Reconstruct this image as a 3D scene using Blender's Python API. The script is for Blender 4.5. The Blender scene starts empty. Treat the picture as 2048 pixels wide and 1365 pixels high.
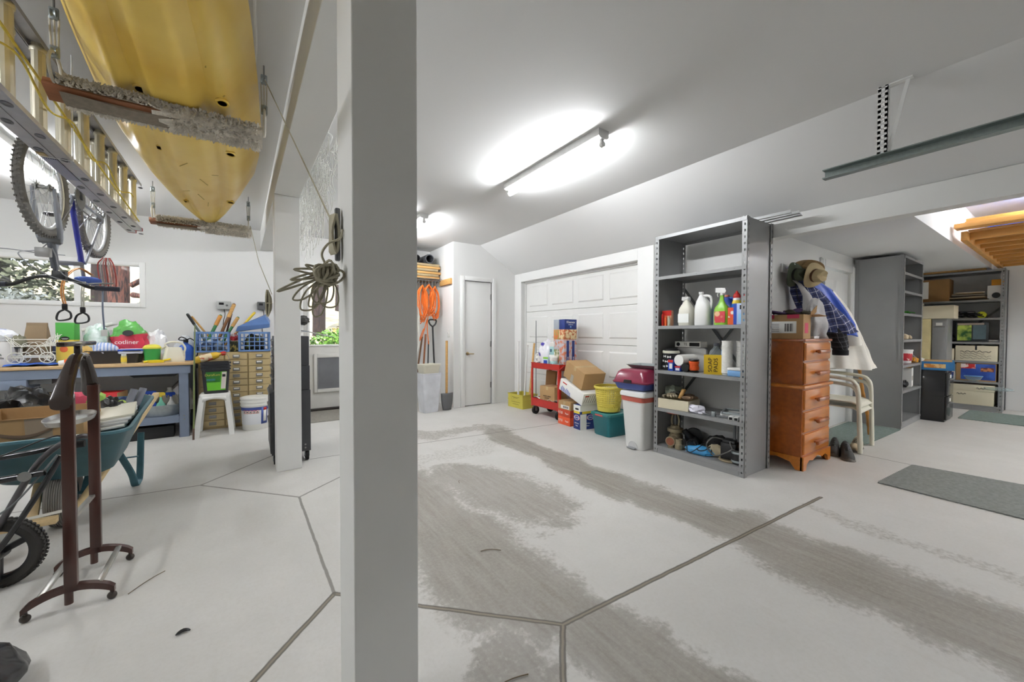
import bpy, bmesh, math, random
from mathutils import Vector, Matrix, Euler, noise
PI = math.pi
R = math.radians
sc = bpy.context.scene
COL = sc.collection

# ---------------------------------------------------------------- camera, sky, sun, exposure
cam_d = bpy.data.cameras.new('camera')
cam_d.sensor_width = 36.0
cam_d.lens = 774.2 * 36.0 / 2048.0
cam_d.clip_start = 0.05
cam = bpy.data.objects.new('camera', cam_d)
COL.objects.link(cam)
cam.location = (0, 0, 1.18)
cam.rotation_mode = 'XYZ'
_yaw, _pit, _rol = R(33.878), R(-1.155), R(0.133)
cam.matrix_world = (Matrix.Translation((0, 0, 1.18)) @ Matrix.Rotation(-_yaw, 4, 'Z') @
                    Matrix.Rotation(PI / 2 + _pit, 4, 'X') @ Matrix.Rotation(_rol, 4, 'Z'))
sc.camera = cam

w = bpy.data.worlds.new('sky')
sc.world = w
w.use_nodes = True
bgn = w.node_tree.nodes['Background']
bgn.inputs[0].default_value = (0.80, 0.90, 1.0, 1)
bgn.inputs[1].default_value = 1.5

sun_d = bpy.data.lights.new('sun', 'SUN')
sun_d.energy = 5.0
sun_d.angle = R(1.5)
sun_d.color = (1.0, 0.95, 0.86)
sun = bpy.data.objects.new('sun', sun_d)
COL.objects.link(sun)
sun.rotation_euler = (R(48), 0, R(-25))      # high over the roof from the street side: lights the hillside, not the room

vs = sc.view_settings
sc.display_settings.display_device = 'sRGB'
vs.view_transform = 'Standard'
vs.look = 'None'
vs.gamma = 1.0
vs.exposure = 0.52
vs.use_curve_mapping = False

# ---------------------------------------------------------------- helpers
def lin(c):
    c = c / 255.0
    return c / 12.92 if c <= 0.04045 else ((c + 0.055) / 1.055) ** 2.4
def rgb(r, g, b):
    return (lin(r), lin(g), lin(b), 1)
MC = {}
def nn(nt, t, **k):
    n = nt.nodes.new(t)
    for a, v in k.items():
        setattr(n, a, v)
    return n
def M(name, col=(200, 200, 200), rough=0.5, metal=0.0, var=0.10, scale=6.0, bump=0.0, bscale=60.0, stretch=None, trans=0.0, coat=0.0, emit=None):
    """procedural paint / plastic / wood: base colour broken up by noise, optional grain direction and bump"""
    if name in MC:
        return MC[name]
    m = bpy.data.materials.new(name)
    m.use_nodes = True
    nt = m.node_tree
    b = nt.nodes['Principled BSDF']
    b.inputs['Roughness'].default_value = rough
    b.inputs['Metallic'].default_value = metal
    if coat:
        b.inputs['Coat Weight'].default_value = coat
    if trans:
        b.inputs['Transmission Weight'].default_value = trans
    c = rgb(*col)
    tc = nn(nt, 'ShaderNodeTexCoord')
    mp = nn(nt, 'ShaderNodeMapping')
    nt.links.new(tc.outputs['Object'], mp.inputs[0])
    if stretch:
        mp.inputs['Scale'].default_value = stretch
    no = nn(nt, 'ShaderNodeTexNoise')
    no.inputs['Scale'].default_value = scale
    no.inputs['Detail'].default_value = 5
    nt.links.new(mp.outputs[0], no.inputs['Vector'])
    rp = nn(nt, 'ShaderNodeValToRGB')
    rp.color_ramp.elements[0].position = 0.3
    rp.color_ramp.elements[1].position = 0.7
    rp.color_ramp.elements[0].color = tuple(x * (1 - var) for x in c[:3]) + (1,)
    rp.color_ramp.elements[1].color = tuple(min(1, x * (1 + var)) for x in c[:3]) + (1,)
    nt.links.new(no.outputs[0], rp.inputs[0])
    nt.links.new(rp.outputs[0], b.inputs['Base Color'])
    if bump:
        n2 = nn(nt, 'ShaderNodeTexNoise')
        n2.inputs['Scale'].default_value = bscale
        n2.inputs['Detail'].default_value = 4
        nt.links.new(mp.outputs[0], n2.inputs['Vector'])
        bp = nn(nt, 'ShaderNodeBump')
        bp.inputs['Strength'].default_value = bump
        bp.inputs['Distance'].default_value = 0.01
        nt.links.new(n2.outputs[0], bp.inputs['Height'])
        nt.links.new(bp.outputs[0], b.inputs['Normal'])
    if emit:
        b.inputs['Emission Color'].default_value = rgb(*emit[0])
        b.inputs['Emission Strength'].default_value = emit[1]
    MC[name] = m
    return m
def two_tone(name, c1, c2, scale, kind='noise', rough=0.5, lo=0.45, hi=0.55, metal=0.0, stretch=None):
    """two colours mixed by a noise, voronoi or wave pattern with a hard-ish edge (prints, labels, camouflage, scuffs)"""
    if name in MC:
        return MC[name]
    m = bpy.data.materials.new(name)
    m.use_nodes = True
    nt = m.node_tree
    b = nt.nodes['Principled BSDF']
    b.inputs['Roughness'].default_value = rough
    b.inputs['Metallic'].default_value = metal
    tc = nn(nt, 'ShaderNodeTexCoord')
    mp = nn(nt, 'ShaderNodeMapping')
    if stretch:
        mp.inputs['Scale'].default_value = stretch
    nt.links.new(tc.outputs['Object'], mp.inputs[0])
    if kind == 'voronoi':
        t = nn(nt, 'ShaderNodeTexVoronoi')
        t.inputs['Scale'].default_value = scale
        out = t.outputs['Distance']
    elif kind == 'wave':
        t = nn(nt, 'ShaderNodeTexWave')
        t.inputs['Scale'].default_value = scale
        out = t.outputs['Fac']
    else:
        t = nn(nt, 'ShaderNodeTexNoise')
        t.inputs['Scale'].default_value = scale
        t.inputs['Detail'].default_value = 6
        out = t.outputs[0]
    nt.links.new(mp.outputs[0], t.inputs['Vector'])
    rp = nn(nt, 'ShaderNodeValToRGB')
    rp.color_ramp.elements[0].position = lo
    rp.color_ramp.elements[1].position = hi
    rp.color_ramp.elements[0].color = rgb(*c1)
    rp.color_ramp.elements[1].color = rgb(*c2)
    nt.links.new(out, rp.inputs[0])
    nt.links.new(rp.outputs[0], b.inputs['Base Color'])
    MC[name] = m
    return m
def glassy(name, tint=(235, 240, 240), alpha=0.12, rough=0.05):
    """thin clear sheet or bag: mostly transparent with a glossy skin"""
    if name in MC:
        return MC[name]
    m = bpy.data.materials.new(name)
    m.use_nodes = True
    nt = m.node_tree
    out = nt.nodes['Material Output']
    b = nt.nodes['Principled BSDF']
    b.inputs['Base Color'].default_value = rgb(*tint)
    b.inputs['Roughness'].default_value = rough
    tr = nn(nt, 'ShaderNodeBsdfTransparent')
    tr.inputs[0].default_value = rgb(*[min(255, x + 10) for x in tint])
    lw = nn(nt, 'ShaderNodeLayerWeight')
    lw.inputs[0].default_value = 0.25
    ad = nn(nt, 'ShaderNodeMath', operation='MULTIPLY_ADD')
    ad.inputs[1].default_value = 0.5
    ad.inputs[2].default_value = alpha
    nt.links.new(lw.outputs['Facing'], ad.inputs[0])
    mx = nn(nt, 'ShaderNodeMixShader')
    nt.links.new(ad.outputs[0], mx.inputs[0])
    nt.links.new(tr.outputs[0], mx.inputs[1])
    nt.links.new(b.outputs[0], mx.inputs[2])
    nt.links.new(mx.outputs[0], out.inputs[0])
    MC[name] = m
    return m
def emitter(name, col, s):
    if name in MC:
        return MC[name]
    m = bpy.data.materials.new(name)
    m.use_nodes = True
    b = m.node_tree.nodes['Principled BSDF']
    b.inputs['Base Color'].default_value = rgb(*col)
    b.inputs['Emission Color'].default_value = rgb(*col)
    b.inputs['Emission Strength'].default_value = s
    MC[name] = m
    return m

class MB:
    """collects shapes into one mesh"""
    def __init__(s):
        s.bm = bmesh.new()
        s.mi = 0
    def _fin(s, vs, fs, mat=None):
        if mat is not None:
            for v in vs:
                v.co = mat @ v.co
        for f in fs:
            f.material_index = s.mi
        return s
    def box(s, c, d, rot=None, bev=0.0, seg=2):
        r = bmesh.ops.create_cube(s.bm, size=1.0)
        vs = r['verts']
        for v in vs:
            v.co = Vector((v.co.x * d[0], v.co.y * d[1], v.co.z * d[2]))
        fs = list({f for v in vs for f in v.link_faces})
        if bev:
            es = list({e for v in vs for e in v.link_edges})
            rr = bmesh.ops.bevel(s.bm, geom=es, offset=min(bev, min(d) * 0.45), segments=seg, affect='EDGES', profile=0.5)
            vs = list({v for f in rr['faces'] for v in f.verts} | {v for v in vs if v.is_valid})
            fs = list({f for v in vs for f in v.link_faces})
        m = Matrix.Translation(c)
        if rot is not None:
            m = m @ (rot.to_matrix().to_4x4() if isinstance(rot, Euler) else (Euler(rot).to_matrix().to_4x4() if not isinstance(rot, Matrix) else rot.to_4x4()))
        return s._fin(vs, fs, m)
    def bx(s, x0, x1, y0, y1, z0, z1, bev=0.0):
        return s.box(((x0 + x1) / 2, (y0 + y1) / 2, (z0 + z1) / 2), (abs(x1 - x0), abs(y1 - y0), abs(z1 - z0)), None, bev)
    def beam(s, a, b, wd, th, up=(0, 0, 1), bev=0.0):
        """bar of section wd (sideways) x th (along up) from a to b"""
        a, b = Vector(a), Vector(b)
        d = b - a
        y = d.normalized()
        u = Vector(up)
        x = y.cross(u)
        if x.length < 1e-5:
            x = y.cross(Vector((1, 0, 0)))
        x.normalize()
        z = x.cross(y)
        return s.box((a + b) / 2, (wd, d.length, th), Matrix((x, y, z)).transposed(), bev)
    def loft(s, rings, cap=True, closed=True, wrap=False):
        bm = s.bm
        rv = [[bm.verts.new(p) for p in r] for r in rings]
        fs = []
        n = len(rv[0])
        m = len(rv)
        for i in range(m if wrap else m - 1):
            a, b = rv[i], rv[(i + 1) % m]
            for j in range(n if closed else n - 1):
                k = (j + 1) % n
                try:
                    fs.append(bm.faces.new((a[j], a[k], b[k], b[j])))
                except ValueError:
                    pass
        if cap and closed and not wrap:
            try:
                fs.append(bm.faces.new(list(reversed(rv[0]))))
                fs.append(bm.faces.new(rv[-1]))
            except ValueError:
                pass
        return s._fin([], fs)
    def tube(s, pts, r, n=8, closed=False, cap=True, flat=1.0, up=None):
        pts = [Vector(p) for p in pts]
        m = len(pts)
        rings = []
        t0 = None
        for i, p in enumerate(pts):
            if closed:
                t = pts[(i + 1) % m] - pts[i - 1]
            else:
                t = pts[min(i + 1, m - 1)] - pts[max(i - 1, 0)]
            if t.length < 1e-9:
                t = Vector((0, 0, 1))
            t.normalize()
            if t0 is None:
                a = Vector(up) if up else (Vector((0, 0, 1)) if abs(t.z) < 0.9 else Vector((1, 0, 0)))
                nrm = (a - t * a.dot(t)).normalized()
            else:
                q = t0.rotation_difference(t)
                nrm = q @ nrm
                nrm = (nrm - t * nrm.dot(t)).normalized()
            t0 = t
            bn = t.cross(nrm)
            rr = r[i] if isinstance(r, (list, tuple)) else r
            rings.append([p + nrm * (math.cos(2 * PI * k / n) * rr) + bn * (math.sin(2 * PI * k / n) * rr * flat) for k in range(n)])
        return s.loft(rings, cap=cap, wrap=closed)
    def cyl(s, a, b, r, r2=None, n=16, cap=True):
        return s.tube([a, b], [r, r if r2 is None else r2], n=n, cap=cap)
    def lathe(s, prof, n=24, c=(0, 0, 0), axis='z', sx=1.0, sy=1.0, cap=True, rot=None):
        rings = []
        for r, z in prof:
            ring = []
            for k in range(n):
                a = 2 * PI * k / n
                x, y = math.cos(a) * r * sx, math.sin(a) * r * sy
                p = Vector((x, y, z)) if axis == 'z' else (Vector((z, x, y)) if axis == 'x' else Vector((y, z, x)))
                if rot is not None:
                    p = rot @ p
                ring.append(p + Vector(c))
            rings.append(ring)
        return s.loft(rings, cap=cap)
    def prism(s, poly, axis, a, b):
        def mk(u, v, t):
            return (t, u, v) if axis == 'x' else ((u, t, v) if axis == 'y' else (u, v, t))
        return s.loft([[mk(u, v, a) for u, v in poly], [mk(u, v, b) for u, v in poly]])
    def ball(s, c, r, sc3=(1, 1, 1), u=16, v=10, rot=None):
        rr = bmesh.ops.create_uvsphere(s.bm, u_segments=u, v_segments=v, radius=r)
        m = Matrix.Translation(c)
        if rot is not None:
            m = m @ Euler(rot).to_matrix().to_4x4()
        m = m @ Matrix.Diagonal((*sc3, 1))
        vs = rr['verts']
        return s._fin(vs, list({f for q in vs for f in q.link_faces}), m)
    def lump(s, c, d, seed=0, amp=0.25, fr=2.0, sub=3, flatb=True, crease=0.0):
        """crumpled bag / heap: noisy ball of size d with a flattened underside"""
        rr = bmesh.ops.create_icosphere(s.bm, subdivisions=sub, radius=1.0)
        off = Vector((seed * 7.31, seed * 3.17, seed * 1.7))
        for v in rr['verts']:
            p = v.co.copy()
            n = noise.noise(p * fr + off) + 0.5 * noise.noise(p * fr * 2.3 + off)
            if crease:
                n -= crease * abs(noise.noise(p * fr * 2.0 - off))
            p = p * (1 + amp * n)
            if flatb and p.z < -0.55:
                p.z = -0.55 + (p.z + 0.55) * 0.08
            v.co = Vector((c[0] + p.x * d[0] / 2, c[1] + p.y * d[1] / 2, c[2] + (p.z + (0.6 if flatb else 0)) * d[2] / (1.6 if flatb else 2)))
        vs = rr['verts']
        return s._fin([], list({f for q in vs for f in q.link_faces}))
    def sheet(s, fn, nu, nv):
        bm = s.bm
        g = [[bm.verts.new(fn(i / nu, j / nv)) for j in range(nv + 1)] for i in range(nu + 1)]
        fs = [bm.faces.new((g[i][j], g[i + 1][j], g[i + 1][j + 1], g[i][j + 1])) for i in range(nu) for j in range(nv)]
        return s._fin([], fs)
    def out(s, name, mats, parent=None, smooth=35, solid=0.0, sub=0, loc=None):
        me = bpy.data.meshes.new(name)
        bmesh.ops.recalc_face_normals(s.bm, faces=s.bm.faces)
        s.bm.to_mesh(me)
        s.bm.free()
        for m in (mats if isinstance(mats, (list, tuple)) else [mats]):
            me.materials.append(m)
        if smooth:
            me.polygons.foreach_set('use_smooth', [True] * len(me.polygons))
            me.set_sharp_from_angle(angle=R(smooth))
        o = bpy.data.objects.new(name, me)
        COL.objects.link(o)
        if parent is not None:
            o.parent = parent
        if loc is not None:
            o.location = loc
        if solid:
            md = o.modifiers.new('thickness', 'SOLIDIFY')
            md.thickness = solid
            md.offset = 0
        if sub:
            md = o.modifiers.new('smooth', 'SUBSURF')
            md.levels = sub
            md.render_levels = sub
        return o

def arc(c, r, a0, a1, n, plane='xy', r2=None):
    r2 = r if r2 is None else r2
    o = []
    for i in range(n + 1):
        a = a0 + (a1 - a0) * i / n
        u, v = math.cos(a) * r, math.sin(a) * r2
        o.append((c[0] + u, c[1] + v, c[2]) if plane == 'xy' else ((c[0] + u, c[1], c[2] + v) if plane == 'xz' else (c[0], c[1] + u, c[2] + v)))
    return o
def ring_pts(c, r, n, plane='xy'):
    return arc(c, r, 0, 2 * PI, n, plane)[:-1]
def smooth_path(pts, k=6):
    """Catmull-Rom through the points"""
    P = [Vector(p) for p in pts]
    P = [P[0] * 2 - P[1]] + P + [P[-1] * 2 - P[-2]]
    o = []
    for i in range(1, len(P) - 2):
        a, b, c, d = P[i - 1:i + 3]
        for j in range(k):
            t = j / k
            o.append(0.5 * ((2 * b) + (c - a) * t + (2 * a - 5 * b + 4 * c - d) * t * t + (3 * b - a - 3 * c + d) * t ** 3))
    o.append(P[-2])
    return o
def tag(o, label, cat, group=None):
    o['label'] = label
    o['category'] = cat
    if group:
        o['group'] = group
    return o
def thing(name, label, cat, loc=(0, 0, 0), rz=0.0, group=None):
    o = bpy.data.objects.new(name, None)
    o.empty_display_size = 0.05
    COL.objects.link(o)
    o.location = loc
    o.rotation_euler = (0, 0, rz)
    return tag(o, label, cat, group)
def struct(o):
    o['kind'] = 'structure'
    return o
KIDS = {}
def dup(root, loc, rz=0.0, label=None, rot=None):
    """copy a thing with copies of its parts and sub-parts"""
    if not KIDS.get('n') == len(COL.objects):
        KIDS.clear()
        for o in COL.objects:
            if o.parent:
                KIDS.setdefault(o.parent.name, []).append(o)
    r = root.copy()
    COL.objects.link(r)
    r.location = loc
    r.rotation_euler = rot if rot else (0, 0, rz)
    if label:
        r['label'] = label
    for ch in KIDS.get(root.name, []):
        c = ch.copy()
        COL.objects.link(c)
        c.parent = r
        for g in KIDS.get(ch.name, []):
            d = g.copy()
            COL.objects.link(d)
            d.parent = c
    return r
def words(txt, size, mat, parent, loc, rot, name='lettering', ext=0.0006, align='CENTER', sx=1.0):
    """raised lettering turned into a mesh"""
    cu = bpy.data.curves.new(name, 'FONT')
    cu.body = txt
    cu.size = size
    cu.extrude = ext
    cu.align_x = align
    cu.align_y = 'CENTER'
    t = bpy.data.objects.new(name, cu)
    COL.objects.link(t)
    dg = bpy.context.evaluated_depsgraph_get()
    me = bpy.data.meshes.new_from_object(t.evaluated_get(dg))
    bpy.data.objects.remove(t)
    bpy.data.curves.remove(cu)
    me.materials.clear()
    me.materials.append(mat)
    o = bpy.data.objects.new(name, me)
    COL.objects.link(o)
    o.parent = parent
    o.location = loc
    o.rotation_euler = rot
    o.scale = (sx, 1, 1)
    return o
FX = (PI / 2, 0, -PI / 2)     # lettering on a face looking towards -x
FY = (PI / 2, 0, 0)           # lettering on a face looking towards -y

# ---------------------------------------------------------------- the setting
WALL = M('wall_paint', (228, 228, 226), 0.75, var=0.015, scale=1.2, bump=0.03, bscale=90)
CEIL = M('ceiling_paint', (222, 222, 221), 0.8, var=0.012, scale=0.8, bump=0.03, bscale=70)
TRIM = M('trim_paint', (236, 236, 234), 0.45, var=0.012, scale=2)
POST = M('post_paint', (226, 226, 223), 0.7, var=0.02, scale=3, bump=0.04, bscale=40)

def floor_material():
    m = bpy.data.materials.new('concrete')
    m.use_nodes = True
    nt = m.node_tree
    L = nt.links.new
    b = nt.nodes['Principled BSDF']
    geo = nn(nt, 'ShaderNodeNewGeometry')
    P0 = geo.outputs['Position']
    def nz(scale, detail=6, vec=P0, st=None):
        n = nn(nt, 'ShaderNodeTexNoise')
        n.inputs['Scale'].default_value = scale
        n.inputs['Detail'].default_value = detail
        n.inputs['Roughness'].default_value = 0.62
        if st:
            mp = nn(nt, 'ShaderNodeMapping')
            mp.inputs['Scale'].default_value = st
            L(vec, mp.inputs[0])
            vec = mp.outputs[0]
        L(vec, n.inputs['Vector'])
        return n
    def mth(op, a, bb=None, c=None, clamp=False):
        n = nn(nt, 'ShaderNodeMath', operation=op)
        n.use_clamp = clamp
        for i, v in enumerate((a, bb, c)):
            if v is None:
                continue
            if isinstance(v, (int, float)):
                n.inputs[i].default_value = v
            else:
                L(v, n.inputs[i])
        return n.outputs[0]
    def vm(op, a, bb=None, sc_=None):
        n = nn(nt, 'ShaderNodeVectorMath', operation=op)
        for i, v in enumerate((a, bb)):
            if v is None:
                continue
            if isinstance(v, tuple):
                n.inputs[i].default_value = v
            else:
                L(v, n.inputs[i])
        if sc_ is not None:
            L(sc_, n.inputs['Scale'])
        return n
    def seg(P, a, c):
        a = (a[0], a[1], 0)
        ba = (c[0] - a[0], c[1] - a[1], 0)
        pa = vm('SUBTRACT', P, a).outputs[0]
        d = vm('DOT_PRODUCT', pa, ba).outputs['Value']
        h = mth('DIVIDE', d, ba[0] ** 2 + ba[1] ** 2, clamp=True)
        n = nn(nt, 'ShaderNodeVectorMath', operation='SCALE')
        n.inputs[0].default_value = ba
        L(h, n.inputs['Scale'])
        return vm('LENGTH', vm('SUBTRACT', pa, n.outputs[0]).outputs[0]).outputs['Value']
    def step(d, lo, hi):
        n = nn(nt, 'ShaderNodeMapRange', interpolation_type='SMOOTHSTEP')
        L(d, n.inputs[0])
        n.inputs[1].default_value = lo
        n.inputs[2].default_value = hi
        n.inputs[3].default_value = 1.0
        n.inputs[4].default_value = 0.0
        return n.outputs[0]
    def mix(f, a, bb):
        n = nn(nt, 'ShaderNodeMix', data_type='RGBA')
        L(f, n.inputs[0])
        for i, v in ((6, a), (7, bb)):
            if isinstance(v, tuple):
                n.inputs[i].default_value = v
            else:
                L(v, n.inputs[i])
        return n.outputs[2]
    # base: pale trowelled concrete
    big, mid, fine = nz(0.9), nz(5, 8), nz(60, 4)
    col = mix(mth('MULTIPLY_ADD', big.outputs[0], 1.6, -0.3, True), rgb(190, 188, 183), rgb(215, 213, 209))
    col = mix(mth('MULTIPLY_ADD', mid.outputs[0], 2.2, -1.0, True), col, rgb(198, 196, 191))
    # ragged coordinates for the edges of the tracks
    rag = nz(5.5, 9)
    sh = vm('SUBTRACT', rag.outputs['Color'], (0.5, 0.5, 0.5)).outputs[0]
    n = nn(nt, 'ShaderNodeVectorMath', operation='MULTIPLY')
    L(sh, n.inputs[0])
    n.inputs[1].default_value = (0.22, 0.45, 0.0)
    PW = vm('ADD', P0, n.outputs[0]).outputs[0]
    n = nn(nt, 'ShaderNodeVectorMath', operation='MULTIPLY')
    L(vm('SUBTRACT', nz(1.3, 3).outputs['Color'], (0.5, 0.5, 0.5)).outputs[0], n.inputs[0])
    n.inputs[1].default_value = (0.5, 0.9, 0.0)
    PW = vm('ADD', PW, n.outputs[0]).outputs[0]
    speck = nz(38, 6)
    streak = nz(3.0, 6, st=(9, 0.9, 1))
    tracks = [((2.42, 3.9), (2.33, 2.3), 0.19, 0.95), ((2.33, 2.3), (2.44, 1.0), 0.23, 1.0), ((2.44, 1.0), (2.46, -3.0), 0.30, 0.95),
              ((0.95, 3.1), (0.98, 1.35), 0.32, 0.95), ((1.45, 2.9), (1.6, 2.1), 0.30, 0.75), ((1.12, 1.15), (1.17, -2.5), 0.22, 0.95),
              ((1.5, 4.35), (2.45, 4.15), 0.22, 0.6), ((1.2, 3.4), (2.2, 3.6), 0.16, 0.4), ((0.66, 1.15), (0.78, 0.95), 0.10, 0.7),
              ((0.45, 1.2), (0.62, 0.9), 0.08, 0.6), ((3.1, 0.95), (3.0, -1.0), 0.10, 0.45), ((0.75, 3.75), (1.0, 3.35), 0.10, 0.5)]
    acc = None
    for a, c, hw, k in tracks:
        d = seg(PW, a, c)
        v = mth('MULTIPLY', step(d, hw * 0.45, hw * 1.55), k)
        acc = v if acc is None else mth('MAXIMUM', acc, v)
    rg = mth('ADD', acc, mth('MULTIPLY_ADD', speck.outputs[0], 1.1, -0.55))
    st = nn(nt, 'ShaderNodeMapRange', interpolation_type='SMOOTHSTEP')
    L(rg, st.inputs[0])
    st.inputs[1].default_value = 0.26
    st.inputs[2].default_value = 0.70
    mask = mth('MULTIPLY', st.outputs[0], mth('MULTIPLY_ADD', acc, 0.5, 0.5))
    mask = mth('MULTIPLY', mask, mth('MULTIPLY_ADD', streak.outputs[0], 0.7, 0.50, True))
    dirt = mix(mth('MULTIPLY_ADD', big.outputs[0], 1.5, -0.25, True), rgb(120, 113, 101), rgb(142, 137, 128))
    col = mix(mask, col, dirt)
    # faint rubber streaks and drips
    col = mix(mth('MULTIPLY', mth('MULTIPLY_ADD', nz(2.2, 7, st=(6, 1.0, 1)).outputs[0], 3.0, -1.75, True), 0.35), col, rgb(168, 160, 147))
    col = mix(mth('MULTIPLY_ADD', fine.outputs[0], 0.9, -0.38, True), col, rgb(186, 182, 174))
    # control joints of the slab
    wob = vm('SUBTRACT', nz(9, 4).outputs['Color'], (0.5, 0.5, 0.5)).outputs[0]
    n = nn(nt, 'ShaderNodeVectorMath', operation='MULTIPLY')
    L(wob, n.inputs[0])
    n.inputs[1].default_value = (0.012, 0.012, 0)
    PJ = vm('ADD', P0, n.outputs[0]).outputs[0]
    A, Bp, Cc, Dd, E_, F_ = (1.033, 1.167), (3.40, 1.058), (0.60, 1.583), (0.297, 1.881), (0.269, 3.136), (-0.341, 3.80)
    wide = [(A, Bp), (A, Cc), (A, (0.80, 0.90)), ((0.80, 0.90), (0.35, 0.62)), (Dd, Cc), (Dd, (-0.10, 1.45))]
    thin = [(Dd, E_), (E_, F_), (F_, (-2.6, 4.02)), (F_, (0.152, 4.34)), (E_, (0.62, 3.42)),
            ((0.40, 4.03), (3.3, 3.84)), ((4.94, 1.25), (4.84, -2.0))]
    dw = None
    for a, c in wide:
        d = seg(PJ, a, c)
        dw = d if dw is None else mth('MINIMUM', dw, d)
    dt = None
    for a, c in thin:
        d = seg(PJ, a, c)
        dt = d if dt is None else mth('MINIMUM', dt, d)
    col = mix(mth('MULTIPLY', step(dw, 0.010, 0.015), 0.9), col, rgb(78, 71, 60))
    col = mix(mth('MULTIPLY', step(dw, 0.003, 0.006), 0.75), col, rgb(142, 133, 116))
    col = mix(mth('MULTIPLY', step(dt, 0.005, 0.010), 0.72), col, rgb(92, 87, 78))
    L(col, b.inputs['Base Color'])
    b.inputs['Roughness'].default_value = 0.55
    bp = nn(nt, 'ShaderNodeBump')
    bp.inputs['Strength'].default_value = 0.12
    bp.inputs['Distance'].default_value = 0.01
    hgt = mth('SUBTRACT', speck.outputs[0], mth('MULTIPLY', mth('MAXIMUM', step(dw, 0.014, 0.02), step(dt, 0.005, 0.01)), 1.5))
    L(hgt, bp.inputs['Height'])
    L(bp.outputs[0], b.inputs['Normal'])
    return m

m = MB(); m.bx(-3.6, 10.4, -3.0, 6.62, -0.12, 0)
struct(m.out('floor', floor_material(), smooth=0))
m = MB(); m.bx(-3.7, 3.1, -3.0, 6.6, 2.61, 2.70)
struct(m.out('ceiling', CEIL, smooth=0))
# sloping strip of ceiling down to the low right wall
m = MB(); m.prism([(3.095, 2.61), (3.80, 2.185), (3.86, 2.185), (3.86, 2.28), (3.095, 2.72)], 'y', -3.0, 5.66)
struct(m.out('ceiling_right', CEIL, smooth=0))
# window wall with two openings
m = MB()
WX0, WX1, WZ0, WZ1 = -2.62, -1.085, 1.485, 2.038
DX0, DX1, DZ1 = 0.60, 1.58, 2.06
for x0, x1, z0, z1 in ((-3.7, WX0, 0, 2.65), (WX0, WX1, 0, WZ0), (WX0, WX1, WZ1, 2.65), (WX1, DX0, 0, 2.65), (DX0, DX1, DZ1, 2.65), (DX1, 2.74, 0, 2.65)):
    m.bx(x0, x1, 6.50, 6.66, z0, z1)
struct(m.out('wall_window', WALL, smooth=0))
m = MB(); m.bx(-3.75, -3.6, -3.0, 6.6, 0, 2.65)
struct(m.out('wall_left', WALL, smooth=0))
m = MB(); m.bx(-3.75, 9.9, -3.15, -3.0, 0, 2.9)
struct(m.out('wall_rear', M('rear_bounce_grey', (176, 176, 174), .8), smooth=0))  # unseen wall, added and greyed to keep light off the near post
m = MB(); m.bx(2.62, 2.74, 5.67, 6.5, 0, 2.64)
struct(m.out('wall_closet', WALL, smooth=0))
m = MB()
D0, D1 = 2.80, 3.33
for x0, x1, z0, z1 in ((2.62, D0, 0, 2.64), (D0, D1, 2.035, 2.64), (D1, 3.9, 0, 2.64)):
    m.bx(x0, x1, 5.55, 5.67, z0, z1)
struct(m.out('wall_back', WALL, smooth=0))
# low right wall with the big door opening; ends behind the steel shelf
m = MB()
for y0, y1, z0, z1 in ((1.92, 2.96, 0, 2.2), (2.96, 5.37, 2.045, 2.2), (5.37, 5.6, 0, 2.2)):
    m.bx(3.80, 3.93, y0, y1, z0, z1)
struct(m.out('wall_right', WALL, smooth=0))
m = MB()
m.bx(3.78, 3.80, 2.76, 2.98, 0, 2.185, 0.004); m.bx(3.78, 3.80, 5.36, 5.55, 0, 2.185, 0.004); m.bx(3.78, 3.80, 2.98, 5.36, 2.045, 2.185, 0.004)
struct(m.out('trim_1', TRIM, smooth=0))
# header beam over the opening to the side bay
m = MB(); m.bx(3.78, 3.90, -3.0, 1.778, 2.015, 2.19, 0.003)
struct(m.out('trim_2', POST, smooth=0))
# side bay
m = MB()
H0, H1 = 5.62, 6.62
for x0, x1, z0, z1 in ((3.80, H0, 0, 2.25), (H0, H1, 2.0, 2.25), (H1, 9.9, 0, 2.25)):
    m.bx(x0, x1, 1.78, 1.92, z0, z1)
struct(m.out('wall_side_bay', WALL, smooth=0))
m = MB(); m.bx(9.75, 9.9, -3.0, 1.78, 0, 2.95)
struct(m.out('wall_far', WALL, smooth=0))
m = MB(); m.bx(3.9, 9.75, 0.86, 1.9, 2.20, 2.30); m.bx(3.9, 9.75, 0.86, 0.98, 2.30, 2.9)
struct(m.out('ceiling_side_bay', CEIL, smooth=0))
m = MB(); m.bx(3.9, 9.9, -3.0, 0.98, 2.72, 2.82)
struct(m.out('ceiling_loft', CEIL, smooth=0))
m = MB(); m.bx(-4.2, 10.2, -3.4, 6.9, 2.96, 3.04)  # unseen slab added over the ceilings to stop the sun leaking in
struct(m.out('roof', CEIL, smooth=0))
m = MB(); m.bx(3.1, 3.9, -3.0, 6.6, 2.75, 2.96); m.bx(3.9, 9.9, 0.98, 1.9, 2.75, 2.96)
struct(m.out('sun_gap_filler', CEIL, smooth=0))  # filler blocks added out of view, closing roof gaps against sun
# posts and the dropped beam they carry
m = MB(); m.box((0.306, 1.165, 1.17), (0.178, 0.178, 2.34), (0, 0, R(1.2)), 0.004)
struct(m.out('trim_3', POST, smooth=0))
m = MB(); m.box((0.255, 3.895, 1.17), (0.188, 0.19, 2.34), (0, 0, R(1.2)), 0.004)
struct(m.out('trim_4', POST, smooth=0))
m = MB(); m.beam((0.40, -3.0, 2.475), (0.20, 6.5, 2.475), 0.185, 0.27, bev=0.004)
struct(m.out('trim_5', POST, smooth=0))

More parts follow.
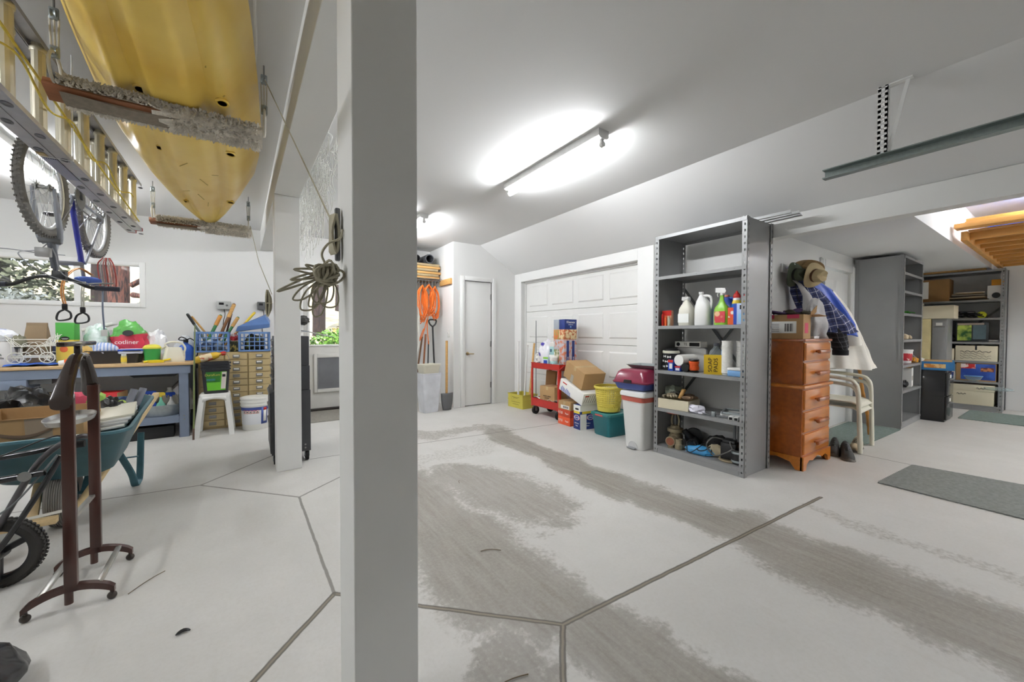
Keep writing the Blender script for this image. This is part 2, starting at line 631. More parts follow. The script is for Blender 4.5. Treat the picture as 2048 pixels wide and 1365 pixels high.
# hinged white door in the back wall
d = struct(thing('door_1', 'flush white door with brass lever in the back corner wall', 'door', (D0, 5.56, 0)))
W_ = D1 - D0
m = MB(); m.bx(0.025, W_ - 0.025, 0.0, 0.035, 0.012, 2.015, 0.003)
m.out('door_slab', TRIM, d)
for n_, x0, x1, z0, z1 in (('casing', -0.06, 0.012, 0, 2.09), ('casing', W_ - 0.012, W_ + 0.06, 0, 2.09), ('casing', 0.012, W_ - 0.012, 2.02, 2.09)):
    m = MB(); m.bx(x0, x1, -0.032, -0.011, z0, z1, 0.005); m.bx(x0 + 0.012, x1 - 0.012, -0.036, -0.02, z0, z1 - 0.012, 0.004)
    m.out(n_, TRIM, d)
GAP = M('dark_gap', (60, 60, 58), 0.9)
BRASS = M('worn_brass', (176, 154, 112), 0.35, 0.9)
NICKEL = M('satin_nickel', (150, 150, 148), 0.4, 0.85)
m = MB(); m.bx(0.012, W_ - 0.012, 0.03, 0.05, 0.0, 2.03)  # dark sheet painting the shade in the gaps round the slab
m.out('gap_shade_sheet', GAP, d)
for z in (0.32, 1.0, 1.78):
    m = MB(); m.bx(W_ - 0.034, W_ - 0.012, -0.006, 0.004, z - 0.045, z + 0.045, 0.002); m.cyl((W_ - 0.022, -0.008, z - 0.048), (W_ - 0.022, -0.008, z + 0.048), 0.006, n=8)
    m.out('hinge', NICKEL, d)
m = MB(); m.lathe([(0.0, -0.035), (0.018, -0.033), (0.026, -0.01), (0.028, 0.002)], 16, (0.07, 0, 0.85), 'y')
m.tube(smooth_path([(0.07, -0.03, 0.85), (0.075, -0.052, 0.85), (0.10, -0.056, 0.848), (0.16, -0.052, 0.846)]), 0.008)
m.out('door_handle', BRASS, d)
# sectional garage door
GD = M('garage_door_white', (232, 232, 229), 0.55, var=0.01)
d = struct(thing('door_2', 'white sectional overhead door with raised panels', 'door', (3.885, 4.165, 0)))
for r_ in range(4):
    z0, z1 = 0.005 + r_ * 0.512, 0.005 + r_ * 0.512 + 0.508
    m = MB(); m.bx(0.012, 0.045, -1.22, 1.22, z0, z1, 0.004)
    for c_ in range(4):
        yc = -0.895 + c_ * 0.585
        for k, (ins, x) in enumerate(((0.0, 0.012), (0.022, -0.001), (0.04, 0.004))):
            hy, hz = 0.245 - ins, 0.175 - ins
            zc = (z0 + z1) / 2
            if k == 0:
                continue
            o = 0.02
            m.loft([[(0.013, yc - hy - o, zc - hz - o), (0.013, yc + hy + o, zc - hz - o), (0.013, yc + hy + o, zc + hz + o), (0.013, yc - hy - o, zc + hz + o)],
                    [(x, yc - hy, zc - hz), (x, yc + hy, zc - hz), (x, yc + hy, zc + hz), (x, yc - hy, zc + hz)]])
    m.out('door_section', GD, d, smooth=0)
m = MB()
m.bx(0.046, 0.06, -1.3, 1.3, 0, 2.1)
m.out('backing', GAP, d)
m = MB()
for y0, y1, z0, z1 in ((-1.25, -1.19, 0, 2.05), (1.19, 1.25, 0, 2.05), (-1.19, 1.19, 2.02, 2.06)):
    m.bx(-0.02, 0.01, y0, y1, z0, z1, 0.003)
m.out('door_stop', TRIM, d)
# side bay door behind the coats
d = struct(thing('door_3', 'white panelled door behind the hanging coats', 'door', (H0, 1.80, 0)))
W_ = H1 - H0
m = MB(); m.bx(0.03, W_ - 0.03, 0.0, 0.04, 0.01, 1.97, 0.003)
for x0, x1 in ((0.13, 0.45), (0.55, 0.87)):
    for z0, z1 in ((0.25, 0.85), (1.0, 1.5), (1.62, 1.86)):
        m.loft([[(x0, 0.001, z0), (x1, 0.001, z0), (x1, 0.001, z1), (x0, 0.001, z1)], [(x0 + .02, -0.009, z0 + .02), (x1 - .02, -0.009, z0 + .02), (x1 - .02, -0.009, z1 - .02), (x0 + .02, -0.009, z1 - .02)]])
m.out('door_slab', TRIM, d)
for x0, x1, z0, z1 in ((-0.08, 0.015, 0, 2.08), (W_ - 0.015, W_ + 0.08, 0, 2.08), (0.015, W_ - 0.015, 1.985, 2.08)):
    m = MB(); m.bx(x0, x1, -0.045, -0.021, z0, z1, 0.006); m.bx(x0 + 0.015, x1 - 0.015, -0.052, -0.03, z0, z1 - 0.015, 0.005)
    m.out('casing', TRIM, d)
# glazed back door with a pet flap
d = struct(thing('door_4', 'white back door with a large pane and a pet flap', 'door', (DX0, 6.50, 0)))
W_ = DX1 - DX0
DIRTY = M('scuffed_white', (214, 213, 208), 0.6, var=0.05, scale=5)
PX0, PX1 = 0.118, W_ - 0.118
m = MB()
for x0, x1, z0, z1 in ((0.03, PX0, 0.03, 2.03), (PX1, W_ - 0.03, 0.03, 2.03), (PX0, PX1, 0.03, 1.0), (PX0, PX1, 1.93, 2.03)):
    m.bx(x0, x1, 0.03, 0.075, z0, z1)
m.out('door_slab', DIRTY, d, smooth=0)
m = MB(); m.bx(PX0, PX1, 0.05, 0.055, 1.0, 1.93)
m.out('pane', glassy('window_glass', (245, 248, 250), 0.02, 0.02), d, smooth=0)
for x0, x1, z0, z1 in ((PX0 - .03, PX0, 0.98, 1.95), (PX1, PX1 + .03, 0.98, 1.95), (PX0, PX1, 0.975, 1.0), (PX0, PX1, 1.93, 1.955)):
    m = MB(); m.bx(x0, x1, 0.018, 0.034, z0, z1, 0.004)
    m.out('glazing_bead', TRIM, d)
for x0, x1, z0, z1 in ((-0.07, 0.03, 0, 2.13), (W_ - 0.03, W_ + 0.07, 0, 2.13), (0.03, W_ - 0.03, 2.04, 2.13)):
    m = MB(); m.bx(x0, x1, -0.02, 0.02, z0, z1, 0.005)
    m.out('casing', TRIM, d)
m = MB(); m.bx(0.0, W_, -0.06, 0.10, 0.0, 0.03, 0.004)
m.out('threshold', M('dark_bronze', (54, 50, 46), 0.5, 0.4), d)
fl = MB()
for x0, x1, z0, z1 in ((0.17, 0.215, 0.27, 0.86), (0.545, 0.59, 0.27, 0.86), (0.215, 0.545, 0.27, 0.325), (0.215, 0.545, 0.80, 0.86)):
    fl.bx(x0, x1, -0.002, 0.028, z0, z1, 0.006)
fr = fl.out('pet_flap_frame', DIRTY, d)
m = MB(); m.bx(0.215, 0.545, 0.008, 0.02, 0.325, 0.80)
m.out('flap', M('smoky_vinyl', (112, 114, 118), 0.25, var=0.12, scale=4), fr)
m = MB(); m.bx(0.217, 0.228, 0.0, 0.01, 0.33, 0.80); m.bx(0.532, 0.543, 0.0, 0.01, 0.33, 0.80)
m.out('magnet_strip', NICKEL, fr)
# slider window above the bench
d = struct(thing('window_1', 'white two-light slider window above the workbench', 'window', (WX0, 6.5, WZ0)))
W_, H_ = WX1 - WX0, WZ1 - WZ0
for x0, x1, z0, z1 in ((0, 0.055, 0, H_), (W_ - 0.055, W_, 0, H_), (0.055, W_ - 0.055, 0, 0.05), (0.055, W_ - 0.055, H_ - 0.05, H_)):
    m = MB(); m.bx(x0, x1, -0.012, 0.09, z0, z1, 0.004)
    m.out('window_frame', TRIM, d)
m = MB(); m.bx(W_ * 0.60, W_ * 0.60 + 0.05, 0.02, 0.08, 0.05, H_ - 0.05, 0.003)
m.out('meeting_rail', TRIM, d)
m = MB(); m.bx(0.05, W_ * 0.6, 0.045, 0.05, 0.05, H_ - 0.05); m.bx(W_ * .6 + .05, W_ - 0.05, 0.055, 0.06, 0.05, H_ - 0.05)
m.out('pane', MC['window_glass'], d, smooth=0)

# fluorescent strips
TUBE = emitter('tube_glow', (250, 252, 255), 110.0)
FIX = M('fixture_enamel', (226, 226, 224), 0.4)
def strip_light(label, loc, rz, L_=1.22, group='fluorescent ceiling strips'):
    t = thing('strip_light', label, 'ceiling light', loc, rz, group)
    m = MB(); m.prism([(-0.05, 0), (0.05, 0), (0.05, -0.05), (0.03, -0.062), (-0.03, -0.062), (-0.05, -0.05)], 'y', -L_ / 2, L_ / 2)
    m.out('housing', FIX, t, smooth=20)
    for s_ in (-1, 1):
        m = MB(); m.bx(-0.014, 0.014, s_ * (L_ / 2 - 0.02) - 0.012, s_ * (L_ / 2 - 0.02) + 0.012, -0.115, -0.06, 0.004)
        m.cyl((0, s_ * (L_ / 2 - 0.03), -0.098), (0, s_ * (L_ / 2 - 0.002), -0.098), 0.019, n=14)
        m.out('tube_holder', FIX, t)
    m = MB(); m.cyl((0, -L_ / 2 + 0.03, -0.098), (0, L_ / 2 - 0.03, -0.098), 0.018, n=16)
    m.out('fluorescent_tube', TUBE, t)
    return t
L1 = strip_light('lit fluorescent strip in the open middle of the white ceiling', (2.06, 2.53, 2.61), 0)
dup(L1, (1.72, 5.05, 2.61), 0, 'lit fluorescent strip peeping out from behind the near post')
dup(L1, (-1.52, 4.9, 2.61), 0, 'lit fluorescent strip above the hanging bicycle')
dup(L1, (-2.2, 1.7, 2.61), 0, 'added fill light shaped as a strip, unseen off the left beside the ladder')  # added fill lamp for the left front, no fixture known here
dup(L1, (5.3, -1.3, 2.72), 0, 'added unseen fill strip of the side bay nearest the main room')  # out-of-view lamp added to lift the dim side bay
dup(L1, (7.0, -1.9, 2.72), 0, 'added unseen fill strip midway along the side bay')  # extra lamp added so the far end of the bay brightens
dup(L1, (9.0, -1.9, 2.72), 0, 'added unseen fill strip in the far corner of the side bay')  # added close to the far wall to brighten it
dup(L1, (8.3, -1.3, 2.72), 0, 'added unseen fill strip of the side bay by the far locker')  # second added bay lamp, lightens the shelves from out of view
dup(L1, (6.6, 0.1, 2.72), PI / 2, 'lit fluorescent strip above the slatted loft of the side bay')

# ---------------------------------------------------------------- materials shared by many things
STEEL = M('grey_steel', (152, 153, 153), 0.40, 0.2, var=0.05, scale=3)
STEEL_D = M('dark_grey_steel', (112, 114, 116), 0.5, 0.25, var=0.06, scale=3)
CARD = M('cardboard', (178, 143, 98), 0.85, var=0.06, scale=5, bump=0.05)
CARD_D = M('brown_cardboard', (150, 112, 68), 0.85, var=0.08, scale=5)
CREAM = M('cream_card', (226, 217, 190), 0.8, var=0.03)
WHITE = M('white_plastic', (234, 234, 231), 0.4, var=0.015)
OFFW = M('ivory_plastic', (228, 224, 206), 0.45, var=0.03)
PAPER = M('white_paper', (238, 237, 232), 0.85, var=0.015)
BLACK = M('black_plastic', (26, 26, 28), 0.4, var=0.15)
BLACKR = M('black_rubber', (34, 33, 33), 0.8, var=0.15, bump=0.1)
BLUE = M('bright_blue', (32, 74, 178), 0.45, var=0.06)
NAVY = M('navy_print', (28, 52, 124), 0.5, var=0.06)
SKY = M('pale_blue', (120, 168, 218), 0.45, var=0.05)
REDP = M('red_plastic', (196, 42, 34), 0.4, var=0.06)
ORANGE = M('orange_print', (226, 96, 42), 0.55, var=0.08)
YELLOW = M('yellow_print', (232, 204, 66), 0.5, var=0.05)
GREEN = M('green_print', (70, 158, 60), 0.5, var=0.07)
LIME = M('lime_plastic', (140, 200, 60), 0.35, var=0.05)
PINK = M('pink_tape', (206, 62, 92), 0.6, var=0.05)
CLEAR = glassy('clear_plastic', (232, 240, 242), 0.16, 0.08)
MILKY = M('milky_plastic', (222, 220, 206), 0.35, var=0.03)
WOOD = M('pale_wood', (206, 160, 96), 0.6, var=0.14, scale=4, stretch=(1, 12, 12))
CHERRY = M('cherry_wood', (164, 84, 22), 0.30, var=0.16, scale=3.2, stretch=(1.2, 8, 8), coat=0.4)
CHERRYL = M('cherry_drawer', (208, 124, 38), 0.30, var=0.14, scale=3.2, stretch=(1.0, 8, 9), coat=0.4)
ZINC = M('galvanized', (160, 168, 170), 0.42, 0.7, var=0.10, scale=30)
INK = M('black_ink', (22, 22, 24), 0.7)
BRONZE = M('old_bronze', (150, 138, 112), 0.55, 0.4, var=0.18, scale=14)

def post_mb(m, cx, cy, dx, dy, h, pitch=0.052):
    """slotted angle post: two flanges with real holes; dx, dy = direction the flanges run from the corner"""
    fw, t = 0.042, 0.003
    k = int((h - 0.03) / pitch)
    for fl in (0, 1):
        def bar(u0, u1, z0, z1):
            if fl == 0:
                m.bx(cx + dx * u0, cx + dx * u1, cy, cy + dy * t, z0, z1)
            else:
                m.bx(cx, cx + dx * t, cy + dy * u0, cy + dy * u1, z0, z1)
        bar(0, 0.015, 0, h)
        bar(0.026, fw, 0, h)
        z = 0.0
        for i in range(k + 1):
            z0 = i * pitch
            bar(0.015, 0.026, z0, min(h, z0 + pitch * 0.62))
def steel_shelf(name, label, loc, rz, wd, dp, h, zs, brace=True, closed_back=False, cat='shelving unit'):
    t = thing(name, label, cat, loc, rz, None)
    for cx, dx in ((0, 1), (wd, -1)):
        for cy, dy in ((0, 1), (dp, -1)):
            m = MB(); post_mb(m, cx, cy, dx, dy, h)
            m.out('post', STEEL, t, smooth=0)
    for cx in (0.010, wd - 0.013):
        m = MB(); m.bx(cx, cx + 0.003, 0.004, dp - 0.004, 0.0, h - 0.004)
        m.out('side_panel', STEEL, t, smooth=0)
    for i, z in enumerate(zs):
        m = MB()
        m.bx(0.014, wd - 0.014, 0.004, dp - 0.004, z - 0.004, z)
        m.bx(0.004, wd - 0.004, -0.004, -0.001, z - 0.030, z)
        m.bx(0.014, wd - 0.014, dp - 0.006, dp - 0.004, z - 0.030, z - 0.004)
        for u in (0.06, 0.10, 0.5 * wd, wd - 0.10, wd - 0.06):
            m.cyl((u, -0.0065, z - 0.015), (u, -0.004, z - 0.015), 0.0045, n=8)
        m.out('shelf_board', STEEL, t, smooth=0)
    m = MB(); m.bx(0.045, wd - 0.045, 0.0, 0.003, 0.0, zs[0] - 0.032)
    m.out('kick_plate', STEEL, t, smooth=0)
    if brace:
        for a, b in (((0.02, dp + 0.004, 1.66), (wd - 0.02, dp + 0.004, 0.55)), ((0.02, dp + 0.009, 0.55), (wd - 0.02, dp + 0.009, 1.66))):
            m = MB(); m.beam(a, b, 0.003, 0.026)
            m.out('cross_brace', STEEL_D, t, smooth=0)
    if closed_back:
        m = MB(); m.bx(0.009, wd - 0.009, dp - 0.003, dp, 0, h - 0.004)
        m.out('back_panel', M('back_sheet', (176, 174, 168), 0.6, var=0.04), t, smooth=0)
    return t
S1 = steel_shelf('steel_shelf', 'tall grey open steel shelf holding cleaning bottles, nearest of the three units', (3.318, 2.404, 0), -PI / 2, 0.86, 0.45, 2.135, (0.075, 0.450, 0.820, 1.255, 1.735, 2.130))
S2 = steel_shelf('steel_shelf', 'narrow-seeming grey steel shelf seen from its closed side, beside the white chairs', (6.675, 1.278, 0), 0, 0.98, 0.475, 2.165, (0.08, 0.47, 0.79, 1.11, 1.44, 1.72, 1.95, 2.155), brace=False)
S3 = steel_shelf('steel_shelf', 'wide grey steel shelf full of boxes against the far wall', (9.28, 1.74, 0), -PI / 2, 1.04, 0.44, 2.17, (0.085, 0.455, 0.765, 1.06, 1.43, 1.71, 2.16))

# ---------------------------------------------------------------- small builders
def carton(name, label, cat, loc, sz, rz=0.0, mat=None, lid=None, group=None, bev=0.003, tape=None, rot=None):
    """closed or open-flap box; sz = (x, y, z), standing on loc"""
    t = thing(name, label, cat, loc, rz, group)
    if rot:
        t.rotation_euler = rot
    m = MB()
    x, y, z = sz[0] / 2, sz[1] / 2, sz[2]
    if lid == 'open':
        th = 0.004
        m.bx(-x, x, -y, y, 0, th); m.bx(-x, -x + th, -y, y, th, z); m.bx(x - th, x, -y, y, th, z)
        m.bx(-x + th, x - th, -y, -y + th, th, z); m.bx(-x + th, x - th, y - th, y, th, z)
    else:
        m.bx(-x, x, -y, y, 0, z, bev)
    m.out('body', mat or CARD, t, smooth=30)
    if tape:
        m = MB(); m.bx(-x - .0008, x + .0008, -0.022, 0.022, z - 0.05, z + 0.0009)
        m.out('tape', M('packing_tape', (196, 170, 128), 0.25), t, smooth=0)
    return t
def decal(t, name, mat, face, u0, u1, v0, v1, sz, th=0.0012):
    """printed patch on a box face: face in -x,+x,-y,+y,+z; u runs along the face, v up"""
    x, y, z = sz[0] / 2, sz[1] / 2, sz[2]
    m = MB()
    if face == '-x': m.bx(-x - th, -x + .0005, u0, u1, v0, v1)
    elif face == '+x': m.bx(x - .0005, x + th, u0, u1, v0, v1)
    elif face == '-y': m.bx(u0, u1, -y - th, -y + .0005, v0, v1)
    elif face == '+y': m.bx(u0, u1, y - .0005, y + th, v0, v1)
    else: m.bx(u0, u1, v0, v1, z - .0005, z + th)
    return m.out(name, mat, t, smooth=0)
def jug(name, label, loc, rz, w_, d_, h_, mat, cap, handle=True, cat='jug', lab=None, neck=0.0):
    """gallon-style jug with a side handle loop, front towards local -y"""
    t = thing(name, label, cat, loc, rz)
    m = MB()
    secs = ((0.0, .94), (.02, 1), (.45, 1), (.60, .93), (.72, .72), (.82, .46), (.90, .26), (.94, .22))
    rings = []
    for f, k in secs:
        ring = []
        for q in range(20):
            a = 2 * PI * q / 20
            ca, sa = math.cos(a), math.sin(a)
            e = 0.6
            x = math.copysign(abs(ca) ** e, ca) * w_ / 2 * k
            y = math.copysign(abs(sa) ** e, sa) * d_ / 2 * k
            ring.append((x + neck * w_ * max(0, (f - .6)) * 2, y, f * h_))
        rings.append(ring)
    m.loft(rings)
    m.out('body', mat, t, smooth=50)
    nx = neck * w_ * .34 * 2
    m = MB(); m.lathe([(0.018, .93 * h_), (0.021, .935 * h_), (0.021, h_), (0.0, h_ + 0.001)], 14, (nx, 0, 0))
    m.out('cap', cap, t)
    if handle:
        m = MB(); m.tube(smooth_path([(nx + .02, 0, .88 * h_), (w_ * .36, 0, .86 * h_), (w_ * .50, 0, .74 * h_), (w_ * .49, 0, .56 * h_), (w_ * .40, 0, .46 * h_)]), 0.012)
        m.out('handle', mat, t)
    if lab:
        m = MB(); m.bx(-w_ * .40, w_ * .40, -d_ / 2 - 0.0015, -d_ / 2 + 0.004, h_ * .10, h_ * .42)
        m.out('printed_label', lab, t, smooth=0)
    return t
def spray(name, label, loc, rz, w_, d_, h_, body, head, lab=None, cat='spray bottle'):
    t = thing(name, label, cat, loc, rz)
    m = MB()
    rings = []
    for f, k in ((0, .92), (.03, 1), (.38, 1), (.48, .86), (.56, .5), (.66, .30), (.80, .24)):
        ring = []
        for q in range(20):
            a = 2 * PI * q / 20
            ca, sa = math.cos(a), math.sin(a)
            ring.append((math.copysign(abs(ca) ** .7, ca) * w_ / 2 * k, math.copysign(abs(sa) ** .7, sa) * d_ / 2 * max(k, .3), f * h_))
        rings.append(ring)
    m.loft(rings)
    m.out('body', body, t, smooth=50)
    m = MB(); m.prism([(-.055, .88), (.030, .84), (.040, .90), (.030, .985), (-.05, 1.0)], 'y', -0.012, 0.012)
    for v in m.bm.verts: v.co.z *= h_
    m.cyl((0, 0, .79 * h_), (0, 0, .87 * h_), 0.014, n=12)
    hd = m.out('spray_head', head, t, smooth=30)
    m = MB(); m.tube([(-.03, 0, .88 * h_), (-.042, 0, .82 * h_), (-.036, 0, .76 * h_)], 0.004, n=6)
    m.out('trigger', head, hd)
    if lab:
        m = MB(); m.bx(-w_ * .36, w_ * .36, -d_ / 2 - 0.001, -d_ / 2 + 0.003, h_ * .06, h_ * .36)
        m.out('printed_label', lab, t, smooth=0)
    return t
def tin(name, label, cat, loc, r, h, mat, top=None, n=20, rot=None, group=None):
    t = thing(name, label, cat, loc, 0, group)
    if rot: t.rotation_euler = rot
    m = MB(); m.lathe([(r * .97, 0), (r, .004), (r, h * .97), (r * .96, h)], n)
    m.out('body', mat, t)
    if top:
        m = MB(); m.lathe([(r * 1.01, h * .90), (r * 1.02, h * .91), (r * 1.02, h), (r * .9, h + .003), (0, h + .003)], n)
        m.out('lid', top, t)
    return t

# ---------------------------------------------------------------- cleaning bay of the near shelf (z = 1.256); fronts look towards -x
Z3 = 1.2565
t = carton('glue_pack', 'orange and clear hanging pack of tubes at the far end of the bottle shelf', 'pack', (3.42, 2.325, Z3), (0.04, 0.10, 0.15), 0, M('clear_blister', (206, 150, 120), 0.2, var=.1))
decal(t, 'header_card', REDP, '-x', -.05, .05, .10, .15, (0.04, .1, .15))
for k, (yy, mm, hh) in enumerate(((.034, REDP, .135), (0.0, ORANGE, .10), (-.034, M('pale_tube', (200, 196, 176), .4), .095))):
    m = MB(); m.lathe([(.012, 0.002), (.013, .01), (.013, hh * .8), (.006, hh * .86), (.006, hh)], 12, (-.034, yy, 0)); m.out('tube', mm, t)
spray('spray_bottle', 'translucent spray bottle with white trigger behind the green-labelled gallon jug', (3.53, 2.195, Z3), -PI / 2 - .2, 0.085, 0.06, 0.285, MILKY, WHITE)
LABG = two_tone('green_swoosh_label', (240, 242, 238), (92, 170, 60), 9, 'wave', lo=.45, hi=.5, stretch=(0, 1, 1.6))
jug('jug', 'squat milky gallon jug with a green and white label', (3.42, 2.125, Z3), -PI / 2, 0.135, 0.115, 0.262, MILKY, WHITE, handle=False, lab=LABG)
jug('jug', 'tall plain white bleach jug without a label', (3.43, 1.965, Z3), -PI / 2, 0.145, 0.12, 0.305, WHITE, WHITE, neck=-.25)
jug('jug', 'empty see-through jug behind the plain white one', (3.645, 1.90, Z3), -PI / 2, 0.13, 0.12, 0.30, CLEAR, WHITE)
jug('jug', 'blue detergent jug behind the green spray bottle', (3.54, 1.80, Z3), -PI / 2, 0.19, 0.12, 0.27, BLUE, M('peach_cap', (224, 138, 104), .4), neck=-.1)
LABR = two_tone('red_burst_label', (236, 190, 150), (206, 60, 70), 16, 'voronoi', lo=.3, hi=.42)
spray('spray_bottle', 'lime green spray bottle with a white trigger at the shelf front', (3.40, 1.785, Z3), -PI / 2, 0.125, 0.07, 0.325, LIME, WHITE, lab=LABR)
TOI = None
for k, (x, y, lb, h) in enumerate(((3.45, 1.685, 'first of three red-capped toilet cleaner bottles, beside the green spray', .285), (3.57, 1.66, 'middle of three red-capped toilet cleaner bottles, half hidden', .275), (3.53, 1.615, 'last of three red-capped toilet cleaner bottles, by the shelf post', .27))):
    if TOI is None:
        t = TOI = thing('cleaner_bottle', lb, 'bottle', (x, y, Z3), 0, 'red-capped cleaner bottles')
        m = MB(); m.lathe([(.036, 0), (.04, .006), (.04, .15), (.037, .18)], 18); m.out('body', M('cleaner_blue', (38, 110, 206), .4), t)
        m = MB(); m.lathe([(.037, .18), (.036, .195), (.028, .212)], 18); m.out('shoulder', YELLOW, t)
        m = MB(); m.lathe([(.029, .205), (.030, .222), (.026, .23)], 18); m.out('collar', WHITE, t)
        m = MB(); m.lathe([(.026, .228), (.030, .245), (.024, .262), (.010, .278), (.006, .29), (0, .292)], 18); m.out('cap', REDP, t)
    else:
        dup(TOI, (x, y, Z3), .3 * k, lb)
t = carton('soap_box', 'small orange and white box between red-capped bottles and a blue box', 'box', (3.385, 1.665, Z3), (0.05, 0.10, 0.145), 0, ORANGE)
decal(t, 'printed_label', two_tone('sunburst_print', (240, 232, 220), (228, 80, 48), 22, 'voronoi', lo=.25, hi=.4), '-x', -.045, .045, .06, .14, (.05, .1, .145))
t = carton('sponge_box', 'blue and white box at the near end of the bottle shelf', 'box', (3.39, 1.612, Z3), (0.10, 0.09, 0.175), 0, M('pale_lilac', (176, 196, 232), .5))
decal(t, 'printed_label', BLUE, '-x', .02, .045, 0, .175, (.10, .09, .175)); decal(t, 'printed_label', M('ice_blue', (150, 200, 238), .5), '-x', -.045, .005, .02, .09, (.1, .09, .175))
decal(t, 'printed_label', INK, '-x', -.04, -.005, .125, .16, (.10, .09, .175))
# top bay: nothing but a white strip; on top of the unit, three steel angles
t = tag(MB().bx(3.40, 3.46, 1.60, 1.90, 1.7365, 1.750).out('plank_offcut', PAPER), 'thin white strip lying on the empty upper steel board', 'strip')
for k, (x, y, l, rz, lb) in enumerate(((3.52, 1.53, 0.42, .05, 'loose grey steel angle lying across the top of the near shelf, foremost'), (3.60, 1.50, .42, .02, 'loose grey steel angle on the near shelf top, middle of three'), (3.68, 1.50, .40, -.03, 'loose grey steel angle on the near shelf top, next to the beam'))):
    m = MB(); m.bx(-.012, .012, -l / 2, l / 2, 0, .003); m.bx(-.012, -.009, -l / 2, l / 2, .003, .024)
    o = tag(m.out('steel_angle', STEEL, None, smooth=0), lb, 'metal bar', 'steel angles on the shelf top')
    o.location = (x, y, 2.1312); o.rotation_euler = (0, 0, rz)

# ---------------------------------------------------------------- second bay (z = 0.82)
Z2 = 0.8215
t = thing('treat_jar', 'black jar with white bone shapes and a cream rim', 'jar', (3.44, 2.30, Z2), 0)
m = MB(); m.lathe([(.072, 0), (.076, .006), (.076, .165), (.07, .17)], 28); m.out('body', BLACK, t)
m = MB(); m.lathe([(.078, .165), (.080, .172), (.080, .186), (.074, .19)], 28); m.out('rim', OFFW, t)
m = MB(); m.lathe([(.072, .188), (.07, .205), (.055, .212), (0, .213)], 28); m.out('lid', BLACK, t)
for a0, zz in ((2.7, .035), (3.35, .04), (2.85, .135), (3.5, .13), (3.15, .085), (2.5, .09)):
    m = MB()
    for du, dz, r in ((-.013, .005, .006), (-.013, -.005, .006), (.013, .005, .006), (.013, -.005, .006)):
        a = a0 + du / .076
        m.ball((math.cos(a) * .0755, math.sin(a) * .0755, zz + dz), r, (.4, 1, 1), 8, 6, (0, 0, a))
    m.beam((math.cos(a0 - .17) * .076, math.sin(a0 - .17) * .076, zz), (math.cos(a0 + .17) * .076, math.sin(a0 + .17) * .076, zz), .003, .008)
    m.out('bone_print', WHITE, t)
t = thing('bathroom_scale', 'grey rounded flat panel leaning upright behind the paper roll', 'panel', (3.56, 2.17, Z2), 0)
m = MB()
pl = []
for cx_, cz_, a0 in ((.125, .19, 0), (-.125, .19, PI / 2), (-.125, .03, PI), (.125, .03, 1.5 * PI)):
    pl += [(cx_ + math.cos(a0 + i * PI / 10) * .03, cz_ + math.sin(a0 + i * PI / 10) * .03) for i in range(6)]
m.prism(pl, 'x', -.012, .012); o = m.out('panel', M('silver_paint', (188, 188, 186), .35, .3, var=.02), t); o.rotation_euler = (0, .1, 0)
t = carton('camera_box', 'white box with a camera picture lying on the grey panel and jar', 'box', (3.60, 2.19, Z2 + .225), (0.13, 0.26, 0.055), .05, PAPER)
m = MB(); m.lathe([(.019, 0), (.019, .002), (0, .002)], 18, (-.066, .095, .028), 'x', rot=None); m.out('lens_print', BLACK, t)
decal(t, 'printed_label', INK, '-x', -.12, -.02, .01, .045, (.13, .26, .055))
words('TE', .035, INK, t, (-.0662, .02, .028), FX)
# what carries it
t = carton('food_box', 'dark box standing behind the jar under the camera box', 'box', (3.66, 2.22, Z2), (0.06, 0.16, 0.222), 0, STEEL_D)
t = carton('medicine_box', 'little blue box with a red top lying by the paper roll', 'box', (3.375, 2.245, Z2), (0.05, 0.055, 0.105), 0, BLUE)
decal(t, 'printed_label', REDP, '-x', -.027, .027, .08, .105, (.05, .055, .105)); decal(t, 'printed_label', WHITE, '-x', -.02, .012, .02, .07, (.05, .055, .105))
t = carton('medicine_box', 'little blue box tucked under the paper roll', 'box', (3.375, 2.17, Z2), (0.05, 0.06, 0.05), 0, BLUE)
decal(t, 'printed_label', REDP, '-x', -.03, .03, .035, .05, (.05, .06, .05)); decal(t, 'printed_label', WHITE, '-x', -.02, .02, .008, .03, (.05, .06, .05))
t = thing('paper_roll', 'roll of white paper lying with its hollow core showing', 'roll', (3.36, 2.165, Z2 + .105), -.12)
m = MB(); m.lathe([(.026, 0), (.052, 0), (.054, .004), (.054, .22), (.026, .22)], 28, (0, 0, 0), 'x'); m.out('paper', PAPER, t)
m = MB(); m.lathe([(.018, .001), (.0262, .001), (.0262, .219), (.018, .219), (.018, .001)], 20, (0, 0, 0), 'x', cap=False); m.out('core_tube', CARD, t)
t = tin('tape_can', 'round black can lying on its side under the white roll', 'can', (3.35, 2.095, Z2 + .041), .04, .09, BLACK, rot=(0, PI / 2, 0))
t = thing('twine_ball', 'orange and black spool beside the paper roll', 'spool', (3.40, 2.035, Z2), 0)
m = MB(); m.lathe([(.042, 0), (.046, .008), (.030, .02), (.030, .10), (.046, .112), (.042, .12)], 20); m.out('spool', BLACK, t)
m = MB()
for k in range(9): m.tube(ring_pts((0, 0, .024 + k * .009), .038 + .003 * math.sin(k), 18), .005, n=6, closed=True)
m.out('twine', ORANGE, t)
t = thing('water_bottle', 'clear water bottle with a grey cap behind the soap pads', 'bottle', (3.54, 1.905, Z2), 0)
m = MB(); m.lathe([(.055, 0), (.06, .008), (.06, .10), (.056, .11), (.06, .12), (.06, .17), (.048, .205), (.022, .235), (.019, .25)], 24); m.out('body', CLEAR, t, smooth=60)
m = MB(); m.lathe([(.0605, .06), (.0608, .062), (.0608, .155), (.0605, .157)], 24, cap=False); m.out('printed_label', two_tone('water_label', (226, 228, 240), (150, 150, 206), 14), t)
